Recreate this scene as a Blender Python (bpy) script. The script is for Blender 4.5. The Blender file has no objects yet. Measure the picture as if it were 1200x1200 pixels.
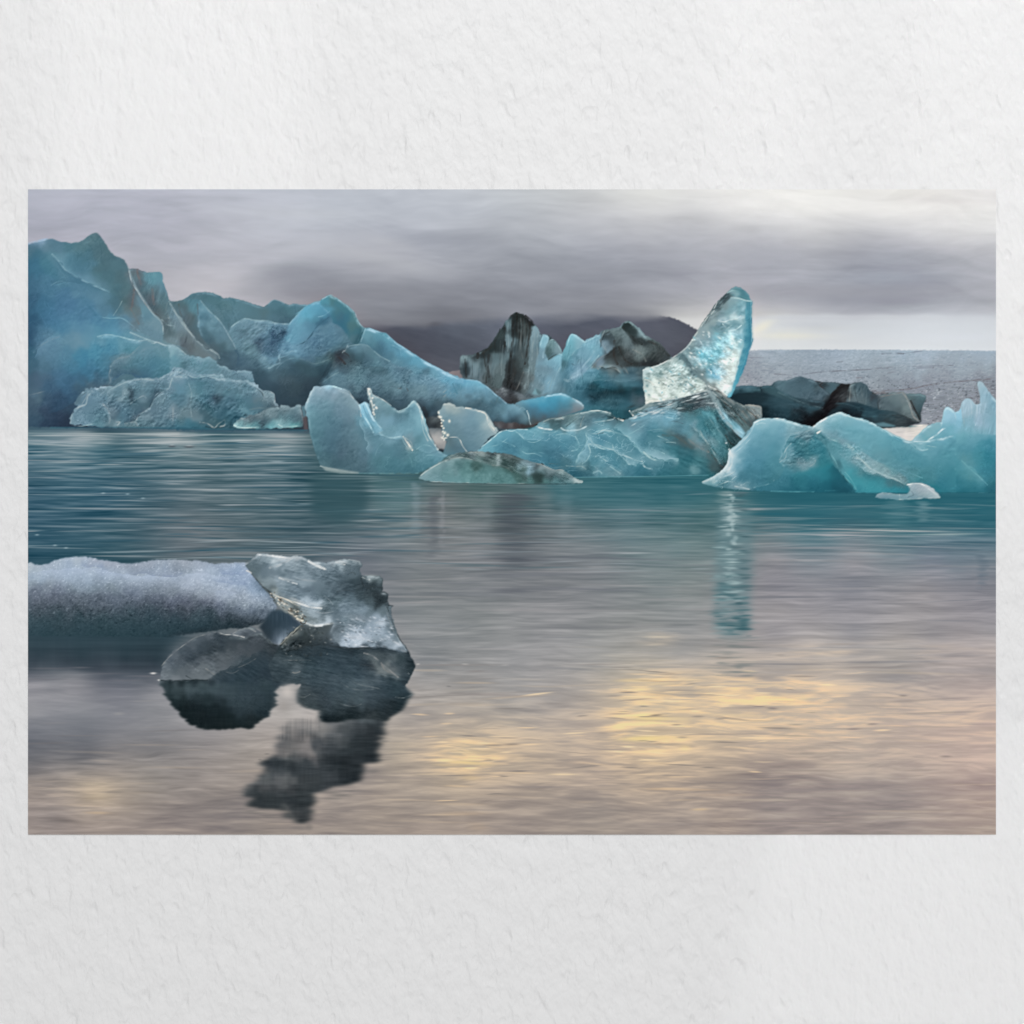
import bpy, math
import numpy as np

scene = bpy.context.scene
R = math.radians
U = 0.9 / 1134                      # metres per pixel of the 1200 px photograph: the print is 90 x 60 cm
CZ = 1.50                           # height of the print's centre

# ---------------------------------------------------------------- camera
cd = bpy.data.cameras.new('camera'); cam = bpy.data.objects.new('camera', cd)
scene.collection.objects.link(cam); scene.camera = cam
DIST = 2.4
cam.location = (0, -DIST, CZ); cam.rotation_euler = (R(90), 0, 0)
cd.sensor_width = 36; cd.lens = 36 * DIST / (1200 * U); cd.clip_start = 0.05; cd.clip_end = 60

# ---------------------------------------------------------------- light: a bright, even room, a soft window high on the left
w = bpy.data.worlds.new('World'); scene.world = w; w.use_nodes = True
bg = w.node_tree.nodes['Background']; bg.inputs[0].default_value = (1.0, 1.0, 1.0, 1); bg.inputs[1].default_value = 0.675

def aim(o, t):
    from mathutils import Vector
    o.rotation_euler = (Vector(t) - o.location).to_track_quat('-Z', 'Y').to_euler()

def area(name, loc, target, size, sy, power, col=(1, 1, 1)):
    l = bpy.data.lights.new(name, 'AREA'); l.shape = 'RECTANGLE'; l.size = size; l.size_y = sy; l.energy = power; l.color = col
    o = bpy.data.objects.new(name, l); scene.collection.objects.link(o); o.location = loc; aim(o, target); return o

area('window_light', (0.7, -2.2, 4.15), (0.0, 0.0, 1.45), 0.9, 0.5, 50)

def beam(x, y, rx, ry, tilt, power):
    """a soft-edged patch of window light on the wall, centred at a pixel of the photograph; it comes from well behind the camera"""
    l = bpy.data.lights.new('window_beam', 'AREA'); l.shape = 'RECTANGLE'; l.size = 2 * rx * U; l.size_y = 2 * ry * U
    l.energy = power * rx * ry / 6e4; l.spread = R(1.6)
    o = bpy.data.objects.new('window_beam', l); scene.collection.objects.link(o)
    o.location = ((x - 600) * U, -2.9, CZ + (600 - y) * U); o.rotation_euler = (R(90), R(tilt), 0)
BEAM = 0.033
beam(212, 40, 150, 420, 3, BEAM)
beam(893, 40, 56, 420, 3, BEAM * .8)
beam(1150, 60, 80, 560, 3, BEAM * .8)
beam(1110, 1140, 240, 300, 10, BEAM)

scene.view_settings.view_transform = 'Standard'; scene.view_settings.look = 'None'
scene.view_settings.exposure = 0; scene.view_settings.gamma = 1; scene.view_settings.use_curve_mapping = False
LIGHT_Y, LIGHT_V = (0.0, 0.5, 1.0), (0.985, 0.935, 0.89)  # how the room light falls off down the print

# ---------------------------------------------------------------- helpers
def material(name):
    m = bpy.data.materials.new(name); m.use_nodes = True
    return m, m.node_tree.nodes, m.node_tree.links, m.node_tree.nodes['Principled BSDF']

def obj(name, mesh, mat, parent=None):
    o = bpy.data.objects.new(name, mesh); scene.collection.objects.link(o); mesh.materials.append(mat)
    if parent: o.parent = parent
    return o

# ---------------------------------------------------------------- the plastered wall
m, N, L, P = material('white_plaster')
P.inputs['Base Color'].default_value = (0.83, 0.83, 0.833, 1); P.inputs['Roughness'].default_value = 0.9; P.inputs['Specular IOR Level'].default_value = 0.1
tc = N.new('ShaderNodeTexCoord')
def noise(scale, sx, sz, rot, detail=3, rough=0.5):
    mp = N.new('ShaderNodeMapping'); mp.inputs['Rotation'].default_value = (0, R(rot), 0); mp.inputs['Scale'].default_value = (sx, 1, sz)
    n = N.new('ShaderNodeTexNoise'); n.inputs['Scale'].default_value = scale; n.inputs['Detail'].default_value = detail; n.inputs['Roughness'].default_value = rough
    L.new(tc.outputs['Object'], mp.inputs['Vector']); L.new(mp.outputs[0], n.inputs['Vector']); return n.outputs['Fac']
def math_(op, a, b):
    n = N.new('ShaderNodeMath'); n.operation = op
    for i, v in enumerate((a, b)):
        if isinstance(v, (int, float)): n.inputs[i].default_value = v
        else: L.new(v, n.inputs[i])
    return n.outputs[0]
n1 = noise(72, 1.0, 0.55, -40, 3, 0.48); n2 = noise(150, 1.0, 0.7, -30, 1, 0.5); n3 = noise(18, 1, 1, 0, 2, 0.5)
pits = N.new('ShaderNodeValToRGB'); pits.color_ramp.elements[0].position = 0.24; pits.color_ramp.elements[1].position = 0.44
L.new(noise(95, 1.0, 0.5, -38, 1, 0.5), pits.inputs[0])
h = math_('ADD', math_('ADD', math_('MULTIPLY', n1, 0.95), math_('MULTIPLY', n2, 0.22)), math_('ADD', math_('MULTIPLY', n3, 0.5), math_('MULTIPLY', pits.outputs[0], 0.24)))
bp_ = N.new('ShaderNodeBump'); bp_.inputs['Strength'].default_value = 1.0; bp_.inputs['Distance'].default_value = 0.0034
L.new(h, bp_.inputs['Height']); L.new(bp_.outputs[0], P.inputs['Normal'])
me = bpy.data.meshes.new('wall')
me.from_pydata([(-3, 0, 0), (3, 0, 0), (3, 0, 4), (-3, 0, 4), (-3, .1, 0), (3, .1, 0), (3, .1, 4), (-3, .1, 4)], [],
               [(0, 1, 2, 3), (5, 4, 7, 6), (4, 0, 3, 7), (1, 5, 6, 2), (3, 2, 6, 7), (4, 5, 1, 0)])
wall = obj('wall', me, m); wall['kind'] = 'structure'

# ---------------------------------------------------------------- the printed picture: a small painting kit
# The print's ink is worked out with numpy, in sRGB 0..255, on a grid one vertex per printed dot.
import math
PX, PY, PW, PH = 33.0, 222.0, 1134, 756          # the print's corner and size, in the pixels of a 1200 px square
INK = np.zeros((PH, PW, 3), np.float32)
GX, GY = np.meshgrid(PX + np.arange(PW) + 0.5, PY + np.arange(PH) + 0.5)
GX = GX.astype(np.float32); GY = GY.astype(np.float32)

def z(ox, oy, *v, s=6.0):
    """flat list x,y,x,y.. measured in an enlargement -> points"""
    return [(ox + v[i] / s, oy + v[i + 1] / s) for i in range(0, len(v), 2)]

TONE = [1.0, 0.0]                                # ink strength of the passage being painted
def tone(k, w): TONE[0], TONE[1] = k, w

def cal(c):
    if c is None: return None
    r, g, b = [float(v) for v in c]; k, w = TONE
    L = .3 * r + .59 * g + .11 * b
    k = 1 - (1 - k) * float(np.interp(L, [0, 60, 140, 185, 225], [1, 1, 1, .55, .1]))
    d = max(0.0, r - .64 * b) * w * float(np.interp(L, [90, 160, 220], [1, .6, .1]))
    t = .011 * float(np.clip((b - r - 10) / 25, 0, 1)) * (w > 0)
    return (max(0, (r - d) * k), (g - d * .15) * k * (1 - t), (b + d * .25) * k * (1 + t * .8))

def zc(ox, oy, *rows, s=6.0):
    """(x, y, r, g, b) rows measured in an enlargement"""
    return [(ox + r[0] / s, oy + r[1] / s) + cal(r[2:5]) for r in rows]

def smooth(pts, n=4, closed=False):
    P = np.array(pts, float); m = len(P); out = []
    rng_ = range(m) if closed else range(m - 1)
    for i in rng_:
        p0, p1, p2, p3 = (P[(i - 1) % m], P[i], P[(i + 1) % m], P[(i + 2) % m]) if closed else \
                         (P[max(i - 1, 0)], P[i], P[i + 1], P[min(i + 2, m - 1)])
        for k in range(n):
            t = k / n
            out.append(0.5 * (2 * p1 + (p2 - p0) * t + (2 * p0 - 5 * p1 + 4 * p2 - p3) * t * t
                              + (3 * p1 - p0 - 3 * p2 + p3) * t ** 3))
    if not closed: out.append(P[-1])
    return [tuple(q) for q in out]

def jag(pts, amp=0.6, seed=0, step=2.0, closed=True):
    r = np.random.RandomState(seed); P = [np.array(p, float) for p in pts]; out = []
    m = len(P)
    for i in range(m if closed else m - 1):
        a, b = P[i], P[(i + 1) % m]; d = b - a; L = float(np.hypot(*d)); k = max(1, int(L / step))
        nrm = np.array([-d[1], d[0]]) / (L + 1e-6)
        for j in range(k):
            out.append(a + d * j / k + (nrm * r.normal(0, amp) if j else 0))
    if not closed: out.append(P[-1])
    return [tuple(q) for q in out]

def clipbox(x0, y0, x1, y1, pad=0):
    i0 = int(max(0, np.floor(x0 - PX - pad))); i1 = int(min(PW, np.ceil(x1 - PX + pad) + 1))
    j0 = int(max(0, np.floor(y0 - PY - pad))); j1 = int(min(PH, np.ceil(y1 - PY + pad) + 1))
    return i0, j0, max(i1, i0 + 1), max(j1, j0 + 1)

def bbox(pts, pad=0):
    P = np.array(pts); return clipbox(P[:, 0].min(), P[:, 1].min(), P[:, 0].max(), P[:, 1].max(), pad)

def fill(pts, box, ss=3):
    i0, j0, i1, j1 = box; P = np.array(pts, float)
    x = P[:, 0] - PX - i0; y = P[:, 1] - PY - j0
    x2 = np.roll(x, -1); y2 = np.roll(y, -1)
    w, h = i1 - i0, j1 - j0
    acc = np.zeros((h, w), np.float32); sx = (np.arange(w * ss) + 0.5) / ss
    for r in range(h * ss):
        yy = (r + 0.5) / ss
        c = ((y <= yy) & (y2 > yy)) | ((y2 <= yy) & (y > yy))
        if not c.any(): continue
        xs = np.sort(x[c] + (yy - y[c]) / (y2[c] - y[c]) * (x2[c] - x[c]))
        ins = (np.searchsorted(xs, sx) % 2).astype(np.float32)
        acc[r // ss] += ins.reshape(w, ss).sum(1)
    return acc / (ss * ss)

def box1(a, r, ax):
    if r < 1: return a
    p = [(0, 0)] * a.ndim; p[ax] = (r + 1, r)
    c = np.cumsum(np.pad(a, p, mode='edge'), axis=ax, dtype=np.float64)
    n = a.shape[ax]
    hi = np.take(c, range(2 * r + 1, 2 * r + 1 + n), ax); lo = np.take(c, range(0, n), ax)
    return ((hi - lo) / (2 * r + 1)).astype(np.float32)

def blur(a, sx, sy=None):
    sy = sx if sy is None else sy
    for ax, s in ((1, sx), (0, sy)):
        if s <= 0: continue
        if s < 1.2:                                   # short kernel
            k = np.exp(-0.5 * (np.arange(-3, 4) / s) ** 2); k /= k.sum()
            p = [(0, 0)] * a.ndim; p[ax] = (3, 3); b = np.pad(a, p, mode='edge'); n = a.shape[ax]
            a = sum(k[q] * np.take(b, range(q, q + n), ax) for q in range(7)).astype(np.float32)
        else:
            r = max(1, int(round((np.sqrt(4 * s * s + 1) - 1) / 2)))
            for _ in range(3): a = box1(a, r, ax)
    return a

def vnoise(box, sx, sy, seed, octv=3, ang=0.0, gain=0.55, bend=0.0, bw=(60, 16)):
    i0, j0, i1, j1 = box
    X = GX[j0:j1, i0:i1]; Y = GY[j0:j1, i0:i1]
    c, s = np.cos(np.radians(ang)), np.sin(np.radians(ang))
    if bend: Y = Y + bend * vnoise(box, bw[0], bw[1], seed + 400, 2)
    U = (X * c + Y * s); V = (-X * s + Y * c)
    out = np.zeros(X.shape, np.float32); a = 1.0; tot = 0.0
    for o in range(octv):
        r = np.random.RandomState(seed * 31 + o * 7 + 1)
        N = 256; T = r.uniform(-1, 1, (N, N)).astype(np.float32)
        u = U / (sx / 2 ** o) + 500.37; v = V / (sy / 2 ** o) + 500.71
        iu = np.floor(u).astype(int); iv = np.floor(v).astype(int)
        fu = u - iu; fv = v - iv
        fu = fu * fu * fu * (fu * (fu * 6 - 15) + 10); fv = fv * fv * fv * (fv * (fv * 6 - 15) + 10)
        iu %= N; iv %= N; ju = (iu + 1) % N; jv = (iv + 1) % N
        n = (T[iv, iu] * (1 - fu) + T[iv, ju] * fu) * (1 - fv) + (T[jv, iu] * (1 - fu) + T[jv, ju] * fu) * fv
        out += a * n; tot += a * a; a *= gain
    return out / np.sqrt(tot) * 1.8

def relief(box, sx, sy, seed, octv=4, ang=0.0, light=(-0.5, -0.85), ridged=False, gain=0.6):
    """a lumpy surface seen under a raking light: zero mean, unit spread"""
    n = vnoise(box, sx, sy, seed, octv, ang, gain)
    if ridged: n = -np.abs(n)
    gy, gx = np.gradient(n)
    s = gx * -light[0] * -1 + gy * -light[1] * -1
    return (s - s.mean()) / (s.std() + 1e-6)

def field(cps, box, warp=0, seed=3, wscale=14, facet=0.0, fblur=1.5, q=2):
    """smooth colour field through the control points (r-kernel), looked up through a wavy warp"""
    i0, j0, i1, j1 = box; C = np.array(cps, float); n = len(C)
    P = C[:, :2]; K = np.hypot(P[:, None, 0] - P[None, :, 0], P[:, None, 1] - P[None, :, 1])
    A = np.zeros((n + 1, n + 1)); A[:n, :n] = -K + np.eye(n) * 1.0; A[:n, n] = A[n, :n] = 1
    R = np.zeros((n + 1, 3)); R[:n] = C[:, 2:5]
    Wt = np.linalg.lstsq(A, R, rcond=None)[0]
    X = GX[j0:j1:q, i0:i1:q]; Y = GY[j0:j1:q, i0:i1:q]
    if warp:
        X = X + warp * vnoise(box, wscale, wscale, seed, 3)[::q, ::q]
        Y = Y + warp * vnoise(box, wscale, wscale, seed + 50, 3)[::q, ::q]
    out = np.zeros(X.shape + (3,)) + Wt[n]
    best = np.full(X.shape, 1e9); near = np.zeros(X.shape, int)
    for k in range(n):
        d = np.hypot(X - P[k, 0], Y - P[k, 1])
        out += -d[..., None] * Wt[k]
        m = d < best; near[m] = k; best[m] = d[m]
    lo = C[:, 2:5].min(0); hi = C[:, 2:5].max(0)
    out = np.clip(out, lo, hi)
    if facet:
        out = out * (1 - facet) + blur(C[near, 2:5].astype(np.float32), fblur / q) * facet
    big = np.repeat(np.repeat(out, q, 0), q, 1)[:j1 - j0, :i1 - i0].astype(np.float32)
    return blur(big, 0.9) if q > 1 else big

def put(box, col, m):
    i0, j0, i1, j1 = box
    a = INK[j0:j1, i0:i1]; m = m[..., None]
    INK[j0:j1, i0:i1] = a * (1 - m) + np.asarray(col, np.float32) * m

def tint(box, d, m):
    """add d (scalar field or colour) where m"""
    i0, j0, i1, j1 = box
    d = np.asarray(d, np.float32)
    if d.ndim == 2: d = d[..., None]
    INK[j0:j1, i0:i1] = np.clip(INK[j0:j1, i0:i1] + d * m[..., None], 0, 255)

TEX = 0.35
def inside(pts, x, y):
    c = False; n = len(pts)
    for i in range(n):
        (x1, y1), (x2, y2) = pts[i], pts[(i + 1) % n]
        if (y1 > y) != (y2 > y) and x < x1 + (y - y1) / (y2 - y1) * (x2 - x1): c = not c
    return c

def layer(pts, cps, rim=None, jagamp=0.4, seed=0, soft=0.7, warp=2.0, wscale=9, facet=0.45, tex=(), alpha=1.0, clip=None):
    """one face of a berg: only the colours found inside its own outline, so that its edges stay crisp"""
    own = [c for c in cps if inside(pts, c[0], c[1])]
    if len(own) < 2: return
    q = jag(pts, jagamp, seed); box = bbox(q, 6); m = blur(fill(q, box), soft)
    if clip is not None:
        cb = blur(fill(clip, box), 0.6); m = m * cb
    col = field(own, box, warp, seed + 5, wscale, facet, 1.2)
    for t in tex:
        d = relief(box, t[1], t[2], seed + 9, 2, t[3]) if len(t) < 5 else vnoise(box, t[1], t[2], seed + 9, 3, t[3])
        col = col + t[0] * np.clip(d, -2.2, 2.2)[..., None] * np.clip(0.6 + 0.6 * vnoise(box, 22, 18, seed + 13, 2), 0, 1.4)[..., None]
    put(box, np.clip(col, 0, 255), m * alpha)
    if rim:
        c, w, a, dx, dy = rim
        e = blur(np.clip(m - np.roll(np.roll(m, dy, 0), dx, 1), 0, 1), w) * m
        e = np.clip(e * (0.6 + 0.7 * vnoise(box, 11, 9, seed + 77, 3)), 0, 1) * a
        put(box, cal(c), e)

def region(pts, cps, tex=(), jagamp=0.5, seed=0, soft=0.6, warp=3, wscale=12, facet=0.25, rim=None, fblur=1.5, alpha=1.0, sm=0):
    if sm: pts = smooth(pts, sm, True)
    if jagamp: pts = jag(pts, jagamp, seed)
    box = bbox(pts, 6)
    m = fill(pts, box)
    if soft: m = blur(m, soft)
    col = field(cps, box, warp, seed + 5, wscale, facet, fblur)
    for t in tex:
        amp, sx, sy, ang = t[:4]; k = t[4] if len(t) > 4 else 'r'
        sd = seed + int(sx * 13 + sy * 7) + 1
        if k == 'r': d = relief(box, sx, sy, sd, 2, ang)
        elif k == 'k': d = relief(box, sx, sy, sd, 4, ang, ridged=True)
        else: d = vnoise(box, sx, sy, sd, 4, ang)
        d = d * np.clip(0.55 + 0.6 * vnoise(box, 34, 26, sd + 3, 2), 0.1, 1.5)
        col = col + TEX * amp * np.clip(d, -2.5, 2.5)[..., None]
    put(box, np.clip(col, 0, 255), m * alpha)
    if rim:
        c, w, a, dx, dy = rim
        mb = np.roll(np.roll(m, dy, 0), dx, 1)
        e = blur(np.clip(m - mb, 0, 1), w) * m
        e = np.clip(e * (0.6 + 0.7 * vnoise(box, 11, 9, seed + 77, 3)), 0, 1) * a
        put(box, cal(c), e)
    return box, m

def facet(pts, c, a=0.6, soft=1.5, seed=None, jagamp=0.0, m2=None):
    if jagamp: pts = jag(pts, jagamp, seed or 1)
    box = bbox(pts, soft * 3 + 3); m = blur(fill(pts, box), soft) * a
    put(box, c, m)

def stroke(pts, w, c, a=0.8, soft=1.0, sm=4, wob=0.0, seed=1, brk=0.0):
    """a line that swells and thins: w is one width or a width per point"""
    n0 = len(pts); ws = np.full(n0, w, float) if np.isscalar(w) else np.array(w, float)
    if sm and n0 > 2:
        t = np.linspace(0, n0 - 1, (n0 - 1) * sm + 1); pts = smooth(pts, sm); ws = np.interp(t, np.arange(n0), ws)
    if wob:
        r = np.random.RandomState(seed); P = np.array(pts)
        P = P + r.normal(0, wob, P.shape); pts = [tuple(p) for p in P]
    box = bbox(pts, float(ws.max()) + soft + 3); i0, j0, i1, j1 = box
    X = GX[j0:j1, i0:i1]; Y = GY[j0:j1, i0:i1]; M = np.zeros(X.shape, np.float32)
    for k in range(len(pts) - 1):
        (ax, ay), (bx, by) = pts[k], pts[k + 1]
        dx, dy = bx - ax, by - ay; L2 = dx * dx + dy * dy + 1e-9
        t = np.clip(((X - ax) * dx + (Y - ay) * dy) / L2, 0, 1)
        d = np.hypot(X - ax - t * dx, Y - ay - t * dy)
        wd = ws[k] + (ws[k + 1] - ws[k]) * t
        M = np.maximum(M, np.clip(0.5 + (wd * 0.5 - d) / soft, 0, 1) * np.clip(wd / 0.8, 0, 1))
    if brk: M = M * np.clip(0.6 + brk * vnoise(box, 6, 6, seed + 9, 2), 0, 1)
    put(box, c, M * a)

def dab(x, y, rx, ry, c, a=0.6, ang=0, hard=1.0):
    R = max(rx, ry) * 2.2; box = clipbox(x - R, y - R, x + R, y + R); i0, j0, i1, j1 = box
    X = GX[j0:j1, i0:i1] - x; Y = GY[j0:j1, i0:i1] - y
    co, s = np.cos(np.radians(ang)), np.sin(np.radians(ang))
    r2 = ((X * co + Y * s) / rx) ** 2 + ((-X * s + Y * co) / ry) ** 2
    put(box, c, np.exp(-r2 ** hard) * a)

def dabs(ox, oy, *rows, s=6.0):
    """rows (x, y, rx, ry, angle, (r,g,b), alpha) in an enlargement"""
    for r in rows: dab(ox + r[0] / s, oy + r[1] / s, r[2] / s, r[3] / s, cal(r[5]), r[6], r[4])

def strokes(ox, oy, *rows, s=6.0, soft=1.2, wob=0.0):
    """rows (width, (r,g,b), alpha, x, y, x, y, ...) in an enlargement; widths in print dots: a core that thins at its ends in a wide faint halo"""
    for k, r in enumerate(rows):
        if TONE[1] and sum(r[1]) < 450: g_ = sum(r[1]) / 3; r = (r[0], (min(r[1][0], g_ * .95), r[1][1], max(r[1][2], g_ * 1.03)), r[2] * .8) + tuple(r[3:])
        P_ = smooth(z(ox, oy, *r[3:], s=s), 5); n = len(P_); t = np.linspace(0, 1, n)
        prof = np.clip(np.minimum(t, 1 - t) * 5, 0.25, 1)
        stroke(P_, r[0] * 2.6 * prof, cal(r[1]), r[2] * 0.26, 3.0, 0, brk=0.3)
        stroke(P_, r[0] * prof, cal(r[1]), r[2] * 0.36, soft, 0, 0.35, k + 1, brk=0.8)

def ridge(ox, oy, *rows, s=6.0):
    """rows (left colour, left reach, right colour, right reach, alpha, x, y, ...): a crease lit on one side and dim on the other.
    left and right are as seen walking along the line; reach in print dots; a colour may be None"""
    for k, r in enumerate(rows):
        cl, wl, cr, wr, a = cal(r[0]), r[1], cal(r[2]), r[3], r[4]
        P_ = np.array(smooth(z(ox, oy, *r[5:], s=s), 4)); n = len(P_)
        box = bbox(P_, max(wl, wr) * 2.5 + 3); i0, j0, i1, j1 = box
        X = GX[j0:j1, i0:i1] + 1.0 * vnoise(box, 7, 7, k + 5, 2); Y = GY[j0:j1, i0:i1] + 1.0 * vnoise(box, 7, 7, k + 25, 2)
        best = np.full(X.shape, 1e9, np.float32); side = np.zeros(X.shape, np.float32); tt = np.zeros(X.shape, np.float32)
        for q in range(n - 1):
            ax, ay = P_[q]; dx, dy = P_[q + 1] - P_[q]; L2 = dx * dx + dy * dy + 1e-9
            t = np.clip(((X - ax) * dx + (Y - ay) * dy) / L2, 0, 1)
            d = np.hypot(X - ax - t * dx, Y - ay - t * dy); cr_ = dx * (Y - ay) - dy * (X - ax)
            m = d < best; best[m] = d[m]; side[m] = cr_[m]; tt[m] = ((q + t) / (n - 1))[m]
        end = np.clip(np.minimum(tt, 1 - tt) * 6, 0, 1)
        for c_, w_, sg in ((cl, wl, -1), (cr, wr, 1)):
            if c_ is None: continue
            m = np.exp(-best / w_) * np.clip(side * sg / 3.0 + 0.35, 0, 1) * end * a
            put(box, c_, np.clip(m, 0, 1))

def dabs(ox, oy, *rows, s=6.0):
    """rows (x, y, rx, ry, angle, (r,g,b), alpha) in an enlargement"""
    for r in rows: dab(ox + r[0] / s, oy + r[1] / s, r[2] / s, r[3] / s, cal(r[5]), r[6], r[4])

def strokes(ox, oy, *rows, s=6.0, soft=0.9, wob=0.0):
    """rows (width, (r,g,b), alpha, x, y, x, y, ...) in an enlargement; widths in print dots"""
    for k, r in enumerate(rows):
        stroke(z(ox, oy, *r[3:], s=s), r[0], r[1], r[2], soft, wob=wob, seed=k + 1, brk=0.35)

def veins(pts, c, a, sx, sy, seed, width=0.1, ang=0, soft=4, m=None):
    """a lace of thin bright lines inside clear ice"""
    box = bbox(pts, 8)
    n = vnoise(box, sx, sy, seed, 3, ang, 0.45) ; d = np.hypot(*np.gradient(n)) + 1e-3
    e = np.exp(-(n / (width * (d / d.mean() + .4))) ** 2) * np.clip(0.45 + 0.8 * vnoise(box, sx * 1.5, sy * 1.5, seed + 3, 2), 0, 1)
    put(box, cal(c), e * blur(fill(pts, box), soft) * a)

def grit(pts, amp, sx, sy, ang, seed, soft=3, patch=24):
    """fine pits, ledges and hairline cracks: thin bright and dark ridged lines over a little rubble"""
    box = bbox(pts, 6)
    n = vnoise(box, sx, sy, seed, 2, ang, .5, bend=1.5, bw=(14, 14)); n2 = vnoise(box, sx * .85, sy * .85, seed + 1, 2, ang + 14, .5)
    d = np.clip(1 - np.abs(n) * 3.2, 0, 1) - np.clip(1 - np.abs(n2) * 3.2, 0, 1) * 1.1 + .16 * relief(box, 5, 4, seed + 2, 2, ang)
    tint(box, d * amp * np.clip(.55 + .7 * vnoise(box, patch, patch, seed + 4, 2), 0, 1.6), blur(fill(pts, box), soft))
# ---------------------------------------------------------------- sky, hills and glacier in the picture
ALL = (0, 0, PW, PH)
SKY = [(33,225,172,176,190),(120,228,172,175,188),(250,228,180,184,195),(350,225,190,195,206),(430,226,186,192,202),(560,225,184,189,197),
 (650,225,196,200,203),(760,225,216,217,213),(880,225,232,231,228),(1000,225,235,234,230),(1080,226,228,225,221),(1160,225,219,217,217),
 (60,255,170,172,186),(180,255,174,176,189),(300,250,180,184,195),(400,250,182,188,198),(500,250,170,175,185),(600,245,180,185,191),(680,255,188,190,195),
 (760,250,206,206,207),(850,248,218,217,216),(950,242,234,233,230),(1050,250,232,231,229),(1160,248,232,232,229),
 (140,285,166,169,180),(220,285,174,176,187),(300,280,182,185,195),(350,285,184,187,197),(420,280,163,167,178),(480,285,160,164,175),(560,282,166,170,179),
 (650,280,170,174,182),(720,280,170,173,182),(800,278,168,171,180),(880,272,184,186,191),(960,268,200,201,203),(1060,272,196,197,201),(1160,278,208,208,210),
 (150,310,166,169,179),(220,320,178,179,187),(260,335,180,180,187),(310,345,168,169,177),(300,305,178,180,189),(345,320,146,149,158),(400,310,158,161,171),
 (440,300,172,174,182),(500,315,157,161,170),(600,310,152,156,165),(700,310,152,156,166),(800,300,160,163,173),(900,292,165,167,177),(1000,290,160,162,172),
 (1060,295,158,161,171),(1160,300,172,174,182),
 (400,340,136,139,148),(450,350,138,141,150),(500,345,142,145,154),(600,345,137,141,150),(700,340,140,144,153),(770,345,150,152,160),(820,330,160,162,171),
 (920,325,164,167,176),(1000,330,154,158,168),(1040,328,150,155,166),(1100,330,158,161,170),(1160,330,164,166,174),
 (420,372,128,131,139),(480,372,124,127,135),(520,372,108,110,118),(560,362,134,137,146),(640,360,136,139,148),(700,362,132,134,142),(760,364,135,137,144),(800,365,172,173,176),
 (900,352,156,157,166),(1000,355,152,153,163),(1060,352,150,152,162),(1160,355,162,163,171),
 (800,374,205,205,202),(820,378,205,206,205),(890,368,176,178,184),(960,368,190,193,199),(1040,367,196,200,206),(1160,370,180,183,190),
 (895,382,216,215,203),(930,377,190,192,197),(990,382,206,210,216),(1080,382,205,211,218),(1160,380,198,204,212),
 (890,393,222,220,204),(940,394,222,220,208),(990,392,210,212,213),(1060,393,210,215,221),(1160,393,206,212,218),
 (890,405,206,211,214),(960,405,206,211,215),(1060,404,208,214,219),(1160,404,208,213,219)]
sb = clipbox(33, 222, 1167, 420)
c = field(SKY, sb, 6, 2, 60, 0.0)
c = blur(c, 24, 3.0)
g_ = c.mean(-1, keepdims=True); c = g_ + (c - g_) * 0.92
c = c + (vnoise(sb, 200, 18, 4, 4, 3, bend=8, bw=(140, 60)) * 3.0 + vnoise(sb, 90, 10, 9, 3, -4, bend=6, bw=(90, 40)) * 1.6)[..., None]
put(sb, c, np.ones(c.shape[:2], np.float32))
for (x, y, rx, ry, ang, cc, a) in [(445,296,70,9,12,(178,180,188),.5),(330,262,60,10,-8,(190,194,203),.35),(540,254,70,8,3,(168,173,182),.4),
    (700,262,60,9,4,(196,198,203),.35),(360,330,45,14,-6,(140,143,152),.45),(240,322,50,14,-4,(184,183,190),.4),(620,330,120,8,1,(144,147,156),.3),
    (1040,352,110,6,0,(148,150,160),.5),(1045,328,60,9,0,(148,154,166),.35),(1110,236,50,4,2,(216,213,212),.55),(960,262,70,5,0,(206,206,208),.4),
    (1000,243,110,7,0,(237,236,233),.5),(920,390,40,4,-4,(230,226,205),.55),(893,381,14,5,-28,(230,226,205),.6),(945,380,30,3,0,(186,188,194),.5)]:
    dab(x, y, rx, ry, cc, a, ang)

cn = vnoise(sb, 120, 26, 14, 4, 4, .6, bend=6, bw=(80, 40)); cn2 = vnoise(sb, 50, 14, 15, 3, -3, .6, bend=4)
tint(sb, cn * 3.4 + cn2 * 1.5, np.ones(cn.shape, np.float32) * np.clip((400 - GY[sb[1]:sb[3], sb[0]:sb[2]]) / 60, .2, 1))
for (x, y, rx, ry, ang, cc, a_) in [(380,297,60,10,-4,(188,190,197),.45),(470,318,80,9,6,(172,174,181),.35),(340,250,90,8,2,(192,196,202),.35),(420,345,90,8,0,(136,138,146),.5),(640,345,120,9,0,(137,139,147),.45),(610,262,70,8,3,(178,181,187),.3),(880,300,80,10,0,(158,160,168),.4),
    (985,341,150,9,0,(152,153,161),.55),(960,372,90,3,0,(196,199,204),.45),(1040,388,110,8,0,(206,212,218),.6),(940,386,60,3,-2,(226,224,210),.55),(1080,372,90,3,0,(196,200,206),.5),(700,318,90,8,0,(150,153,161),.4)]:
    dab(x, y, rx, ry, cc, a_, ang)

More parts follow.
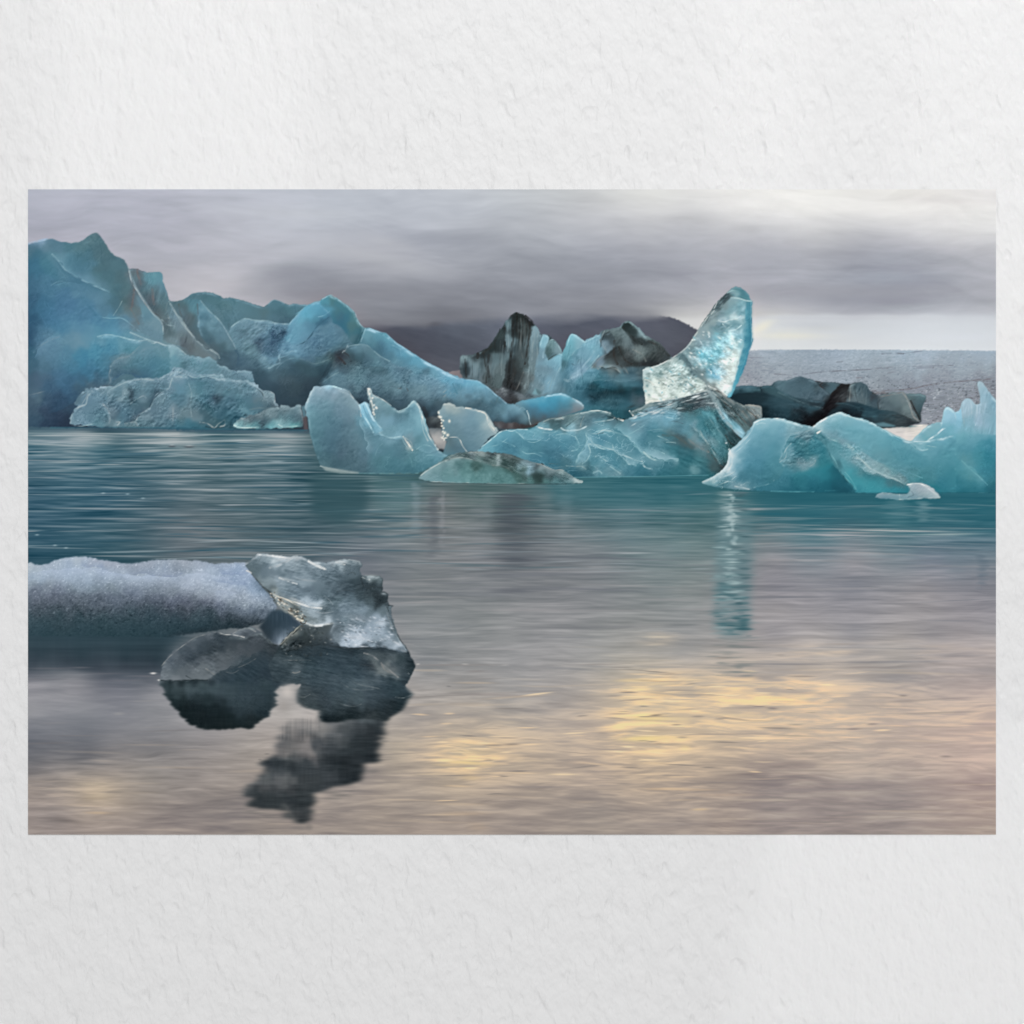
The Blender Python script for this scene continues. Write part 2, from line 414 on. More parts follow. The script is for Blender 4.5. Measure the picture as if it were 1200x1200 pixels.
ed = [(870 + 12 * k, 370.5 + 1.6 * math.sin(k * 1.3) + 1.2 * math.sin(k * .55 + 1)) for k in range(27)]
facet(ed + [(1180, 416), (860, 416)], (203, 208, 213), .62, 2.2)
facet([(786, 372), (800, 373), (840, 372), (840, 392), (826, 392), (812, 384)], (205, 206, 206), .6, 2.0)
for (x, y, rx, ry, an, cc, aa) in [(893,384,13,5,-28,(228,225,206),.55),(925,394,40,4,0,(224,222,207),.5),(960,384,34,5,0,(184,188,194),.4),(1020,382,40,5,0,(196,201,207),.4),(1120,396,50,5,0,(210,215,221),.5),(985,373,90,2,0,(190,192,199),.4),
   (300,238,60,8,0,(186,190,200),.3),(452,284,34,8,14,(186,188,194),.5),(425,300,50,9,6,(182,184,190),.45),(470,310,40,7,12,(178,181,187),.4),(375,285,50,12,-12,(190,193,201),.4),(330,268,40,8,-14,(188,192,201),.35),(265,335,60,8,-4,(186,185,191),.4),(215,300,70,10,0,(164,166,176),.35),(510,282,70,8,6,(158,162,172),.35),(330,322,50,12,-20,(143,146,155),.45),(400,322,60,6,4,(146,149,157),.3)]:
    dab(x, y, rx, ry, cc, aa, an)

# far mountain, its top lost in cloud
MT = [(418,383),(440,379),(470,381),(500,384),(508,379),(524,374),(545,377),(580,372),(630,368),(680,366),(735,367),(770,370),(786,372.3),(795,375),(805,380.5),(817,387),(830,395),(850,408),(860,450),(418,450)]
MC = [(430,384,98,97,104),(470,388,90,90,97),(500,392,88,88,95),(530,380,104,106,113),(530,400,88,89,96),(600,372,112,114,122),(560,420,92,93,99),(640,372,104,105,113),(690,372,100,101,109),(650,395,95,96,103),
      (740,372,100,100,107),(780,376,98,97,104),(760,400,96,96,102),(800,385,96,96,102),(820,400,95,95,100),(840,430,95,95,100),(480,420,90,90,96),(520,435,98,98,103)]
mm = jag(MT, 0.5, 5); b = bbox(mm, 14); m = fill(mm, b)
i0, j0, i1, j1 = b; X = GX[j0:j1, i0:i1]; Y = GY[j0:j1, i0:i1]
w = np.clip((X - 770) / 16, 0, 1)                       # crisp slope at the right, misty top to the left
mist = np.clip((Y - 366 - np.interp(X, [430,520,600,700,770], [10,4,2,0,-2]) - 2.0 * vnoise(b, 40, 12, 6, 2)) / 15.0 + .12, 0, 1)
m = blur(m, 2.2) * (1 - w) * mist + blur(m, 0.6) * w
cc = field([(q[0], q[1], q[2] - 6, q[3] - 2, q[4] + 2) for q in MC], b, 5, 4, 30, 0.1) + vnoise(b, 30, 8, 7, 4, 12)[..., None] * 2.0
put(b, cc, m)
for (x, y, rx, ry, cc, a) in [(528,376,18,5,(120,122,130),.5),(510,380,7,3,(96,97,104),.5),(455,379,20,3,(126,128,136),.5),(745,366,30,4,(130,132,139),.5),(690,364,40,4,(128,131,139),.5)]:
    dab(x, y, rx, ry, cc, a)
# pale strip of glacier behind the middle bergs
region([(522,437),(545,433),(552,433),(552,450),(520,448)], [(525,438,138,134,138),(545,437,124,120,124),(535,445,120,117,120)], [(6,9,2,0)], 0.4, 3)

# the glacier on the right: a speckled plain
GL = [(862,411.5),(900,410.2),(1000,410.0),(1080,410.6),(1167,411.4),(1169,530),(858,530)]
GC = [(890,412,150,156,166),(980,412,145,152,164),(1060,412,148,158,170),(1160,413,146,155,167),(880,420,136,140,149),(940,420,142,148,158),(1000,420,150,157,167),(1080,420,150,158,169),(1160,421,146,153,164),
      (890,430,146,149,157),(960,430,146,152,162),(1040,428,150,156,165),(1120,428,147,152,161),(1165,432,140,144,151),(880,440,138,140,148),(940,440,142,147,156),(1010,440,142,147,156),(1100,440,140,142,150),(1165,446,128,129,136),
      (870,448,150,150,156),(920,450,145,148,155),(1020,452,138,141,148),(1080,456,130,130,138),(1160,458,126,126,133),(1040,460,128,130,137),(1120,462,136,137,144),(1100,475,128,129,136),(1150,478,130,131,138),(1090,490,136,137,144),(1130,490,128,129,136)]
b, m = region(GL, [(q[0], q[1], q[2] + 2 + 8 * (q[1] < 425), q[3] + 8 + 8 * (q[1] < 425), q[4] + 9 + 8 * (q[1] < 425)) for q in GC], [(9,9,2.0,0,'n'),(9,2.6,1.5,0,'n')], 0.25, 8, 0.5, 3, 10, 0.1)
i0, j0, i1, j1 = b; Y = GY[j0:j1, i0:i1]
sp = np.clip(vnoise(b, 3.2, 2.0, 21, 2) - 0.55, 0, 3) * np.interp(Y, [410,440,452,470,500], [.25,.5,1,1.2,1.2])
tint(b, -sp * 17, m)
tint(b, np.clip(-vnoise(b, 4.0, 2.2, 22, 2) - 0.7, 0, 3) * 18, m * np.clip((Y - 440) / 20, .3, 1))
tone(1, 0)
strokes(840,380, (1.3,(112,114,122),.6,540,352,620,352,700,340,800,332,900,328,1040,322,1200,312),(1.4,(104,104,110),.5,400,350,470,355,525,362),(1.4,(128,128,135),.4,225,238,290,236,370,240))
strokes(980,380, (1.8,(116,120,130),.7,320,210,380,206,470,208),(1.1,(120,124,133),.6,470,208,600,190),(1.0,(118,122,130),.7,0,330,200,318,400,302,600,296,820,290),(1.3,(112,113,121),.6,560,308,680,306),(1.4,(122,124,131),.6,360,345,440,328),
   (2.2,(112,110,117),.55,250,470,400,465,520,455,640,430,760,412,900,400,1100,385),(1.6,(104,102,109),.6,250,492,330,490),(1.4,(120,122,129),.6,0,268,40,264),(1.8,(124,124,131),.5,140,378,180,376))
# ---------------------------------------------------------------- the lagoon
WC = [(33,500,72,100,115),(120,501,58,85,97),(250,503,70,105,115),(345,504,85,105,112),
 (33,508,120,142,150),(100,509,158,170,175),(200,510,166,175,178),(340,512,165,174,178),(33,517,96,126,138),(120,518,120,145,152),(220,517,150,163,167),(340,520,150,165,170),
 (33,527,72,112,128),(120,527,80,118,132),(200,526,112,138,146),(300,528,116,138,146),(345,530,110,134,143),
 (33,550,88,118,132),(130,550,90,120,132),(200,552,98,124,134),(280,552,98,122,131),(345,552,84,112,122),(395,562,70,100,107),(440,562,76,107,113),(490,562,84,113,118),
 (33,580,62,98,116),(130,580,58,97,115),(200,580,94,117,127),(280,582,88,112,120),(340,582,76,105,115),(385,585,68,96,103),(430,582,86,112,118),(480,580,104,130,136),(512,585,120,124,128),(560,575,88,112,114),(600,580,98,114,118),(660,575,82,118,126),(720,572,62,108,119),(800,575,56,107,118),
 (33,620,64,98,115),(130,620,70,101,113),(215,620,114,124,130),(300,620,92,110,117),(360,620,78,100,109),(420,620,98,115,122),(480,620,116,127,133),(508,615,104,107,114),(520,610,124,128,132),(560,615,122,128,133),(600,612,92,98,105),(660,615,112,122,129),(740,615,100,122,130),(800,610,88,116,123),
 (33,648,48,82,97),(130,648,56,87,99),(220,645,92,104,111),(330,645,88,104,111),(420,645,104,112,120),(480,650,116,120,127),(600,650,108,110,118),(700,650,120,123,130),(800,650,112,124,129),
 (480,690,122,124,129),(560,690,124,125,131),(700,690,124,125,131),(800,690,126,130,133),(470,715,120,124,129),(560,718,126,128,131),(690,718,132,132,136),
 (500,742,132,134,137),(600,742,140,140,142),(700,742,142,142,143),(800,742,136,137,140),(500,775,126,128,131),(600,775,138,138,140),(700,775,146,145,144),(800,775,148,146,145),
 (840,585,84,120,127),(890,590,66,112,122),(950,582,44,104,117),(1050,590,55,110,121),(1150,585,46,103,117),(890,608,80,114,122),(950,606,50,105,118),(1050,610,66,112,121),(1150,608,54,105,118),
 (840,625,92,116,122),(900,630,112,126,131),(1000,630,112,126,134),(1100,630,92,117,128),(1155,632,88,114,126),(910,655,140,139,143),(1000,658,142,141,145),(1090,655,118,126,137),(1160,658,116,126,134),
 (910,688,128,128,135),(1000,685,124,127,135),(1080,690,142,140,143),(1160,685,122,124,131),(910,715,150,147,148),(1000,718,146,144,148),(1090,718,150,147,149),(1160,718,140,138,143),
 (910,742,139,137,141),(1000,742,136,136,141),(1090,742,142,140,143),(1160,740,146,144,147),(910,765,156,152,150),(970,763,166,161,157),(1050,763,163,158,154),(1160,760,166,157,154),(910,790,150,146,145),(1050,792,140,138,139),(1160,786,148,142,142),
 (490,812,150,146,143),(600,812,147,145,144),(680,812,156,151,147),(760,812,182,170,150),(850,812,180,167,151),(950,812,174,161,150),(1050,812,165,154,148),(1160,812,170,156,151),
 (490,850,158,151,146),(550,855,168,158,147),(640,850,162,154,148),(700,850,166,156,148),(755,848,196,180,152),(800,850,184,169,148),(850,848,184,170,152),(930,850,180,166,152),(1050,850,168,156,149),(1160,850,178,160,152),
 (490,882,168,158,148),(545,884,190,176,150),(640,882,173,161,149),(740,880,180,165,148),(800,880,188,172,152),(900,882,172,159,150),(1000,882,175,163,154),(1100,880,178,162,154),(1160,880,180,162,154),
 (490,912,164,154,145),(560,912,172,159,146),(700,912,166,154,146),(800,912,168,155,145),(890,910,142,133,131),(930,918,146,137,134),(1000,915,160,150,145),(1160,912,174,157,150),
 (490,942,158,148,140),(600,942,160,149,141),(700,942,155,146,140),(800,942,156,146,140),(900,940,150,141,138),(1050,942,154,145,141),(1160,942,168,152,144),
 (490,972,160,148,140),(600,972,158,147,140),(700,972,158,148,140),(850,972,160,147,139),(1000,972,148,138,134),(1160,972,160,147,139),
 (33,772,60,74,82),(120,772,58,72,80),(180,775,58,72,80),(33,788,82,86,94),(120,788,78,83,91),(180,792,84,88,95),(33,800,130,128,132),(90,798,132,130,133),(140,806,112,112,118),(185,808,130,129,132),
 (33,832,134,131,132),(100,830,128,126,128),(180,830,132,130,131),(33,862,108,108,113),(100,862,110,110,114),(180,858,124,122,124),(250,865,142,137,136),(320,858,160,152,147),
 (33,890,112,112,116),(100,888,118,117,120),(180,888,134,130,129),(250,890,154,147,143),(300,885,162,154,147),(33,905,126,123,124),(120,903,158,150,145),(180,910,150,144,139),(260,912,155,147,142),
 (33,925,162,152,146),(75,927,160,151,145),(115,928,190,174,152),(180,930,156,148,142),(260,935,150,142,137),(33,948,148,139,136),(70,955,142,134,132),(120,952,168,156,147),(200,952,150,141,137),(280,955,140,133,131),
 (33,972,152,142,137),(150,972,152,142,137),(300,972,148,139,133),(420,972,155,145,138),(440,930,165,154,145),(470,880,172,162,148),(445,950,160,149,140),(420,900,150,143,140),(340,820,150,147,145),(330,835,165,160,156)]
wb = clipbox(33, 499, 1167, 980)
c = field(WC, wb, 0, 2, 30, 0.0)
i0, j0, i1, j1 = wb; Y = GY[j0:j1, i0:i1]; X = GX[j0:j1, i0:i1]
c = blur(c, 8, 1.6)
c = c * np.interp(Y, [499, 560, 615, 650, 700, 760, 800, 850, 900, 980], [.93, .92, .95, 1.03, 1.02, 1.05, 1.07, 1.03, .97, .98])[..., None]
tl = np.clip((c[..., 2] - c[..., 0]) / 40.0, 0, 1)            # how teal the water is here
far = np.clip((660 - Y) / 110, 0, 1); near = np.clip((Y - 740) / 80, 0, 1); mid = 1 - np.maximum(far, near)
s1 = vnoise(wb, 75, 2.4, 31, 3, 0.3); s2 = vnoise(wb, 130, 5.5, 32, 3, -0.4, bend=2); s5 = vnoise(wb, 26, 1.6, 35, 2, 0)
s3 = vnoise(wb, 62, 7.5, 33, 4, -1.0, bend=2.6, bw=(80, 18)); s4 = vnoise(wb, 36, 3.6, 34, 3, 1.2, bend=2.0, bw=(60, 14)); s6 = vnoise(wb, 120, 16, 36, 3, 1, bend=3, bw=(120, 30))
d = far * (10.0 * s1 + 4.5 * s2 + 6.0 * s5) + mid * (3.0 * s1 + 4.4 * s2 + 2.6 * s4) + near * (5.0 * s3 + 4.0 * s4 + 1.2 * s1 + 3.5 * s6)
amp = np.ones_like(Y)
amp *= np.where((X > 860) & (Y < 612), 0.55, 1.0)
amp *= np.interp(np.clip((X - 350) / 500, 0, 1) * (Y < 596), [0, .05, .2, 1], [1, .7, .55, .5])
amp *= 1 - 0.6 * np.exp(-((X - 110) / 190) ** 2 - ((Y - 840) / 50) ** 2)
kk = np.exp(-((X - 60) / 260) ** 2 - ((Y - 838) / 46) ** 2)[..., None]; c = c + kk * np.array([2, 6, 9], np.float32)
amp *= np.interp(Y, [499, 506, 514, 980], [.2, .5, 1, 1])
amp = blur(amp.astype(np.float32), 20, 5)
d = d * amp
d = np.where(d > 0, d * 1.15, d)
tv = np.stack([1.0 + 0.25 * tl, 0.95 + 0 * tl, 0.92 - 0.05 * tl], -1)
warm = (np.clip((Y - 780) / 60, 0, 1) * np.clip(.25 + (X - 300) / 160 + (Y - 890) / 60, .15, 1))[..., None]
tv = tv * (1 - warm) + np.array([1.0, .9, .72], np.float32) * warm
c = c + d[..., None] * tv
glow = np.zeros_like(Y)
for (x, y, rx, ry, q) in [(756, 848, 54, 38, 1.0), (770, 806, 50, 18, .8), (860, 845, 150, 46, .66), (545, 886, 52, 26, .95), (600, 880, 110, 46, .42), (890, 806, 110, 26, .6), (780, 915, 90, 34, .45), (1020, 845, 150, 46, .42), (114, 928, 32, 24, .26), (60, 925, 50, 16, .25), (1140, 848, 50, 24, .25), (960, 764, 60, 12, .3), (1080, 762, 80, 10, .28), (772, 747, 30, 10, .35)]:
    glow += q * np.exp(-((X - x) / rx) ** 2 - ((Y - y) / ry) ** 2)
wide = np.clip(blur(glow.astype(np.float32), 30, 12), 0, 1)[..., None]; c = c * (1 - .34 * wide) + np.array([216, 190, 162], np.float32) * .34 * wide
lit = np.clip(glow, 0, 1.1) * np.clip(0.24 + 0.30 * s3 + 0.27 * s4 + 0.18 * s6, 0, 1.0)
q = np.clip(glow, 0, 1)[..., None] ** 1.5; hot = np.array([214, 190, 166], np.float32) * (1 - q) + np.array([252, 211, 160], np.float32) * q
c = c * (1 - np.clip(lit * .82, 0, 1)[..., None]) + hot * np.clip(lit * .82, 0, 1)[..., None]
c[..., 1] += 3.0 * np.exp(-((Y - 660) / 90) ** 2) * np.clip((X - 430) / 60, 0, 1) * np.clip((900 - X) / 80, 0, 1)
put(wb, np.clip(c, 0, 255), np.ones(Y.shape, np.float32))

rs = np.random.RandomState(12)
def ripples(n, x0, x1, y0, y1, lmin, lmax, wmin, wmax, cols, amin, amax, hard=1.6, slope=1.5):
    """short horizontal flecks of light on the water"""
    for k in range(n):
        x = rs.uniform(x0, x1); y = rs.uniform(y0, y1); L = rs.uniform(lmin, lmax); wd = rs.uniform(wmin, wmax)
        dab(x, y, L, wd, cols[rs.randint(len(cols))], rs.uniform(amin, amax), rs.normal(0, slope), hard)
ripples(60, 33, 350, 510, 545, 8, 40, .5, .9, [(178,186,188),(165,178,184),(62,100,116)], .25, .6)
ripples(95, 33, 480, 540, 655, 12, 55, .55, 1.2, [(150,164,170),(142,152,158),(160,168,172)], .25, .6)
ripples(80, 33, 480, 545, 655, 12, 60, .6, 1.5, [(46,84,100),(56,90,104)], .2, .45)
ripples(70, 470, 820, 575, 670, 10, 60, .5, 1.1, [(150,160,166),(140,146,152),(80,104,112)], .2, .45)
ripples(50, 870, 1167, 590, 640, 14, 60, .6, 1.3, [(150,156,160),(172,168,168),(44,100,114)], .2, .5)
ripples(70, 460, 1167, 640, 790, 20, 80, .6, 1.6, [(160,157,158),(150,149,151),(108,112,120),(116,120,127)], .12, .35)
ripples(150, 470, 1167, 775, 975, 10, 55, .6, 1.8, [(196,180,160),(206,184,158),(132,126,124),(140,132,130),(140,133,130)], .12, .36)
ripples(50, 33, 470, 850, 975, 10, 45, .6, 1.6, [(180,166,152),(120,116,116),(130,124,122)], .12, .3)
# long bands and named streaks
for (x, y, L, wd, cc, a) in [(190,509,170,1.2,(176,186,188),.7),(200,513,160,1.0,(110,132,140),.6),(250,517,120,2.0,(172,182,184),.5),(200,552,90,1.4,(150,164,170),.6),(120,547,80,1.3,(140,160,168),.5),(250,574,45,1.2,(168,176,178),.6),
   (110,596,60,1.2,(160,168,172),.65),(80,580,70,.9,(150,162,168),.5),(80,571,40,1,(150,165,172),.5),(75,617,45,1.6,(140,154,162),.6),(260,603,60,1.1,(150,158,162),.4),(330,617,70,1.2,(140,150,156),.5),(360,650,90,1.2,(160,160,160),.4),(300,648,60,1.2,(150,152,154),.5),
   (80,520,60,1.2,(150,164,170),.4),(60,552,30,1.2,(170,176,176),.4),(980,627,80,1.4,(186,182,184),.75),(1055,622,70,1.2,(205,196,192),.75),(1110,626,40,1.1,(210,208,202),.6),(1020,615,50,1.0,(150,165,170),.5),(1060,640,80,1.0,(160,162,166),.5),
   (950,642,60,1.6,(158,156,160),.5),(740,648,30,.9,(188,192,194),.6),(620,637,30,1.6,(80,88,96),.6),(612,656,28,2.0,(82,86,94),.55),(600,654,40,1.4,(92,98,106),.5),(610,693,22,1.0,(96,100,108),.4),(620,605,24,2.0,(78,90,98),.5),(600,611,22,1.4,(84,94,102),.5),
   (480,637,40,1.1,(160,164,166),.4),(700,654,80,1.6,(100,106,114),.4),(660,621,50,1.2,(150,158,162),.35),(640,690,120,2.2,(112,115,122),.35),(560,697,80,2,(108,113,120),.3),(690,735,90,2.2,(118,120,124),.45),(520,733,40,2,(112,118,123),.4),
   (770,746,22,1.7,(214,200,178),.85),(768,755,16,1.3,(190,180,164),.7),(785,774,24,1.0,(190,178,162),.6),(720,768,20,1.4,(176,170,160),.55),(690,758,28,1.2,(168,164,158),.5),(620,796,30,1.4,(176,168,158),.5),(545,808,30,1.2,(172,164,154),.5),(550,825,36,2.2,(188,174,158),.7),(570,826,40,1.2,(196,180,162),.5),
   (550,838,36,3.0,(128,126,128),.45),(745,797,28,2.2,(246,214,160),.9),(770,801,30,1.6,(236,206,158),.8),(800,796,26,1.6,(232,206,166),.75),(790,787,20,1.2,(214,194,164),.6),(750,806,26,3,(240,212,160),.6),(745,817,28,1.8,(236,206,158),.7),(775,812,24,3.4,(140,134,128),.5),(815,810,24,4,(148,143,138),.5),
   (760,841,30,4.0,(252,220,150),.9),(790,842,30,2.2,(238,210,160),.7),(755,865,34,3.2,(254,224,148),.95),(790,864,30,2,(240,208,156),.7),(803,876,9,4,(250,218,158),.7),(800,846,12,3,(246,214,164),.6),(768,838,9,1,(98,94,92),.9),(810,824,20,2.2,(226,200,164),.6),(820,836,30,2,(222,196,160),.5),
   (770,855,40,1.8,(160,146,132),.5),(780,872,40,2,(170,152,132),.5),(765,894,26,1.6,(228,198,158),.6),(780,924,34,1.6,(226,192,152),.7),(815,925,30,1.4,(214,184,150),.6),(820,948,14,1.4,(228,196,150),.7),(800,937,20,1,(206,182,152),.5),
   (545,893,36,2.4,(250,216,152),.95),(525,896,22,2,(232,200,152),.7),(560,881,30,2.6,(226,198,154),.65),(555,872,40,1.8,(214,190,156),.6),(552,911,16,3,(226,194,148),.6),(545,907,14,2,(220,190,150),.5),(600,886,34,1.5,(216,190,158),.55),(620,891,30,1.3,(206,184,156),.5),(680,893,16,2,(208,182,156),.5),
   (600,872,12,1.4,(112,106,104),.75),(580,877,40,1.4,(142,134,130),.55),(625,886,20,1.6,(136,128,124),.55),(540,953,40,2.6,(196,172,146),.55),(560,968,16,5,(180,158,136),.45),(690,956,40,2.2,(140,132,128),.45),(560,862,30,2.4,(150,142,138),.4),(490,878,20,2,(140,133,131),.4),(510,842,30,2.5,(134,130,130),.35),
   (905,830,8,1.2,(106,102,104),.8),(910,830,20,1.5,(150,140,134),.5),(1058,815,7,1.1,(112,108,110),.8),(1022,848,9,1.3,(114,110,114),.8),(1000,854,11,1.3,(112,108,112),.8),(1108,886,9,1.4,(122,114,114),.8),(940,855,40,3,(136,132,132),.55),(915,854,24,4,(130,127,130),.4),(900,846,70,2,(226,204,172),.6),(990,845,50,1.3,(214,194,172),.5),
   (940,818,14,3,(226,202,160),.7),(880,802,60,1.4,(226,202,164),.6),(890,812,50,1.4,(214,192,160),.55),(870,838,40,2,(232,204,160),.6),(850,866,40,1.4,(228,200,160),.55),(900,868,40,1.3,(216,190,160),.5),(950,880,36,1.2,(204,182,160),.5),(980,830,60,1.5,(196,178,164),.4),(1060,848,70,1.2,(206,184,170),.5),(1160,848,20,3,(200,176,168),.5),
   (905,918,26,5,(126,119,121),.55),(960,925,70,2.4,(134,127,128),.5),(1050,932,60,2.2,(136,128,129),.45),(850,931,46,1.6,(190,166,146),.5),(870,938,26,1.8,(128,120,118),.4),(875,955,12,1.6,(172,160,150),.6),(1000,760,60,1.3,(190,180,170),.5),(970,768,26,2,(178,170,162),.5),(1110,762,60,1.8,(184,172,164),.4),(940,762,30,1.3,(184,176,166),.5),
   (1050,795,60,5,(134,133,136),.5),(1120,786,60,4,(132,131,136),.35),(880,793,40,2.6,(132,130,132),.5),(860,775,30,1.5,(176,170,164),.5),(900,782,24,1.6,(180,170,162),.5),(1150,890,30,16,(190,166,158),.3),(1100,860,40,6,(188,166,156),.3),
   (115,923,26,2,(204,186,164),.35),(112,933,18,3,(198,180,156),.35),(110,918,30,1.4,(190,176,156),.6),(70,924,34,1.6,(178,166,154),.5),(115,952,18,1.6,(204,178,148),.8),(100,943,34,1.4,(184,166,148),.5),(165,929,24,1.2,(176,162,148),.4),(60,948,26,1.4,(116,110,108),.55),(75,961,20,1.2,(112,106,104),.6),(55,958,24,1.1,(120,114,112),.5),
   (110,895,30,1.2,(96,97,100),.6),(120,891,20,1.4,(170,160,150),.6),(90,889,34,1.2,(94,96,100),.4),(140,836,9,1.6,(160,158,156),.6),(65,847,20,1.4,(150,147,148),.4,),(130,876,16,1.2,(140,136,136),.5),(180,852,22,.8,(150,147,146),.5),(170,821,20,1,(150,148,148),.5),(93,782,13,.8,(128,130,134),.6),(180,789,4,1,(200,198,198),.8),(40,783,10,.6,(120,122,126),.6),
   (490,778,3,1,(220,216,210),.6),(512,758,8,.7,(160,160,160),.6),(545,778,6,.8,(196,194,190),.7),(592,779,6,.8,(176,174,172),.6),(526,804,4,.8,(104,104,106),.7)]:
    dab(x, y, L * (1 if y < 740 else .75), wd * (.8 if y < 660 else 1), cc, a * (.85 if y < 740 else .55), rs.normal(0, .8 if y < 740 else 2.0), 1.3)
for k in range(150):                                     # fine glints in the glow
    gx, gy, sx, sy = [(758, 848, 40, 30), (800, 830, 90, 34), (545, 886, 34, 18), (880, 830, 110, 34), (600, 880, 80, 26)][rs.randint(5)]
    dab(gx + rs.normal(0, sx), gy + rs.normal(0, sy), rs.uniform(5, 22), rs.uniform(.5, 1.2), [(252,222,178),(246,212,170),(128,122,118),(150,140,132)][rs.randint(4)], rs.uniform(.25, .6), rs.normal(0, 2.5), 1.5)
# ---------------------------------------------------------------- the ice in the picture, far to near
A, B3, B4, B5, B6, B7, B8 = (30, 260), (200, 330), (200, 400), (350, 330), (350, 440), (520, 350), (520, 450)
A2, F9, F10, K11, H12, R13, R14 = (30, 380), (690, 330), (690, 450), (840, 380), (820, 460), (980, 380), (980, 460)

tone(1.0, .3)
# --- dark striped berg and the teal one beside it
pts = (z(*B7, 116,440,118,410,130,398,170,400,210,395,235,385,270,368,310,350,345,305,365,270,390,225,415,200,430,170,455,150,470,125,490,110,515,100,545,108,570,125,610,160,640,185,665,220,685,258,
  710,255,740,265,760,285,790,305,815,340,835,385,840,370,860,320,880,270,900,248,930,258,960,280,990,305,1020,285,1060,265,1100,250)
  + z(*F9, 80,360,110,345,160,335,200,325,225,315,240,295,280,278,310,300,340,325,380,360,410,385,440,405,480,425,520,460,550,495,580,530,700,600,900,800) + z(*F10, 700,200,400,260,0,230) + z(*B8, 700,280,300,310) + z(*B7, 330,720,250,640,150,600,112,500))
cps = (zc(*B7,(125,430,122,134,136),(140,430,125,138,140),(158,500,62,70,74),(185,500,118,132,136),(210,450,120,134,137),(230,400,62,66,68),(265,420,98,108,110),(280,390,58,62,63),(300,440,82,90,92),(340,330,55,60,60),(360,420,105,118,120),(330,470,112,124,126),(400,260,72,79,79),
 (388,300,60,66,67),(432,250,52,57,59),(430,330,60,66,68),(455,300,120,135,138),(455,180,110,125,128),(450,420,104,116,118),(490,160,52,55,55),(488,250,66,73,74),(490,350,74,82,84),(515,130,58,60,58),(513,220,52,54,54),(540,200,97,100,98),(530,260,62,64,63),(545,350,84,89,89),(566,250,84,86,84),(590,220,70,72,70),(580,130,58,58,56),(605,180,46,46,46),
 (640,220,132,152,157),(630,300,122,140,144),(640,380,114,129,133),(590,330,92,100,101),(580,450,88,95,95),(480,500,60,62,62),(515,470,72,75,74),(465,440,58,62,63),(450,580,56,57,57),(490,620,50,50,51),(530,560,68,70,70),(400,500,105,112,112),(340,520,112,122,124),(300,560,82,87,87),(270,560,100,110,114),(220,560,110,124,128),(180,560,100,112,116),(380,580,96,104,104),(400,640,88,86,86),
 (550,600,102,105,104),(600,560,112,118,118),(620,500,116,130,132),(680,400,118,144,152),(660,310,100,122,128),(690,290,140,182,192),(720,270,130,170,180),(745,275,60,66,68),(760,330,110,134,136),(740,390,86,106,108),(800,350,128,150,154),(770,410,100,124,130),(700,480,115,140,148),(700,440,125,160,170),(780,450,122,162,174),(800,420,130,176,188),(650,600,115,135,140),(700,560,118,146,154),(740,580,128,165,177),(780,540,118,150,160),
 (835,450,80,116,124),(900,270,130,180,190),(880,320,112,165,175),(950,300,135,170,178),(950,350,108,152,164),(860,400,112,162,172),(920,400,100,140,152),(960,420,122,158,168),(1040,330,128,174,186),(1000,380,118,158,170),(980,480,118,150,164),(1040,420,130,168,180),(920,540,134,166,178),(900,500,120,155,168),(870,470,98,142,157),(840,540,90,130,142),(870,600,80,120,132),(830,640,95,126,135),(1000,560,95,140,152),(1000,620,66,108,120),(950,690,65,106,118),(1100,600,58,103,116),(900,660,84,126,138),(1020,720,76,116,128)),)[0] \
 + zc(*F9,(20,400,130,170,182),(60,400,122,156,166),(100,380,92,102,106),(90,420,70,84,90),(100,450,132,152,160),(140,470,118,134,140),(150,390,75,82,84),(190,360,108,116,116),(200,420,86,92,92),(170,480,60,62,62),(235,300,120,146,150),(280,300,52,60,60),(262,340,58,66,66),(300,350,62,70,70),(350,350,126,141,143),(315,310,120,136,138),(400,400,116,126,126),(330,400,58,62,62),(380,430,62,66,66),(250,390,112,120,120),(250,440,110,117,117),(290,450,104,110,110),(220,500,64,66,64),(250,520,86,86,84),(270,550,72,73,72),(350,500,121,125,122),(330,540,104,107,105),(400,480,98,102,100),(460,460,90,92,90),(500,510,80,80,78),(540,520,78,80,80),(440,530,70,72,70),(420,580,58,60,60),(350,590,62,66,66),(300,570,62,64,62),(180,540,74,74,72),(190,580,80,84,84),
 (120,570,90,98,98),(130,530,66,68,68),(150,605,132,142,142),(200,620,100,108,108),(70,570,122,142,152),(40,600,104,112,110),(30,470,128,170,180),(60,510,110,150,162),(10,560,110,150,160),(20,620,112,156,170),(100,650,80,124,136),(60,690,56,106,116),(200,660,84,112,118),(300,640,70,96,104),(250,700,78,116,126),(330,710,72,110,120),(150,700,60,102,114),(80,730,46,92,102),(160,760,36,78,88),(250,750,44,82,90),(340,770,40,76,84),(350,660,84,100,104),(450,620,84,90,88)) \
 + zc(*F10,(30,30,42,72,80),(120,50,36,60,66),(220,40,38,62,68),(330,40,44,66,72),(80,90,40,66,74),(160,110,58,92,100),(100,130,66,106,116),(250,140,62,104,114),(300,100,66,92,100),(350,110,80,96,100),(30,160,66,112,122),(200,190,50,94,102),(120,190,56,100,110),(280,200,46,84,92),(30,120,44,76,86))
region(pts, cps, [(5,7,18,0),(4,4,5,0),(3,2.2,6,0,'n')], 0.5, 41, 0.6, 2.0, 8, 0.35, rim=((150,176,182),0.6,.5,-1,2))
CB = cps; DB = jag(pts, .5, 41)
T7 = [(3,4,9,0)]
layer(z(*B7, 116,440,118,408,210,393,270,366,310,348,345,303,390,223,430,168,434,300,442,400,430,540,400,640,300,590,150,570), CB, ((146,160,164),.7,.6,-1,2), seed=401, tex=[(4,4,14,0)], facet=.6, clip=DB)
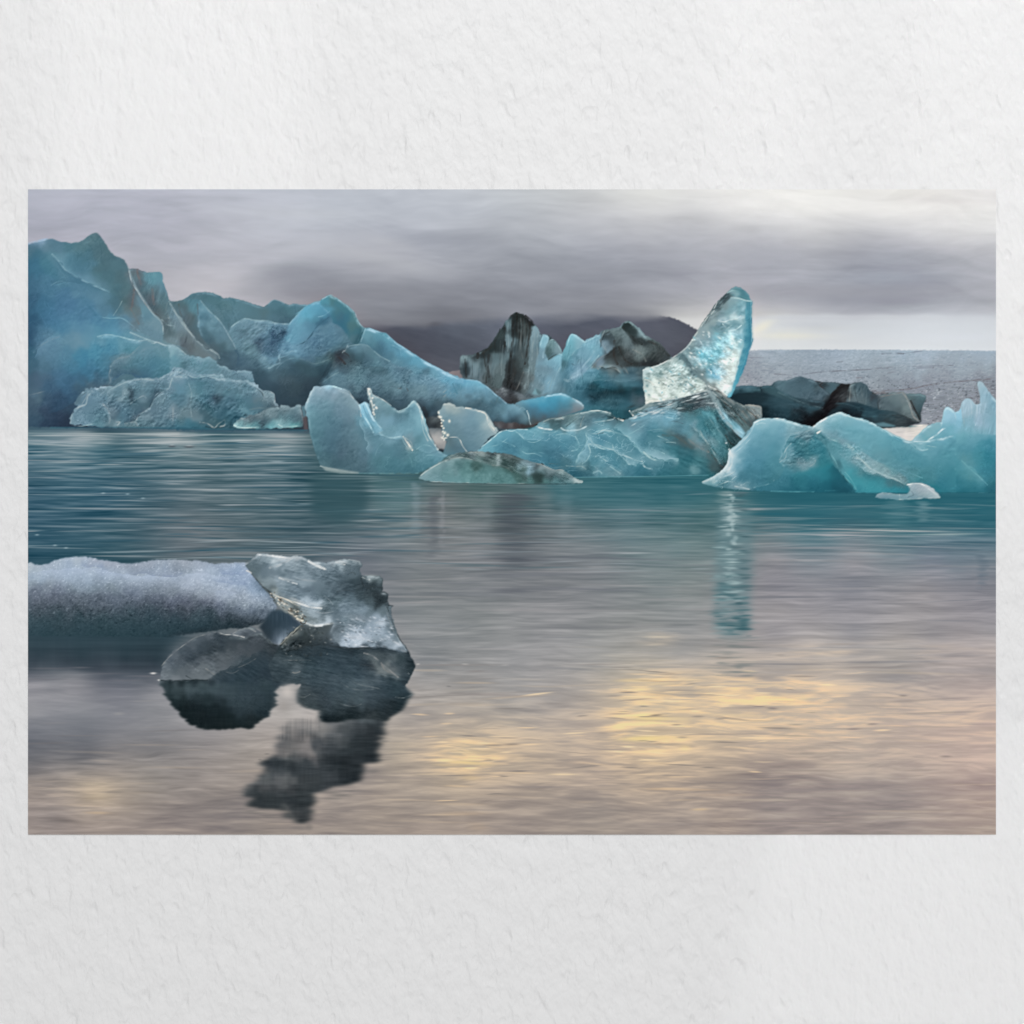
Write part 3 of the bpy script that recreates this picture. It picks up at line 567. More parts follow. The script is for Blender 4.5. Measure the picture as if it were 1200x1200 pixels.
layer(z(*B7, 432,170,455,148,515,98,570,123,640,183,685,256,665,350,645,450,600,570,545,650,470,650,430,540,442,400,434,300), CB, None, seed=402, tex=[(5,3,16,0)], facet=.6, clip=DB)
layer(z(*B7, 622,200,645,190,685,258,668,350,650,450,620,560,580,640,560,640,590,540,600,420,610,320), CB, ((160,178,180),.6,.4,1,1), seed=403, tex=[(3,3,12,0)], clip=DB)
layer(z(*B7, 660,400,715,385,740,430,800,400,838,385,830,470,800,560,760,640,690,680,630,640,640,520), CB, ((156,186,192),.7,.5,0,2), seed=404, tex=[(3,4,8,0)], clip=DB)
layer(z(*B7, 672,380,675,310,690,285,710,253,742,263,735,300,712,350,700,430,680,420), CB, ((176,206,212),.7,.8,-1,1), seed=405, clip=DB)
layer(z(*B7, 712,385,725,330,742,298,762,283,792,303,817,340,838,387,790,400,740,432), CB, ((172,200,206),.6,.9,0,2), seed=406, clip=DB)
layer(z(*B7, 832,520,830,440,842,365,860,318,880,268,902,246,932,256,992,305,962,340,920,372,880,420,850,470), CB, ((176,212,220),.7,.9,-1,1), seed=407, tex=[(3,5,6,30)], clip=DB)
layer(z(*B7, 930,402,960,345,992,303,1020,283,1060,263,1102,248,1100,300,1112,390,1060,440,1000,520,950,560,880,572,900,540,950,500,985,440,960,400), CB, ((172,204,212),.7,.7,-1,1), seed=408, tex=[(3,5,8,-30)], clip=DB)
layer(z(*F9, 75,372,110,343,160,333,200,323,226,314,242,340,300,420,330,480,365,600,270,600,200,585,120,575,50,615,25,605,60,540,130,510,180,470,185,400,150,352), CB, ((120,128,130),.7,.4,0,2), seed=409, tex=[(5,5,5,40)], facet=.6, clip=DB)
layer(z(*F9, 80,425,95,392,150,355,178,400,180,460,130,508,100,470), CB, ((160,176,182),.6,.6,0,2), seed=410, clip=DB)
layer(z(*F9, 226,320,242,293,280,276,335,324,412,398,385,440,310,380,262,345), CB, ((160,178,182),.7,.8,-1,2), seed=411, clip=DB)
layer(z(*F9, 300,420,340,400,400,420,440,405,482,424,552,494,582,530,500,580,420,590,365,600,330,500), CB, None, seed=412, tex=[(4,5,8,40)], facet=.6, soft=1, clip=DB)
layer(z(*F9, 0,620,60,612,150,600,200,610,280,605,420,600,460,640,380,900,-100,900,-100,700), CB, None, seed=413, soft=1.5, tex=[(4,12,6,0)], facet=.3, clip=DB)
ridge(*F9, ((150,160,162),3,(56,58,58),6,.6,60,612,140,600,190,616,225,648),(None,1,(30,62,72),12,.5,-60,760,100,750,200,780,300,770),((110,140,148),8,None,1,.4,-20,720,120,700,260,705,360,700))
# dirty vertical bands
strokes(*B7, (3.2,(44,47,48),.75,488,125,486,200,484,300,470,420,458,520,450,600),(2.6,(46,48,48),.75,513,105,513,180,512,250),(1.2,(52,54,54),.7,532,110,533,200,530,280),(1.4,(50,52,52),.6,556,130,556,210,550,290,560,340),
 (2.4,(50,50,50),.7,600,165,606,215,596,300,584,380,570,460),(1.0,(60,62,62),.6,580,150,578,240,568,330),(2.8,(48,52,53),.75,432,195,432,270,428,350),(1.5,(52,56,57),.7,365,275,358,330,366,380),(2.6,(54,58,58),.75,345,310,330,345,300,365,275,385),(2.0,(52,56,57),.7,280,390,290,450,300,520,300,590),
 (3.0,(56,60,62),.65,318,400,310,470,318,550),(3.6,(54,55,56),.75,240,390,236,415),(2.4,(52,58,61),.8,150,430,156,490,160,550),(5,(50,51,52),.7,470,540,480,590,490,630),(5,(58,60,60),.6,490,440,500,500,480,560),(1.6,(130,146,150),.6,455,170,450,240,455,300,450,370),(1.4,(112,118,118),.5,540,140,543,240,540,330,556,420),
 (2.0,(134,152,156),.6,620,200,640,260,625,330,620,430),(1.2,(140,158,162),.5,660,240,655,330,660,420,650,520),(1.2,(70,84,88),.6,676,250,690,262,675,300),(1.6,(122,124,122),.5,560,520,530,600,510,640),(1.2,(50,52,53),.5,395,215,385,260,365,300),(2.2,(40,41,42),.7,575,122,610,150,630,175),(1.6,(46,47,48),.7,470,125,500,106,530,104),
 (1.2,(92,100,102),.5,340,400,330,470,334,560),(1.0,(86,94,96),.5,398,300,396,400,390,520),(1.2,(120,134,136),.5,418,330,408,430,405,540),(.9,(120,134,138),.5,240,440,236,520,240,580),(.9,(76,86,90),.5,205,420,200,500,205,570))
strokes(*B7, (1.3,(176,206,212),.7,680,330,690,290,705,262,730,268),(1.2,(170,196,202),.7,740,300,770,290,800,320,825,375),(1.6,(60,72,75),.7,735,262,750,282),(1.4,(74,92,96),.7,735,430,760,410,790,395),(1.2,(160,200,210),.6,790,400,815,390,832,400),
 (1.3,(178,214,222),.7,868,330,885,275,902,255,940,268,985,305),(1.2,(92,134,146),.6,860,440,880,380,890,330),(1.4,(150,184,194),.5,900,400,930,360,970,340),(1.2,(90,120,134),.6,960,430,968,500,975,560),(2.2,(150,182,196),.55,900,560,950,530,985,470,1030,420,1060,370),(1.2,(84,112,124),.6,900,460,930,470,950,430),
 (1.3,(160,192,200),.6,990,310,1030,290,1070,270,1095,258),(1.6,(158,190,196),.5,1000,500,1050,450,1090,400),(1.6,(64,74,78),.6,1100,290,1105,330,1095,360),(3,(146,172,182),.5,850,570,880,580,900,540),(1.2,(150,180,188),.5,770,600,790,540,820,480),(1.4,(130,160,168),.5,740,640,760,580,770,540),(1.2,(170,190,192),.5,730,600,750,570))
strokes(*F9, (2.4,(136,158,162),.7,226,320,240,298,280,284,330,325,400,392),(3.4,(50,57,57),.75,240,325,290,380,330,420,370,440),(3.0,(58,58,57),.6,180,420,175,480,180,540,200,580),(1.6,(150,162,164),.6,110,350,90,390,80,420,100,450,120,480),(1.6,(70,80,84),.7,150,350,110,375,95,410),(2.2,(54,55,54),.6,210,460,230,510,260,560,300,580),
 (2.2,(130,136,134),.5,310,480,350,500,380,520,400,560),(2.6,(58,60,60),.6,420,420,480,450,530,490,565,525),(3.4,(52,56,57),.6,270,585,350,580,430,585,480,575),(1.6,(136,146,146),.6,75,600,140,600,190,615,225,645),(1.8,(118,126,126),.6,245,605,262,625,275,648),(2.2,(58,62,62),.6,225,590,240,620,258,650),(1.6,(132,146,152),.6,20,610,50,570,90,530,120,512),
 (1.3,(150,172,178),.5,0,620,25,600),(1.0,(160,160,158),.6,60,612,68,618))
dabs(*F9,(300,730,60,12,0,(86,126,136),.4),(200,700,50,16,0,(92,126,134),.45),(60,770,60,20,0,(60,110,122),.35),(350,640,30,14,0,(104,116,118),.5))
dabs(*F10,(110,115,40,14,-8,(82,120,128),.5),(220,120,60,14,8,(78,116,126),.45),(30,95,26,8,30,(28,52,60),.6),(180,60,120,18,0,(32,54,60),.5),(20,40,20,10,0,(26,60,70),.5))
grit(DB, 5, 5, 14, 4, 610, 1.5, 22)
# rubble at its foot
rb = z(*B7, 360,660,400,625,440,640,500,650,560,680,600,665,640,690,600,700,520,720,500,740,470,745,440,740,400,700)
region(rb, zc(*B7,(380,650,110,112,114),(420,640,130,130,130),(430,690,84,82,84),(470,660,60,60,62),(460,715,70,66,66),(520,690,120,122,124),(560,690,116,120,122),(600,680,90,100,104),(490,735,60,60,60)), [(16,2.6,2.2,30),(10,1.6,1.4,0,'n')], 0.6, 44, 0.7, 2, 6, 0.4)
facet(z(*B7, 622,672,645,628,690,660,672,680), (120,158,168), .85, .7); facet(z(*B7, 645,628,690,660,672,680,655,664), (78,98,104), .6, .7)

tone(1, 0)
# snow and far lit water between the bergs
region(z(980,380, 290,730, 430,720, 520,722, 600,705, 640,708, 640,760, 540,860, 420,790), zc(980,380,(380,735,195,194,192),(500,730,170,170,168),(600,715,205,203,198),(560,760,205,202,196),(500,790,212,208,203),(520,830,196,196,194),(420,770,202,200,198)), [(4,14,2,0)], 0.3, 4, 0.8)
strokes(980,380,(1.0,(130,130,128),.6,330,728,430,730,520,720),(1.2,(232,226,214),.7,520,715,600,712),(1.0,(175,172,168),.6,420,760,560,752))

tone(1.0, .3)
# --- dark low berg on the right
pts = (z(*K11, 60,520,130,440,180,435,230,432,300,440,380,432,400,410,440,398,490,400,540,380,590,368,640,385,680,400,740,410,800,408,870,418,940,425,970,412,1010,408,1045,425,1070,465,1100,485)
   + z(*R13, 290,500,380,485,450,475,470,474,490,490,540,490,590,488,620,500,630,515,610,560,590,620,595,685,560,700,500,720,430,722,300,740,100,900,-400,900,-800,760))
cps = (zc(*K11,(150,450,70,102,110),(200,450,76,106,114),(280,455,58,86,93),(310,460,46,62,68),(350,450,62,88,94),(395,425,66,86,92),(450,430,96,118,124),(520,420,88,108,115),(600,400,82,100,107),(640,430,86,106,113),(560,460,84,104,111),(650,490,82,100,107),(740,500,84,100,107),(700,430,74,88,93),(730,425,58,64,68),(800,440,86,106,112),(860,425,70,80,84),
  (420,470,66,92,98),(520,510,60,84,91),(620,530,56,76,83),(700,545,46,58,64),(760,530,60,68,72),(120,480,52,80,88),(180,480,42,64,72),(250,500,38,56,63),(320,520,38,57,64),(380,550,48,72,80),(450,545,56,82,90),(550,570,58,84,92),(650,580,56,80,88),(720,585,52,70,77),(300,580,30,46,52),(400,610,42,66,74),(480,630,46,72,80),(550,640,38,56,63),(560,600,34,44,50),(640,640,28,31,35),(700,650,27,29,32),(760,610,28,28,31),(790,560,36,33,35),
  (830,500,48,45,46),(860,460,50,47,47),(890,470,62,60,61),(880,510,74,72,72),(920,430,50,46,45),(930,480,66,64,64),(960,460,112,122,124),(960,520,104,114,117),(1010,430,80,96,102),(1020,480,90,102,106),(1010,540,92,102,105),(1060,480,76,92,98),(1060,540,82,98,103),(880,550,70,76,79),(930,560,50,66,73),(1000,585,44,66,74),(880,590,42,60,67),(960,610,38,58,66),(1050,600,46,70,79),(1100,530,72,88,94),(1100,570,76,92,97),(1120,610,48,72,80),(1060,650,50,76,84),(1000,640,34,46,52),(900,620,30,36,41)),)[0] \
 + zc(*R13,(250,510,70,72,76),(300,520,86,92,96),(330,510,106,114,116),(400,500,116,124,125),(460,490,124,128,128),(270,560,78,92,98),(330,560,96,106,109),(420,550,104,114,116),(440,590,88,96,98),(380,590,90,100,103),(280,590,66,84,90),(330,615,56,78,85),(200,620,52,80,89),(260,640,60,88,96),(220,670,48,62,68),(300,670,54,72,78),(380,640,66,84,89),(350,680,62,72,75),(450,640,68,78,81),(450,690,72,78,80),(520,690,64,66,68),(570,690,56,57,59),(490,520,112,118,118),(500,570,120,128,127),(480,620,106,112,112),(530,640,110,114,113),(560,670,112,116,116),(540,600,86,84,84),(560,620,62,60,60),(520,540,84,88,88),(560,540,88,104,108),(600,510,96,114,118),(590,560,80,96,100),(510,500,102,116,118),(580,640,66,74,76))
region(pts, cps, [(3.5,14,5,8),(2.5,4,3,0),(2,3,8,10,'n')], 0.4, 47, 0.7, 2.5, 10, 0.3)
CK = cps; KB = jag(pts, .4, 47)
layer(z(*K11, 60,530,115,485,310,475,480,530,600,560,740,590,700,605,560,605,430,570,300,575,200,565,80,540), CK, None, seed=421, soft=1, clip=KB, tex=[(2,12,4,5)])
layer(z(*K11, 120,445,180,433,300,438,380,430,450,470,540,510,650,530,755,545,740,592,600,562,480,532,380,492,310,476,200,482,110,492), CK, ((96,124,132),.8,.6,0,2), seed=422, soft=.8, clip=KB)
layer(z(*K11, 388,435,400,408,440,396,490,398,540,378,590,366,640,383,690,400,745,450,795,500,752,547,650,532,540,512,450,472), CK, ((124,140,146),.8,.6,0,2), seed=423, soft=.8, clip=KB, tex=[(3,5,5,20)])
layer(z(*K11, 690,402,740,408,800,406,872,416,840,460,800,500,745,452), CK, ((118,134,138),.7,.5,0,2), seed=424, clip=KB)
layer(z(*K11, 735,605,782,545,802,490,872,418,937,428,915,470,910,548,840,552,800,605), CK, None, seed=425, clip=KB, tex=[(3,4,6,60)])
layer(z(*K11, 908,548,915,470,937,428,970,410,1010,406,1046,423,1072,463,1100,483,1132,498,1132,592,1050,572,980,547), CK, ((136,146,148),.7,.7,0,2), seed=426, clip=KB, tex=[(4,4,9,10)])
layer(z(*K11, 800,605,910,550,980,550,1050,574,1132,594,1240,606,1330,640,1270,680,1180,680,1060,690,900,660,760,660), CK, None, seed=427, clip=KB, soft=1, tex=[(2,8,3,10)])
layer(z(*R13, 295,602,290,500,380,483,450,473,470,478,512,560,562,650,595,686,560,692,480,647,400,614), CK, ((140,146,146),.7,.7,0,2), seed=428, clip=KB, tex=[(4,5,6,40)])
layer(z(*R13, 488,490,540,488,590,486,622,498,632,515,610,560,592,620,580,655,540,580,512,530), CK, ((130,146,148),.7,.6,0,2), seed=429, clip=KB)
layer(z(*R13, 180,620,295,604,400,616,480,649,562,692,500,722,425,724,300,700,200,680), CK, None, seed=430, clip=KB, soft=1, tex=[(2,6,3,10)])
strokes(*K11, (1.2,(120,136,142),.5,400,412,445,400,490,404,545,384,590,374,635,388),(1.3,(62,58,60),.7,690,402,740,412,720,430,745,450),(2,(100,122,128),.4,430,480,520,520,620,560,740,590),(4,(28,28,31),.5,740,590,790,550,810,500),(3,(44,42,43),.6,880,425,850,460,810,490),(1.8,(130,138,139),.6,940,430,935,480,930,540),(1.2,(132,140,140),.5,1010,450,1020,500,1030,550),
  (1.0,(50,60,64),.5,965,440,975,500,990,550),(2.2,(88,116,124),.5,150,455,220,458,300,462),(2,(34,50,57),.6,305,445,312,470),(1,(110,128,133),.4,1040,440,1050,490,1045,560),(1.3,(56,66,70),.7,1127,500,1125,540,1135,595),(2,(66,92,100),.4,820,560,900,560,1000,590),(1.6,(60,58,58),.6,1095,488,1160,492,1200,486))
strokes(*R13, (2.0,(142,142,140),.7,462,480,500,530,520,590,540,650,580,680),(2.0,(52,50,50),.75,520,540,545,590,570,640,580,670),(1.2,(126,120,120),.6,300,512,380,498,450,482),(1.2,(138,146,146),.5,480,500,510,560,530,620),(1.6,(62,90,98),.5,150,600,230,620,300,610,330,612),(2.4,(76,108,116),.4,180,640,250,650,310,640),(1.2,(52,56,58),.5,300,640,400,640,480,650,560,690),(1.6,(104,96,96),.6,255,480,330,480,350,495))
facet(z(*R13, 250,700,330,690,410,712,415,722,300,722), (104,140,150), .8, .8)

tone(.96, .5)
grit(KB, 4, 8, 6, 20, 611, 1.5, 22)
# --- the great berg on the left
TOP = (z(*A, 10,165,60,148,110,135,160,125,180,122,210,128,240,140,300,148,380,145,410,130,440,105,470,87,490,80,505,80,520,92,535,110,570,160,595,205,625,238,665,252,700,272,718,308,735,338,745,333,790,333,820,348,855,360,900,357,940,354,962,366,968,390,970,430,995,490,1010,550,1025,560,1060,562,1100,555)
  + z(*B3, 100,125,150,90,200,78,250,75,300,82,340,100,380,122,440,118,500,135,560,150,610,170,660,180,690,158,710,140,732,130,770,140,800,155,835,168,880,160,920,166,960,168,1000,152,1050,140,1075,120,1110,100,1127,97,1160,118)
  + z(*B5, 265,115,310,150,360,185,395,220,410,260,430,300,460,327,490,328,515,335,560,352,615,365,640,390,690,435,740,465,800,505,870,550,940,590,1000,620,1060,650,1110,680,1160,685)
  + z(*B7, 0,515,60,545,110,565,180,570,240,580,290,610,335,645,360,670,400,700,440,735,500,745,560,780,600,850,620,900,300,960))
pts = TOP + [(600, 505), (560, 530), (400, 530), (400, 505), (33, 501), (28, 501)]
cps = (zc(*A,(30,150,128,150,165),(100,128,148,170,186),(30,200,88,122,136),(140,150,112,138,148),(230,170,98,130,142),(450,110,105,128,132),(490,100,108,126,130),(300,175,92,128,138),(380,170,98,128,134),(500,150,96,122,128),(60,250,78,120,136),(60,320,72,118,138),(150,300,82,128,142),(220,270,104,142,154),(190,350,84,130,146),(150,450,84,126,146),(60,430,76,116,136),(100,600,72,116,138),(40,560,66,104,126),(60,720,60,98,120),(180,680,78,122,146),
   (290,300,88,130,144),(250,400,92,134,150),(340,300,84,124,138),(400,250,84,122,134),(420,330,86,126,140),(520,230,92,118,124),(560,200,98,120,124),(550,300,88,116,122),(600,280,92,118,124),(500,400,92,126,134),(450,390,98,136,150),(560,420,86,118,126),(600,470,92,124,132),(640,300,98,124,130),(700,330,98,122,128),(680,400,94,116,120),(720,450,100,122,126),(640,520,84,116,124),(620,580,84,116,126),(690,560,94,112,114),
   (380,480,92,132,150),(300,560,82,122,146),(430,560,92,134,154),(430,640,86,128,150),(350,680,90,134,156),(500,540,100,138,154),(560,520,98,134,146),(560,620,92,130,146),(400,750,96,140,160),(250,760,86,132,154),(500,700,88,134,156),(600,700,92,140,160),(620,750,98,146,166),(700,690,100,138,154),(700,640,112,130,134),(760,560,110,110,110),(765,500,108,112,114),(730,600,116,122,122),(780,640,122,124,124),(800,700,118,128,132),(820,620,112,144,152),(800,560,116,136,142),(850,740,114,140,148),(880,700,126,148,154),(840,660,104,136,146),
   (750,345,120,122,122),(790,345,122,112,112),(770,400,116,130,134),(800,380,118,120,120),(800,430,106,112,116),(840,400,108,146,154),(880,390,110,152,160),(940,390,112,150,158),(850,460,104,130,136),(850,520,100,112,116),(900,500,106,120,124),(895,550,108,108,110),(890,600,96,106,110),(960,470,114,142,150),(960,540,110,128,132),(990,600,104,122,126),(950,620,104,116,118),(1000,690,110,116,118),(930,650,112,114,114),(960,680,118,122,122),(1050,680,122,134,138),(1040,620,118,138,144),(1010,740,104,112,114),(1070,740,128,138,142)),)[0] \
 + zc(*A2,(40,30,64,100,122),(40,100,60,94,116),(90,60,84,122,142),(50,200,68,106,124),(110,170,94,130,148),(150,120,96,134,152),(220,80,96,138,156),(300,130,106,142,156),(370,120,116,148,160),(420,60,100,144,162),(420,110,104,146,162),(520,60,96,144,162),(600,100,96,148,166),(520,110,102,148,164),(480,190,86,142,162),(600,180,84,138,158),(700,130,102,148,162),(720,180,92,140,152),(800,110,120,152,162),(850,180,108,142,152),(920,140,122,150,156),(960,190,110,144,152),(1040,170,126,152,158),(1040,220,106,144,152),(1100,250,112,148,158),(1080,300,100,144,156),
   (200,180,94,132,150),(300,200,92,134,152),(200,260,90,128,146),(120,280,86,120,136),(60,300,76,110,126),(300,280,82,128,148),(400,240,78,134,156),(450,320,74,122,144),(550,270,82,130,148),(560,340,76,118,136),(640,270,104,132,140),(690,250,122,144,150),(630,320,98,124,132),(720,300,96,132,140),(820,280,90,132,144),(900,280,86,130,144),(750,350,92,120,128),(850,350,84,124,138),(950,330,84,126,138),(1000,280,92,136,148),(100,400,84,108,124),(60,380,78,104,120),(250,380,78,116,138),(180,440,72,104,124),(300,430,70,106,128),(400,390,72,110,130),(500,390,78,110,126),(560,425,96,108,116),(460,430,84,108,120),(380,440,78,106,120),(620,400,92,118,128),
   (100,520,92,112,122),(60,500,94,116,128),(40,520,84,104,116),(150,540,68,94,112),(250,540,62,88,108),(330,500,68,100,120),(340,580,66,92,108),(60,600,76,98,112),(160,620,62,82,100),(250,630,56,74,92),(300,680,52,68,84),(60,690,66,92,108),(200,700,54,74,92)) \
 + zc(*B3,(60,170,104,118,120),(90,200,106,114,116),(130,260,108,112,112),(60,230,112,130,136),(20,230,122,140,146),(100,280,108,112,114),(150,340,104,112,114),(200,430,110,112,112),(180,330,94,116,122),(170,190,100,138,146),(150,130,98,134,142),(200,150,102,140,150),(200,230,98,134,146),(230,200,112,146,156),(240,290,102,134,144),(210,370,90,116,124),(280,300,112,142,150),(330,350,104,132,140),(280,390,88,112,120),(360,390,106,132,140),(420,440,108,130,136),(380,460,88,108,114),(440,520,84,106,116),(350,540,82,102,110),
   (20,320,126,138,140),(60,380,124,128,128),(100,430,116,112,112),(150,440,118,114,112),(200,480,122,120,118),(260,500,128,128,128),(320,530,130,134,136),(130,480,118,114,112),(250,450,112,118,120),(300,470,98,108,112),(40,420,132,142,144),
   (200,90,102,128,134),(250,110,94,122,128),(300,130,96,126,132),(350,160,94,124,130),(280,200,98,130,138),(330,230,102,128,134),(400,170,104,130,134),(440,150,104,134,140),(400,250,94,124,132),(500,180,104,132,138),(470,230,98,128,136),(560,200,102,130,136),(600,220,100,126,132),(660,220,102,122,126),(730,170,98,128,136),(750,220,86,116,124),(800,270,82,112,122),(830,200,90,124,132),(880,200,94,130,140),(700,260,96,124,132),
   (550,280,124,150,158),(500,310,122,148,156),(450,340,112,140,148),(550,340,108,134,142),(500,350,98,120,128),(480,400,112,138,146),(540,420,120,144,150),(620,330,124,148,156),(600,390,116,140,148),(700,310,104,136,148),(700,380,82,112,130),(720,410,74,104,122),(780,370,70,98,114),(760,340,104,138,152),(820,330,110,148,164),(620,430,84,104,116),(660,470,86,114,130),(650,410,92,122,136),(720,500,84,116,132),(560,490,108,132,138),(480,490,104,128,136),(540,560,92,114,124),(640,530,116,142,150),(690,530,108,138,150),(600,560,84,108,118),(640,600,102,126,134),(700,600,108,134,142),(600,680,66,90,100),(640,670,68,92,102),(720,680,86,106,114),(680,720,72,92,102),
   (780,450,96,134,152),(770,520,120,154,168),(850,480,112,152,170),(820,420,104,146,164),(880,500,114,152,168),(950,400,106,150,168),(900,340,108,156,174),(1000,330,98,142,160),(880,280,112,160,178),(950,220,108,170,190),(1000,200,106,164,184),(1060,230,96,152,172),(1020,270,94,144,160),(930,250,110,166,184),(1100,200,96,152,170),(1100,260,76,120,138),(1060,300,72,112,130),(1130,130,88,130,136),(1090,140,96,152,166),(1160,190,84,126,134),(1180,260,78,118,132),(1150,300,90,124,138),(1100,330,100,136,150),(1150,350,106,142,156),(1050,380,96,132,148),(1000,430,92,128,146),(1050,450,92,126,142),(1150,430,94,130,144),(950,470,98,134,150),(960,540,90,120,134),(880,540,94,128,140),(900,570,74,98,106),(860,600,70,94,104),(780,590,86,112,122),(800,640,74,96,104),(900,680,70,88,96),(960,620,74,98,106),(1000,580,88,116,126),(1010,640,68,92,100),(1070,560,86,112,118),(1100,590,62,88,98),(1080,640,54,78,88),(1130,540,80,92,94),(1020,690,66,82,90),(880,740,72,86,92),(800,740,68,84,92),(950,740,66,80,88),(820,690,84,96,102),(740,740,66,86,96)) \
 + zc(*B5,(225,115,98,138,142),(230,150,92,132,138),(270,170,84,132,144),(200,160,88,132,142),(330,200,82,128,138),(330,260,74,122,136),(390,260,94,134,138),(380,320,90,124,126),(410,360,76,120,130),(320,330,68,116,132),(350,380,76,120,132),(260,250,74,122,136),(280,290,70,116,132),(240,300,100,138,154),(220,340,98,136,152),(270,380,96,130,144),(200,420,92,128,144),(320,420,98,130,140),(380,400,96,126,132),(260,460,92,124,134),(430,400,60,98,108),(445,360,64,104,114),
   (480,360,112,154,164),(560,390,100,148,162),(620,380,106,158,172),(520,430,94,136,148),(460,420,94,134,146),(600,470,90,132,148),(560,480,80,118,132),(660,450,100,148,164),(700,480,106,156,174),(640,530,92,132,146),(800,540,106,160,178),(740,540,96,142,158),(760,500,104,158,176),(680,560,106,146,158),(900,600,110,160,178),(860,580,108,160,178),(820,610,106,150,164),(1000,650,122,168,186),(940,650,116,160,174),(1100,700,118,168,188),(1050,690,116,162,180),(1160,710,108,160,182),
   (430,460,106,136,144),(400,470,98,128,138),(360,480,84,112,120),(480,470,104,132,140),(520,500,98,130,138),(420,520,76,104,112),(480,540,88,116,126),(380,530,72,90,96),(320,500,88,90,92),(300,540,78,78,82),(280,520,70,70,74),(340,560,88,100,104),(260,560,92,102,106),(300,600,86,104,112),(350,620,102,124,130),(420,600,104,128,134),(420,570,92,114,120),(550,570,106,138,146),(600,560,98,128,138),(520,620,84,110,118),(580,620,82,108,116),(480,640,96,122,130),(650,600,108,140,150),(700,610,96,126,138),(740,600,104,144,158),(280,660,108,134,142),(240,680,110,136,144),(350,680,112,136,142),(300,720,112,136,144),(450,690,110,136,142),(560,680,108,132,140),(620,660,108,136,144),(700,690,112,142,152),(760,660,104,132,142),(840,650,112,146,158),(880,690,116,148,160),(900,630,92,124,136),(960,700,122,156,170),(800,740,120,146,154),(900,760,122,146,152),(1000,750,120,150,160),(1080,740,112,150,164),(1120,760,96,142,158),(650,740,108,130,136),(560,740,100,122,130),(420,740,106,128,134)) \
 + zc(*B6,(200,30,96,124,134),(300,40,104,130,138),(420,60,104,130,138),(450,130,74,94,104),(400,130,84,104,112),(420,170,60,78,88),(600,90,104,128,134),(560,60,100,124,132),(640,150,84,106,114),(700,200,76,96,106),(750,190,84,106,114),(680,230,66,86,96),(700,80,114,138,144),(800,90,114,136,142),(900,60,114,146,158),(760,60,104,130,138),(820,130,116,138,144),(740,140,92,112,120),(860,180,82,98,106),(900,150,98,118,126),(880,240,66,78,86),(920,230,70,88,96),(950,190,88,112,120),(900,280,54,62,68),(930,270,80,96,104),(960,330,60,66,72),(1000,140,112,138,148),(960,100,118,144,154),(1030,150,108,128,134),(980,200,92,108,114),(1060,120,108,142,154),(1110,80,96,142,158),(1180,100,116,162,180),(1140,160,112,140,148),(1180,180,96,118,126),(1050,180,92,106,112)) \
 + zc(*B7,(20,560,112,168,188),(60,560,112,168,188),(80,620,100,150,168),(100,640,90,138,154),(50,640,112,156,172),(140,600,118,172,190),(200,600,120,174,192),(200,640,114,160,176),(260,620,122,172,188),(290,660,116,154,168),(330,680,110,142,152),(130,670,118,154,166),(60,690,110,146,158),(20,710,112,144,152),(100,720,98,124,132),(200,690,106,136,146),(260,710,112,140,148),(200,740,90,114,122),(150,760,88,112,120)) \
 + zc(*B8,(250,80,112,148,160),(300,110,96,128,138),(200,130,88,112,118),(260,150,86,110,118),(310,180,92,118,126),(330,130,82,112,122),(370,140,84,114,124),(410,130,104,136,146),(380,180,104,134,142),(430,170,114,148,158),(430,210,112,144,154),(350,230,94,120,128),(400,250,84,108,116),(340,260,78,98,106),(480,180,122,156,166),(500,220,104,136,146),(470,250,78,104,114),(530,240,86,114,124),(560,200,116,146,154),(580,240,92,124,134),(570,280,74,92,100),(600,290,78,86,88),(480,290,72,84,90))
b, m = region(pts, cps, [(3.2,16,14,-35),(3.0,6,5,0),(2.4,2.6,2.4,0,'n')], 0.35, 50, 0.6, 2.6, 9, 0.45)
CA = cps; BERG = jag(pts, 0.35, 50)
topB3 = z(*B3, 960,168,920,168,880,160,835,168,800,155,770,140,732,130,710,140,690,158,660,180,610,172,560,150,500,135,440,118,380,122,340,100,300,82,250,75,200,78,150,90,100,125)
layer(z(*B3, 100,120,205,110,205,140,190,160,190,220,190,320,215,385,260,440,300,480,345,545,300,510,230,460,170,400,120,340,80,270,40,200,10,150), CA, None, seed=301, tex=[(3,5,14,15)], clip=BERG)
layer(z(*B3, 210,130,240,170,280,215,330,260,370,310,410,345,430,320,470,290,525,262,580,272,640,278,690,278,730,292,790,300,840,298,880,250,920,205,960,170) + topB3, CA, ((150,172,178),.7,.5,0,2), seed=302, clip=BERG)
layer(z(*B3, 210,130,240,170,280,215,330,260,370,310,410,380,440,430,462,475,490,520,420,570,345,545,300,480,260,440,215,385,190,320,190,220,195,150), CA, ((150,172,180),.9,.75,2,2), seed=303, tex=[(3,6,12,-40)], clip=BERG)
layer(z(*B3, 410,350,430,320,470,290,525,262,580,272,640,278,690,278,730,292,790,300,840,298,870,330,900,380,880,440,880,490,850,480,820,510,760,530,740,590,690,620,640,570,580,520,520,500,470,480,440,430), CA, ((150,176,184),.8,.6,0,2), seed=304, facet=.55, warp=3, tex=[(5,6,5,-30)], clip=BERG)
layer(z(*B3, 760,535,820,510,850,485,900,500,950,540,1010,585,1070,570,1130,545,1110,600,1060,690,1000,790,960,850,700,850,640,760,600,640,640,600,700,640,740,600), CA, None, seed=305, soft=2.0, facet=.4, clip=BERG)
layer(z(*B5, 160,140,160,165,200,200,235,240,150,310,90,370,10,440,-40,445,-100,400,-60,290,-20,250,20,205,60,175,100,155,150,142), CA, ((156,196,210),.7,.5,0,2), seed=306, clip=BERG)
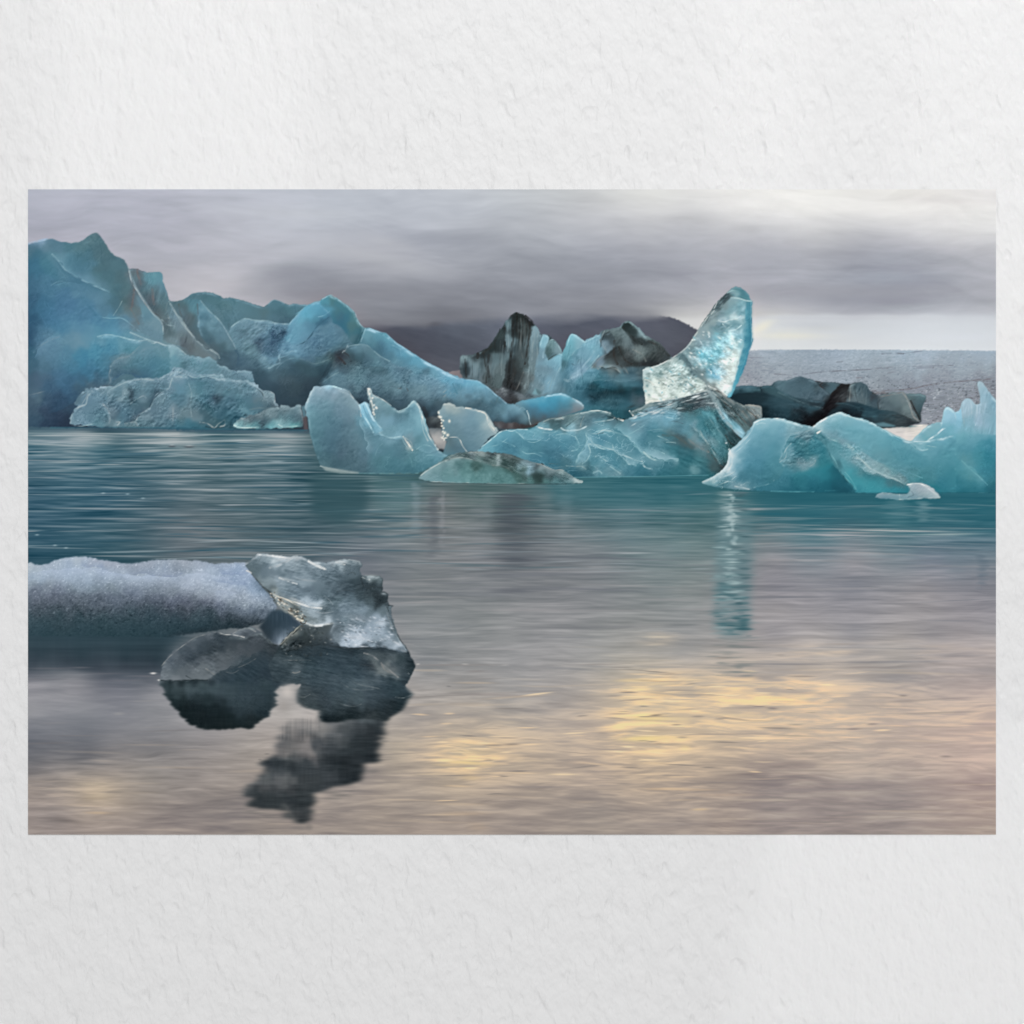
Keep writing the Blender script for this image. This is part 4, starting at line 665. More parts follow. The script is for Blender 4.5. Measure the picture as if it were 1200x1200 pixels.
layer(z(*B5, 235,290,300,320,340,370,370,430,350,455,300,500,260,560,200,580,120,590,60,560,-20,520,-60,460,10,440,90,370,150,315), CA, ((140,172,186),1.0,.5,0,2), seed=307, soft=1.2, clip=BERG, tex=[(3,5,5,30)])
layer(z(*B5, 150,138,225,96,260,114,310,149,360,185,395,220,412,262,430,300,460,332,440,380,426,420,410,445,370,430,340,370,300,320,240,290,232,240,200,200,160,165), CA, ((174,204,210),.7,.8,-1,1), seed=308, clip=BERG)
layer(z(*B5, 460,332,490,328,515,335,560,352,615,365,640,390,690,435,740,465,800,505,870,550,940,590,1000,620,1060,650,1110,680,1160,685,1160,720,1000,690,900,650,820,640,760,600,700,610,640,570,580,530,530,490,480,450,430,445), CA, ((176,210,222),.8,.85,-1,2), seed=309, clip=BERG)
layer(z(*B5, 350,470,420,445,480,450,530,490,580,530,640,560,700,600,760,605,700,640,600,600,520,600,460,610,420,560,380,540), CA, ((142,172,182),.9,.7,0,2), seed=310, soft=1.0, clip=BERG)
# faces of the nearest peak
layer(z(*A, 735,338,745,333,790,333,820,348,855,360,900,357,940,354,962,366,970,430,995,490,1010,550,1060,640,1120,720,1200,810,1200,900,1000,850,968,770,950,700,910,660,870,610,830,555,790,490,752,430,735,370), CA, ((140,160,166),.8,.5,0,2), seed=311, tex=[(4,4,16,10)], clip=BERG)
layer(z(*A, 735,340,752,400,790,480,830,545,870,605,910,655,950,695,968,735,975,790,960,850,900,860,860,790,830,700,810,600,770,520,740,440), CA, ((168,182,186),.9,.8,1,2), seed=312, clip=BERG)
layer(z(*A, 190,230,230,270,280,335,340,380,400,410,460,440,520,465,590,497,660,560,690,640,620,660,560,620,500,560,440,520,380,480,300,430,240,380,200,300), CA, None, seed=313, soft=2.5, alpha=.8, clip=BERG)
layer(z(*A2, 510,88,560,76,620,80,680,92,740,110,800,118,900,140,1000,155,1060,160,1110,215,1130,240,1040,300,990,350,930,385,840,380,720,395,640,430,560,420,500,440,430,440,440,380,440,300,450,200,470,130), CA, ((160,190,200),.9,.8,0,2), seed=314, soft=1.2, clip=BERG, tex=[(2.5,6,6,0)])
layer(z(*A2, 600,300,620,270,660,240,720,230,780,190,850,160,920,150,1000,160,1080,200,1100,250,1040,300,960,350,900,385,800,382,700,395,640,430,590,425), CA, ((148,162,168),.9,.5,1,2), seed=315, soft=1.6, clip=BERG, tex=[(3,5,5,0)])
stroke(z(*A, 735,345,752,400,790,480,830,545,870,605,910,655,950,695,968,735), [1,1.5,2,2,2.2,2,1.5,1], cal((164,178,182)), .5, 2.0)
ridge(*A, ((136,168,180),5,(74,116,134),7,.5,190,230,230,270,280,335,340,380,400,410,460,440,520,465,590,497),((70,108,126),8,None,1,.4,180,450,300,430,420,450))
ridge(*A2, (None,1,(120,154,172),8,.5,60,250,80,190,130,130,200,90,260,70),((60,88,108),10,(58,78,96),10,.5,150,640,250,600,320,560,350,520),((60,92,114),9,None,1,.45,600,390,700,350,800,370,900,390))
ridge(*B3, ((96,106,110),5,(150,162,164),4,.5,0,160,40,225,80,270,110,320,150,375,200,430,260,470,330,510,345,540),((66,96,112),6,None,1,.5,430,480,460,520,470,600),(None,1,(70,98,116),5,.5,690,380,710,410,770,430),((62,90,108),6,(62,90,108),5,.5,720,350,780,350,830,380))
# rough white rime along the crests
for P_, w_, c_, a_ in [(z(*A, 20,158,60,146,110,134,155,125),2.6,(168,190,206),.8),(z(*B3,690,160,710,142,732,132,770,141,800,156),1.2,(150,178,184),.5),(z(*B3,835,170,880,162,920,168,960,170,1000,154,1050,142),1.3,(156,182,190),.6),
   (z(*B5,170,125,225,98,260,116,310,151,360,187,395,222,412,262,430,300,460,330),1.4,(172,202,208),.75),(z(*B5,465,328,490,330,515,337,560,354,615,367,640,392,690,437,740,467,800,507,870,552,940,592,1000,622,1060,652,1110,682,1160,687),1.4,(168,204,216),.7),
   (z(*B7,0,518,60,548,110,568,180,573,240,583,290,613,335,648,360,673,400,703,440,738),1.4,(166,204,218),.7),(z(*B3,100,128,150,92,200,80,250,78,300,84,340,102),1.0,(136,160,166),.4)]:
    stroke(P_, w_, cal(c_), a_, 1.0, brk=.3)
# ridges, cracks and ledges
strokes(*A,(2.0,(132,164,176),.6,190,230,230,270,280,335,340,380,400,410,460,440,520,465,590,497),(1.6,(166,180,184),.75,725,320,735,370,752,430,790,490,830,555,870,610,910,660,950,700,968,735,970,790),(2.0,(84,90,94),.5,800,500,840,570,880,620,930,660,990,700),
  (1.4,(158,170,172),.65,1010,560,1040,610,1080,680,1120,740,1170,790),(1.8,(150,168,172),.5,960,690,1000,725,1050,735),(3,(122,110,110),.5,790,340,795,380,815,440),(3,(118,108,108),.55,895,480,900,540,905,580),(2.6,(112,104,106),.55,765,480,760,540,750,600),(2.2,(116,112,110),.4,740,610,780,680,800,720),
  (1.2,(140,176,190),.55,520,670,600,680,680,680,740,720,800,770),(3,(70,112,134),.4,420,560,460,610,500,660,530,690),(1.6,(118,152,166),.4,180,450,240,420,300,430),(1.4,(128,140,142),.5,1000,570,990,620,1010,680),(1.2,(140,160,164),.5,620,660,660,600,680,560))
strokes(*A2,(1.8,(160,190,200),.7,510,88,560,76,620,80,680,92,740,110,800,118),(1.8,(156,180,188),.7,740,60,800,85,860,110,920,128),(1.6,(164,184,190),.75,800,120,850,115,900,135,930,128,985,150,1050,155,1100,190,1130,215),(2.0,(134,150,156),.55,600,300,620,270,660,240,720,230,760,200,800,160),(3,(72,106,130),.35,600,400,700,350,800,370),
  (2.2,(120,146,160),.4,60,200,100,160,160,120,240,90),(1.5,(120,134,142),.5,20,500,70,490,110,480,140,470),(1.6,(140,150,154),.5,570,440,600,400,590,360,600,320))
strokes(*B3,(1.6,(146,168,176),.65,212,135,240,170,280,215,330,260,370,310,410,380,440,430,460,475),(2.0,(158,172,174),.65,0,160,40,225,80,270,110,320,150,375,200,430,260,470,330,510,345,540),(1.4,(88,96,100),.5,190,160,195,230,190,300),(1.8,(92,98,100),.45,60,160,70,220,100,280),(2,(82,106,116),.5,410,300,415,350),
  (1.6,(150,176,184),.65,430,320,470,290,525,262,580,272,640,278,690,278,730,292,790,300,840,302),(1.2,(156,188,200),.55,840,296,880,250,920,205,960,175),(1.4,(66,98,116),.7,1110,255,1060,290,1020,330,980,390,930,435,890,450),(1.6,(70,98,116),.55,690,380,710,410,770,430),(2.2,(130,170,188),.5,790,440,830,420,850,380),
  (2.2,(150,176,186),.5,760,530,770,570,730,590,690,610),(1.4,(140,170,184),.5,880,500,850,490,820,520,760,540),(4,(56,78,88),.5,1130,580,1090,630,1060,690,1020,740,990,790),(3,(58,82,92),.4,600,640,640,700,700,760),(1.8,(130,158,168),.4,740,620,800,560,870,540,940,550),(1.4,(120,142,148),.45,960,560,1010,580,1060,570,1130,540),
  (1.2,(140,182,200),.5,1040,250,1080,240,1120,210),(1.6,(116,168,188),.4,880,230,940,200,1000,180))
strokes(*B5,(1.8,(50,88,98),.75,458,340,440,380,426,420,412,440),(1.5,(170,200,208),.5,470,335,455,375,440,420),(1.3,(140,168,176),.6,360,455,420,445,480,450,530,490,580,530,640,560),(1.2,(66,104,118),.6,100,370,60,420,10,440),(1.3,(160,180,184),.5,345,452,330,485,310,500),(3,(60,56,58),.6,270,520,300,550,330,580),(1.6,(60,62,66),.5,320,500,350,520,370,560),(2,(60,84,94),.6,240,560,190,590,130,600),
  (5,(48,66,76),.5,220,590,190,650,150,710,120,740),(1.8,(82,106,114),.5,560,610,500,600,440,620),(1.5,(128,168,184),.5,660,450,720,480,790,530),(1.2,(90,124,138),.5,870,630,920,640,960,680),(1.2,(84,110,120),.5,740,700,770,720),(1.2,(84,112,122),.4,560,730,590,745),(1.4,(84,124,140),.5,1085,720,1100,760,1120,790),(1.3,(138,162,168),.5,150,715,200,690,240,660,280,640))
strokes(*B6,(4,(56,74,84),.5,380,120,420,180,480,200),(5,(70,92,102),.5,600,150,660,190,720,230,780,210),(4,(52,58,64),.6,880,230,900,280,890,310),(3,(64,78,86),.5,830,190,870,220,920,260),(1.2,(150,156,156),.5,1020,150,1060,120,1100,130),(1.0,(90,84,84),.5,760,90,770,110),(1.0,(90,86,88),.5,700,90,730,100))
strokes(*B7,(1.3,(80,128,146),.5,65,600,80,640,95,670),(1.0,(150,186,198),.4,120,600,115,640),(2,(88,112,118),.5,330,720,360,740,380,700),(1.6,(150,160,160),.4,0,660,30,640,50,670),(2.2,(86,114,122),.5,330,740,370,720,400,740))
dabs(*B3,(730,380,60,14,35,(66,94,112),.6),(790,365,30,12,-15,(62,88,106),.6),(610,435,20,8,20,(80,96,108),.6),(660,540,24,14,40,(140,164,172),.5),(765,520,8,14,20,(170,200,210),.6),(880,490,14,8,30,(150,186,200),.6),(500,350,40,16,0,(96,118,126),.45),(560,320,50,14,10,(128,152,160),.35),(960,600,60,34,20,(64,86,94),.45),(800,690,50,30,20,(92,102,108),.3))
dabs(*B5,(320,490,10,5,-20,(170,164,162),.7),(350,460,6,10,30,(150,168,176),.6),(290,560,30,16,30,(72,74,78),.5),(260,600,20,8,-50,(112,122,126),.4),(500,660,40,8,10,(86,108,116),.4),(770,710,8,14,0,(80,104,116),.5),(580,735,10,14,0,(82,104,112),.5),(660,740,16,6,0,(92,112,120),.5),(720,750,8,8,0,(84,88,92),.4))
# rough granular snow over its lower right slope
gb = bbox(z(*B5, 150,560,1200,830)); gm = blur(fill(z(*B5,150,720,260,560,420,540,640,560,800,640,960,680,1100,760,1150,850,700,850,400,800), gb), 6)
tint(gb, relief(gb, 4, 3.2, 61, 3) * 2.6, gm)
gb = bbox(z(*B3, 420,260,1100,760)); gm = blur(fill(z(*B3,430,330,530,270,720,290,850,310,900,420,860,520,760,600,640,660,520,540,430,420), gb), 5)
tint(gb, relief(gb, 6, 5, 62, 4, -30) * 3.0, gm)

grit(BERG, 3.2, 9, 14, -30, 601, 1, 40)
grit(z(*B3, 420,330,520,270,840,300,900,420,860,480,760,530,640,600,520,520), 9, 6, 5, -30, 602, 3)
grit(z(*B5, 150,720,260,560,420,570,640,560,820,610,1000,660,1150,740,850,800,400,800), 9, 7, 5, 10, 603, 3)
grit(z(*A2, 510,90,800,120,1060,160,1120,240,930,390,640,430,440,430,200,300,60,200,200,80), 4.5, 8, 7, 20, 604, 5)
grit(z(*A, 740,345,950,360,1010,560,1200,800,960,770,830,540), 6, 4, 14, 10, 605, 2)
grit(z(*B5, 100,370,230,290,340,370,350,450,200,560,-40,500), 6, 6, 6, 20, 606, 3)
# middle shelf and the pale lumpy front of the great berg
sh = z(*A2, 1010,145,1050,155,1085,182,1120,215) + z(*B4, 100,95,150,103,200,108,240,120,270,108,300,128,340,165,400,185,440,205,500,208,575,213,585,260,595,300,500,400,200,300,0,230)
region(sh, zc(*B4,(20,50,150,172,176),(60,90,128,154,160),(20,110,112,152,162),(100,120,130,156,162),(150,150,108,144,152),(60,160,110,146,154),(110,165,88,118,126),(200,130,128,154,162),(230,170,104,140,148),(270,125,130,156,162),(300,150,112,140,146),(330,190,104,134,142),(260,210,112,142,150),(150,205,126,152,160),(380,200,124,146,152),(420,220,126,148,154),(400,240,98,124,132),(470,230,112,136,144),(530,215,132,154,162),(500,250,104,128,136),(560,230,130,152,160),(560,270,104,132,140),(460,280,112,138,146),(330,235,130,150,156)), [(7,5,4,0),(5,2.4,2.6,0)], 0.8, 52, 0.6, 2, 7, 0.3, rim=((166,186,192),.5,.7,0,2))
lump = z(*A2, 313,702,322,650,340,605,372,575,352,570,362,530,395,485,440,452,490,443,530,435,575,440,600,436,632,436,660,412,720,395,780,383,840,380,900,385,950,375,1000,350,1030,330,1045,303,1080,320,1130,322) \
   + z(*B4, 30,185,60,200,110,203,150,228,200,235,280,233,370,240,380,260,420,262,470,275,530,275,570,290,600,305,630,335,655,350,690,350,730,372,737,420,760,455,700,480,600,520,520,560,450,625,200,626,0,622) + z(*A2, 800,735,560,722,440,718)
cps = (zc(*A2,(330,680,130,150,158),(360,640,118,142,152),(360,590,124,146,156),(380,540,96,120,130),(400,500,112,134,144),(430,480,128,150,158),(470,470,118,142,152),(430,540,112,138,150),(420,600,114,140,150),(450,650,108,136,146),(400,700,128,152,162),(500,500,120,146,156),(500,560,114,140,150),(540,450,128,144,150),(560,500,110,138,148),(540,560,108,132,142),(570,580,124,142,150),(600,620,124,138,144),(540,640,100,130,140),(500,700,110,142,150),(580,690,112,132,138),
   (600,460,132,152,158),(650,440,128,150,156),(640,480,108,134,142),(680,490,146,160,164),(720,420,120,144,150),(720,520,112,134,140),(760,400,132,154,162),(740,510,62,80,90),(800,430,110,138,146),(850,410,128,148,154),(880,450,108,136,144),(800,500,102,128,136),(830,510,124,142,148),(780,560,92,118,126),(700,560,98,124,134),(640,570,102,126,136),(700,640,92,124,136),(680,680,96,126,136),(780,610,94,122,132),(740,690,116,134,138),(640,690,134,150,154),(620,660,96,116,124),(860,560,84,108,116),(840,600,110,128,134),(800,650,126,140,144),(860,640,118,134,140),(840,690,110,132,138),(920,500,96,120,128),(940,470,88,110,118),(900,560,108,128,136),(920,600,112,132,140),(960,430,110,136,144),(1000,380,120,144,152),(950,400,118,140,148),(1040,330,138,158,166),(1000,460,120,142,150),(960,520,120,140,146),(1000,540,112,136,144),(980,620,112,134,142),(960,680,104,128,136),(1060,380,128,150,158),(1050,440,112,144,154),(1040,520,98,132,142),(1100,400,124,150,160),(1090,460,106,142,154),(1100,560,104,132,140),(1040,600,134,150,156),(1035,650,128,142,148),(1010,700,92,124,134),(1100,640,116,134,138),(1080,700,92,130,140),(1160,450,112,144,152),(1160,560,110,134,140),(1170,650,128,142,146),(1150,700,84,126,138)),)[0] \
 + zc(*B4,(20,210,138,160,168),(60,240,132,154,162),(120,230,134,156,164),(30,300,112,142,152),(100,280,108,142,152),(200,260,104,140,150),(200,310,92,132,142),(280,260,114,144,152),(320,255,126,150,156),(360,260,130,152,158),(280,330,98,132,142),(350,320,104,132,140),(300,400,84,114,126),(240,400,86,124,136),(310,400,66,86,96),(400,310,118,146,154),(400,350,104,138,146),(450,290,118,142,150),(450,330,104,134,142),(500,300,120,142,148),(540,330,108,136,144),(560,290,128,148,154),(600,330,124,144,150),(580,370,106,132,140),(640,360,126,142,148),(600,400,112,128,134),(640,400,112,128,132),(700,370,136,150,154),(710,410,122,134,138),(740,450,100,108,112),(680,450,96,114,120),(620,450,98,124,132),(540,400,94,126,136),(480,400,92,128,138),(440,440,84,118,130),(400,420,90,124,136),(500,460,90,126,136),(560,460,86,122,132),(540,495,108,142,150),(480,510,76,112,124),(420,500,72,110,122),(350,450,78,112,124),(350,520,70,106,118),(280,480,76,112,122),(200,450,82,112,122),(150,360,118,146,152),(130,440,122,140,146),(100,500,122,138,142),(50,420,96,126,136),(30,480,118,134,140),(150,520,118,132,136),(80,560,90,122,130),(20,560,104,130,138),(150,590,72,116,128),(250,540,80,108,116),(300,590,78,108,114),(400,570,66,102,112),(450,540,68,106,118),(420,610,62,96,106),(250,610,66,108,120),(60,610,72,116,130))
b, m = region(lump, cps, [(8,6,5,0),(6,2.8,2.6,20),(3,1.8,1.8,0,'n')], 0.9, 53, 0.6, 2.4, 7, 0.4, rim=((172,190,198),.5,.75,-1,2))
CL = cps; LB = jag(lump, 0.9, 53); RM = ((176,192,198),.8,.9,-1,2)
layer(z(*A2, 575,438,632,436,660,412,720,395,840,380,900,385,950,375,1000,350,1020,400,1010,440,960,480,920,500,890,570,830,640,790,690,640,715,600,650,580,560), CL, RM, .8, 321, tex=[(6,5,4,0)], facet=.6, clip=LB)
layer(z(*A2, 1000,350,1030,330,1045,303,1080,320,1130,322) + z(*B4, 30,185,60,200,110,203,150,228,200,235,280,233,370,240,380,262,330,262,250,250,170,255,110,240,60,260) + z(*A2, 1110,372,1060,365,1030,390,1010,450), CL, RM, .8, 322, tex=[(6,4,3,0)], facet=.6, clip=LB)
layer(z(*A2, 313,702,325,650,340,605,372,575,420,560,440,500,470,470,490,465,520,480,545,550,580,600,600,650,590,700,560,722,440,718), CL, RM, .8, 323, tex=[(5,6,5,0)], facet=.6, clip=LB)
layer(z(*A2, 780,715,795,660,850,605,890,575,925,500,965,480,1010,450,1030,390,1060,365,1110,370) + z(*B4, 110,240,170,255,250,250,330,262,380,262,470,275,530,275,590,300,655,350,735,372,760,455,600,480,450,625,200,626,0,622), CL, RM, .9, 324, tex=[(6,6,5,0)], facet=.6, clip=LB)
layer(z(*B4, 640,345,690,350,732,372,738,425,700,430,660,420), CL, ((180,192,194),.6,.8,-1,1), .5, 325, clip=LB)
ridge(*A2, ((66,84,98),5,None,1,.5,700,690,760,680,800,640,860,600),((70,94,108),6,None,1,.5,890,570,920,500,960,480),(None,1,(80,104,116),5,.4,600,560,640,600,680,600))
ridge(*B4, (None,1,(76,108,122),7,.45,110,240,170,258,250,255,330,268),((84,112,124),6,(84,112,124),4,.4,380,300,420,360,430,430),(None,1,(64,100,112),6,.5,40,600,200,612,330,612,440,612))
strokes(*A2,(1.8,(160,176,182),.65,320,690,330,640,350,600,400,575,430,560,440,510,470,470),(1.4,(158,174,180),.6,600,460,640,440,680,420,740,400,830,388,900,395),(1.6,(156,174,180),.6,780,680,800,640,860,600,890,570,920,500,960,480,1010,450,1030,390,1050,370,1100,370),(1.3,(150,166,172),.5,740,560,780,530,830,505,850,520),(1.4,(60,76,88),.6,700,690,760,680,800,640),(1.6,(62,84,98),.5,950,480,900,530,870,590),
  (1.6,(172,184,186),.6,640,690,665,690,650,710),(1.6,(150,160,164),.6,700,700,770,690,790,715),(1.6,(150,160,166),.5,545,560,580,600,600,650,590,700),(2,(150,162,168),.55,1040,590,1040,640,1035,700),(1.2,(150,166,172),.5,450,470,420,530,400,560),(1.2,(90,112,122),.5,360,560,390,510,430,480),(1.2,(44,56,68),.75,315,705,380,718,440,722),(1.2,(150,176,182),.7,330,710,400,716,480,700))
strokes(*B4,(1.4,(160,178,184),.6,0,240,40,215,110,235,170,255,250,250,330,262,380,265),(1.4,(150,172,178),.5,110,240,130,300,150,370,140,440,150,530),(1.6,(168,174,174),.75,210,570,250,575,280,590,310,610,340,580,380,555,382,590,350,600),(1.2,(48,64,72),.6,250,600,300,612,360,608),(1.3,(150,164,170),.5,640,345,660,380,650,420),(1.2,(158,168,172),.6,690,352,730,378,732,425),(1.2,(60,80,88),.6,610,335,640,360,660,400),
  (1.2,(142,158,162),.5,390,330,410,345,430,330),(1.3,(60,90,104),.5,100,130,110,170,130,190),(2,(120,138,142),.4,560,480,620,470,700,470,760,455))
dabs(*B4,(312,402,16,7,0,(62,78,90),.7),(530,520,14,8,0,(56,76,84),.6),(540,490,14,12,0,(120,152,158),.5),(20,470,20,16,0,(140,148,152),.5))
grit(LB, 9, 6, 5, 10, 607, 1.2, 18); grit(sh, 7, 6, 5, 10, 608, 1.2, 18)
sml = z(*B4, 443,600,460,570,490,545,540,530,580,520,640,500,690,475,740,465,790,450,830,455,860,465,900,445,918,450,925,500,935,560,930,600,860,612,600,618,470,614)
region(sml, zc(*B4,(455,590,160,190,190),(500,590,130,170,172),(480,555,128,142,144),(530,545,124,130,132),(560,570,100,116,120),(540,605,140,178,176),(620,520,128,138,140),(600,560,104,120,124),(640,585,70,90,98),(600,600,104,142,146),(700,500,134,146,148),(700,540,104,120,124),(700,590,120,168,172),(760,480,130,140,142),(780,520,104,122,126),(800,470,134,144,146),(800,590,130,164,166),(770,595,150,180,180),(840,500,112,130,134),(830,560,112,138,142),(880,480,130,146,150),(880,540,98,118,124),(900,460,146,158,160),(880,590,110,160,160),(920,560,96,110,114)), [(9,5,4,-20),(6,2.2,2,0)], 0.8, 54, 0.6, 2, 6, 0.4, rim=((164,176,178),.5,.6,-1,2))
strokes(*B4,(1.2,(200,220,218),.7,448,590,480,605,540,608,620,605),(1.0,(190,214,212),.6,760,585,790,600,850,600,910,595),(1.2,(50,62,70),.6,620,575,660,585,640,600),(1.4,(46,66,76),.7,440,620,600,622,800,622,960,630))
facet(z(*B4, 918,465,945,450,960,520,970,640,940,640,932,560), (96,92,96), .85, .8); facet(z(*B4, 918,460,945,450,955,520,935,540), (92,128,140), .85, .8)
# shore shadow and specks of ice on the water
stroke([(33,502.5),(120,503),(200,504),(280,505),(362,506)], 4.5, (66,92,106), .55, 2); stroke([(60,501.5),(150,501),(260,503),(360,504.5)], 1.6, (62,106,120), .5, 1.5)
for (x, y, rx, ry, cc) in [(202,523.3,4.5,1.2,(86,98,106)),(222,523.8,6,1.3,(92,102,108))]: dab(x, y, rx, ry, cc, .85, 0, 1.5); dab(x, y-1.6, rx*.7, .8, (168,176,180), .6)
for (x, y) in [(121.5,578),(44,626.8),(65,639),(78,642),(150,579),(168,584)]: dab(x, y, 2.4, .8, (150,172,180), .7)

tone(.92, .2)
grit(sml, 7, 5, 3, -15, 609, 1, 14)
# --- blue slab
slab = z(*B8, 500,142,540,120,620,105,700,88,770,72,825,64,870,82,905,100,940,118,968,132,984,152,986,172,970,186,900,208,830,232,760,250,680,268,625,300,600,285,590,240,560,190,530,165)
region(slab, zc(*B8,(520,140,120,160,172),(580,130,112,168,186),(560,170,96,140,154),(640,110,104,166,186),(620,150,88,150,172),(700,95,108,172,192),(700,130,84,158,182),(770,80,112,176,196),(780,110,90,164,186),(830,75,118,180,198),(850,100,104,168,188),(900,110,114,168,182),(700,180,84,142,162),(620,200,88,130,146),(780,150,84,150,172),(800,190,84,136,152),(860,140,92,146,162),(900,150,102,144,156),(950,140,134,158,166),(970,160,142,156,160),(930,180,128,142,148),(880,190,110,134,142),(820,215,104,126,134),(740,215,84,122,136),(650,240,84,118,130),(700,245,92,114,122),(640,275,88,96,98)), [(2.0,16,6,-10),(1.6,5,3,0)], 0.3, 55, 0.6, 2, 9, 0.15, rim=((176,212,222),.6,.8,0,2))
strokes(*B8,(1.3,(196,214,216),.7,585,190,598,225,602,260,612,288),(1.4,(150,182,192),.5,500,150,530,160,560,185),(1.2,(180,200,206),.6,905,102,950,126,980,152),(2.4,(94,86,84),.7,620,296,660,276,720,262),(1.6,(140,170,178),.5,530,185,550,165,570,180))
facet(z(*B8, 520,240,545,205,585,200,600,250,600,285,540,280), (112,140,148), .4, 2)
# dark pebbly strip under the slab
region(z(*B8, 345,268,400,262,440,278,500,270,560,285,610,290,650,278,640,300,560,318,470,318,400,316,360,300), zc(*B8,(370,280,96,94,96),(430,290,84,78,80),(400,310,120,120,122),(480,280,120,116,116),(500,300,86,80,80),(560,300,78,72,72),(610,300,84,84,84)), [(13,2.2,2,0),(8,1.4,1.4,0,'n')], .5, 56, .8, 2, 5, .3)
# dark water gap and far rubble left of the clear block
region(z(*B6, 890,300,950,290,985,290,1005,330,1000,375,930,378,905,370), zc(*B6,(910,320,70,76,80),(950,310,110,116,118),(960,340,56,60,64),(980,360,84,88,90),(930,370,72,80,86)), [(14,5,1.6,0),(6,2,1.5,0)], .4, 57, .8, 1.5, 5, .3)
region(z(*B6, 905,375,1000,372,1040,450,1045,520,985,520,950,470,925,420), zc(*B6,(930,395,140,144,146),(980,385,124,128,130),(960,430,186,182,178),(990,470,176,172,168),(1000,420,176,174,172),(990,510,150,150,150),(970,490,166,162,160)), [(4,8,2,0)], .3, 58, .8, 1.5, 5, .1)

tone(.9, .4)
# --- clear block and its glitter
blk = z(*B6, 978,262,1000,240,1015,205,1050,194,1080,202,1120,222,1165,226,1190,228) + z(*B8, 190,170,240,183,290,195,312,220,328,250,350,290,387,332,372,352,330,370,280,430,240,475,160,480,60,500,-20,520) + z(*B6, 1030,500,1042,462,1012,440,1008,400,1012,350,1000,310)
region(blk, zc(*B8,(30,145,178,186,184),(0,180,150,170,174),(60,165,168,178,176),(120,180,148,168,172),(100,250,142,166,172),(50,230,134,160,166),(200,200,136,164,172),(200,260,134,164,172),(270,230,150,174,178),(200,340,126,154,162),(120,330,124,152,160),(260,320,138,164,170),(60,320,126,152,158),(110,400,122,150,156),(200,430,118,148,156),(240,420,128,156,162),(300,350,150,172,176),(330,320,160,176,178),(270,290,148,170,174),(310,260,178,192,192),(50,400,114,132,136),(80,440,108,130,136),(20,440,122,142,146),(20,490,104,140,148),(110,450,104,132,140)), [(2.4,12,7,20),(2.0,4,3,0)], .5, 59, .6, 2, 8, .2, rim=((206,210,204),.5,.7,-1,2))
strokes(*B8,(1.6,(224,222,212),.8,155,170,190,174,235,188,285,205,302,225,310,255,330,290,355,325),(1.2,(196,204,200),.5,300,240,318,290,345,330,370,345),(1.2,(200,204,200),.8,45,375,90,375,115,395,130,430,150,460,162,475),(1.0,(170,180,178),.6,0,150,40,140,80,155),(1,(96,118,124),.5,50,390,40,430,20,470))
rs = np.random.RandomState(5)
for (x, y) in [(985,262),(990,290),(998,296),(1004,312),(1016,318),(1005,335),(1008,356),(1020,372),(1014,395),(1026,405),(1018,428),(1034,440),(1024,452),(1012,440),(1048,420),(1060,322)]:
    dab(B6[0]+x/6, B6[1]+y/6, rs.uniform(.8,2), rs.uniform(.8,1.8), (242,236,220), .85, rs.uniform(-40,40))

tone(.9, .8)
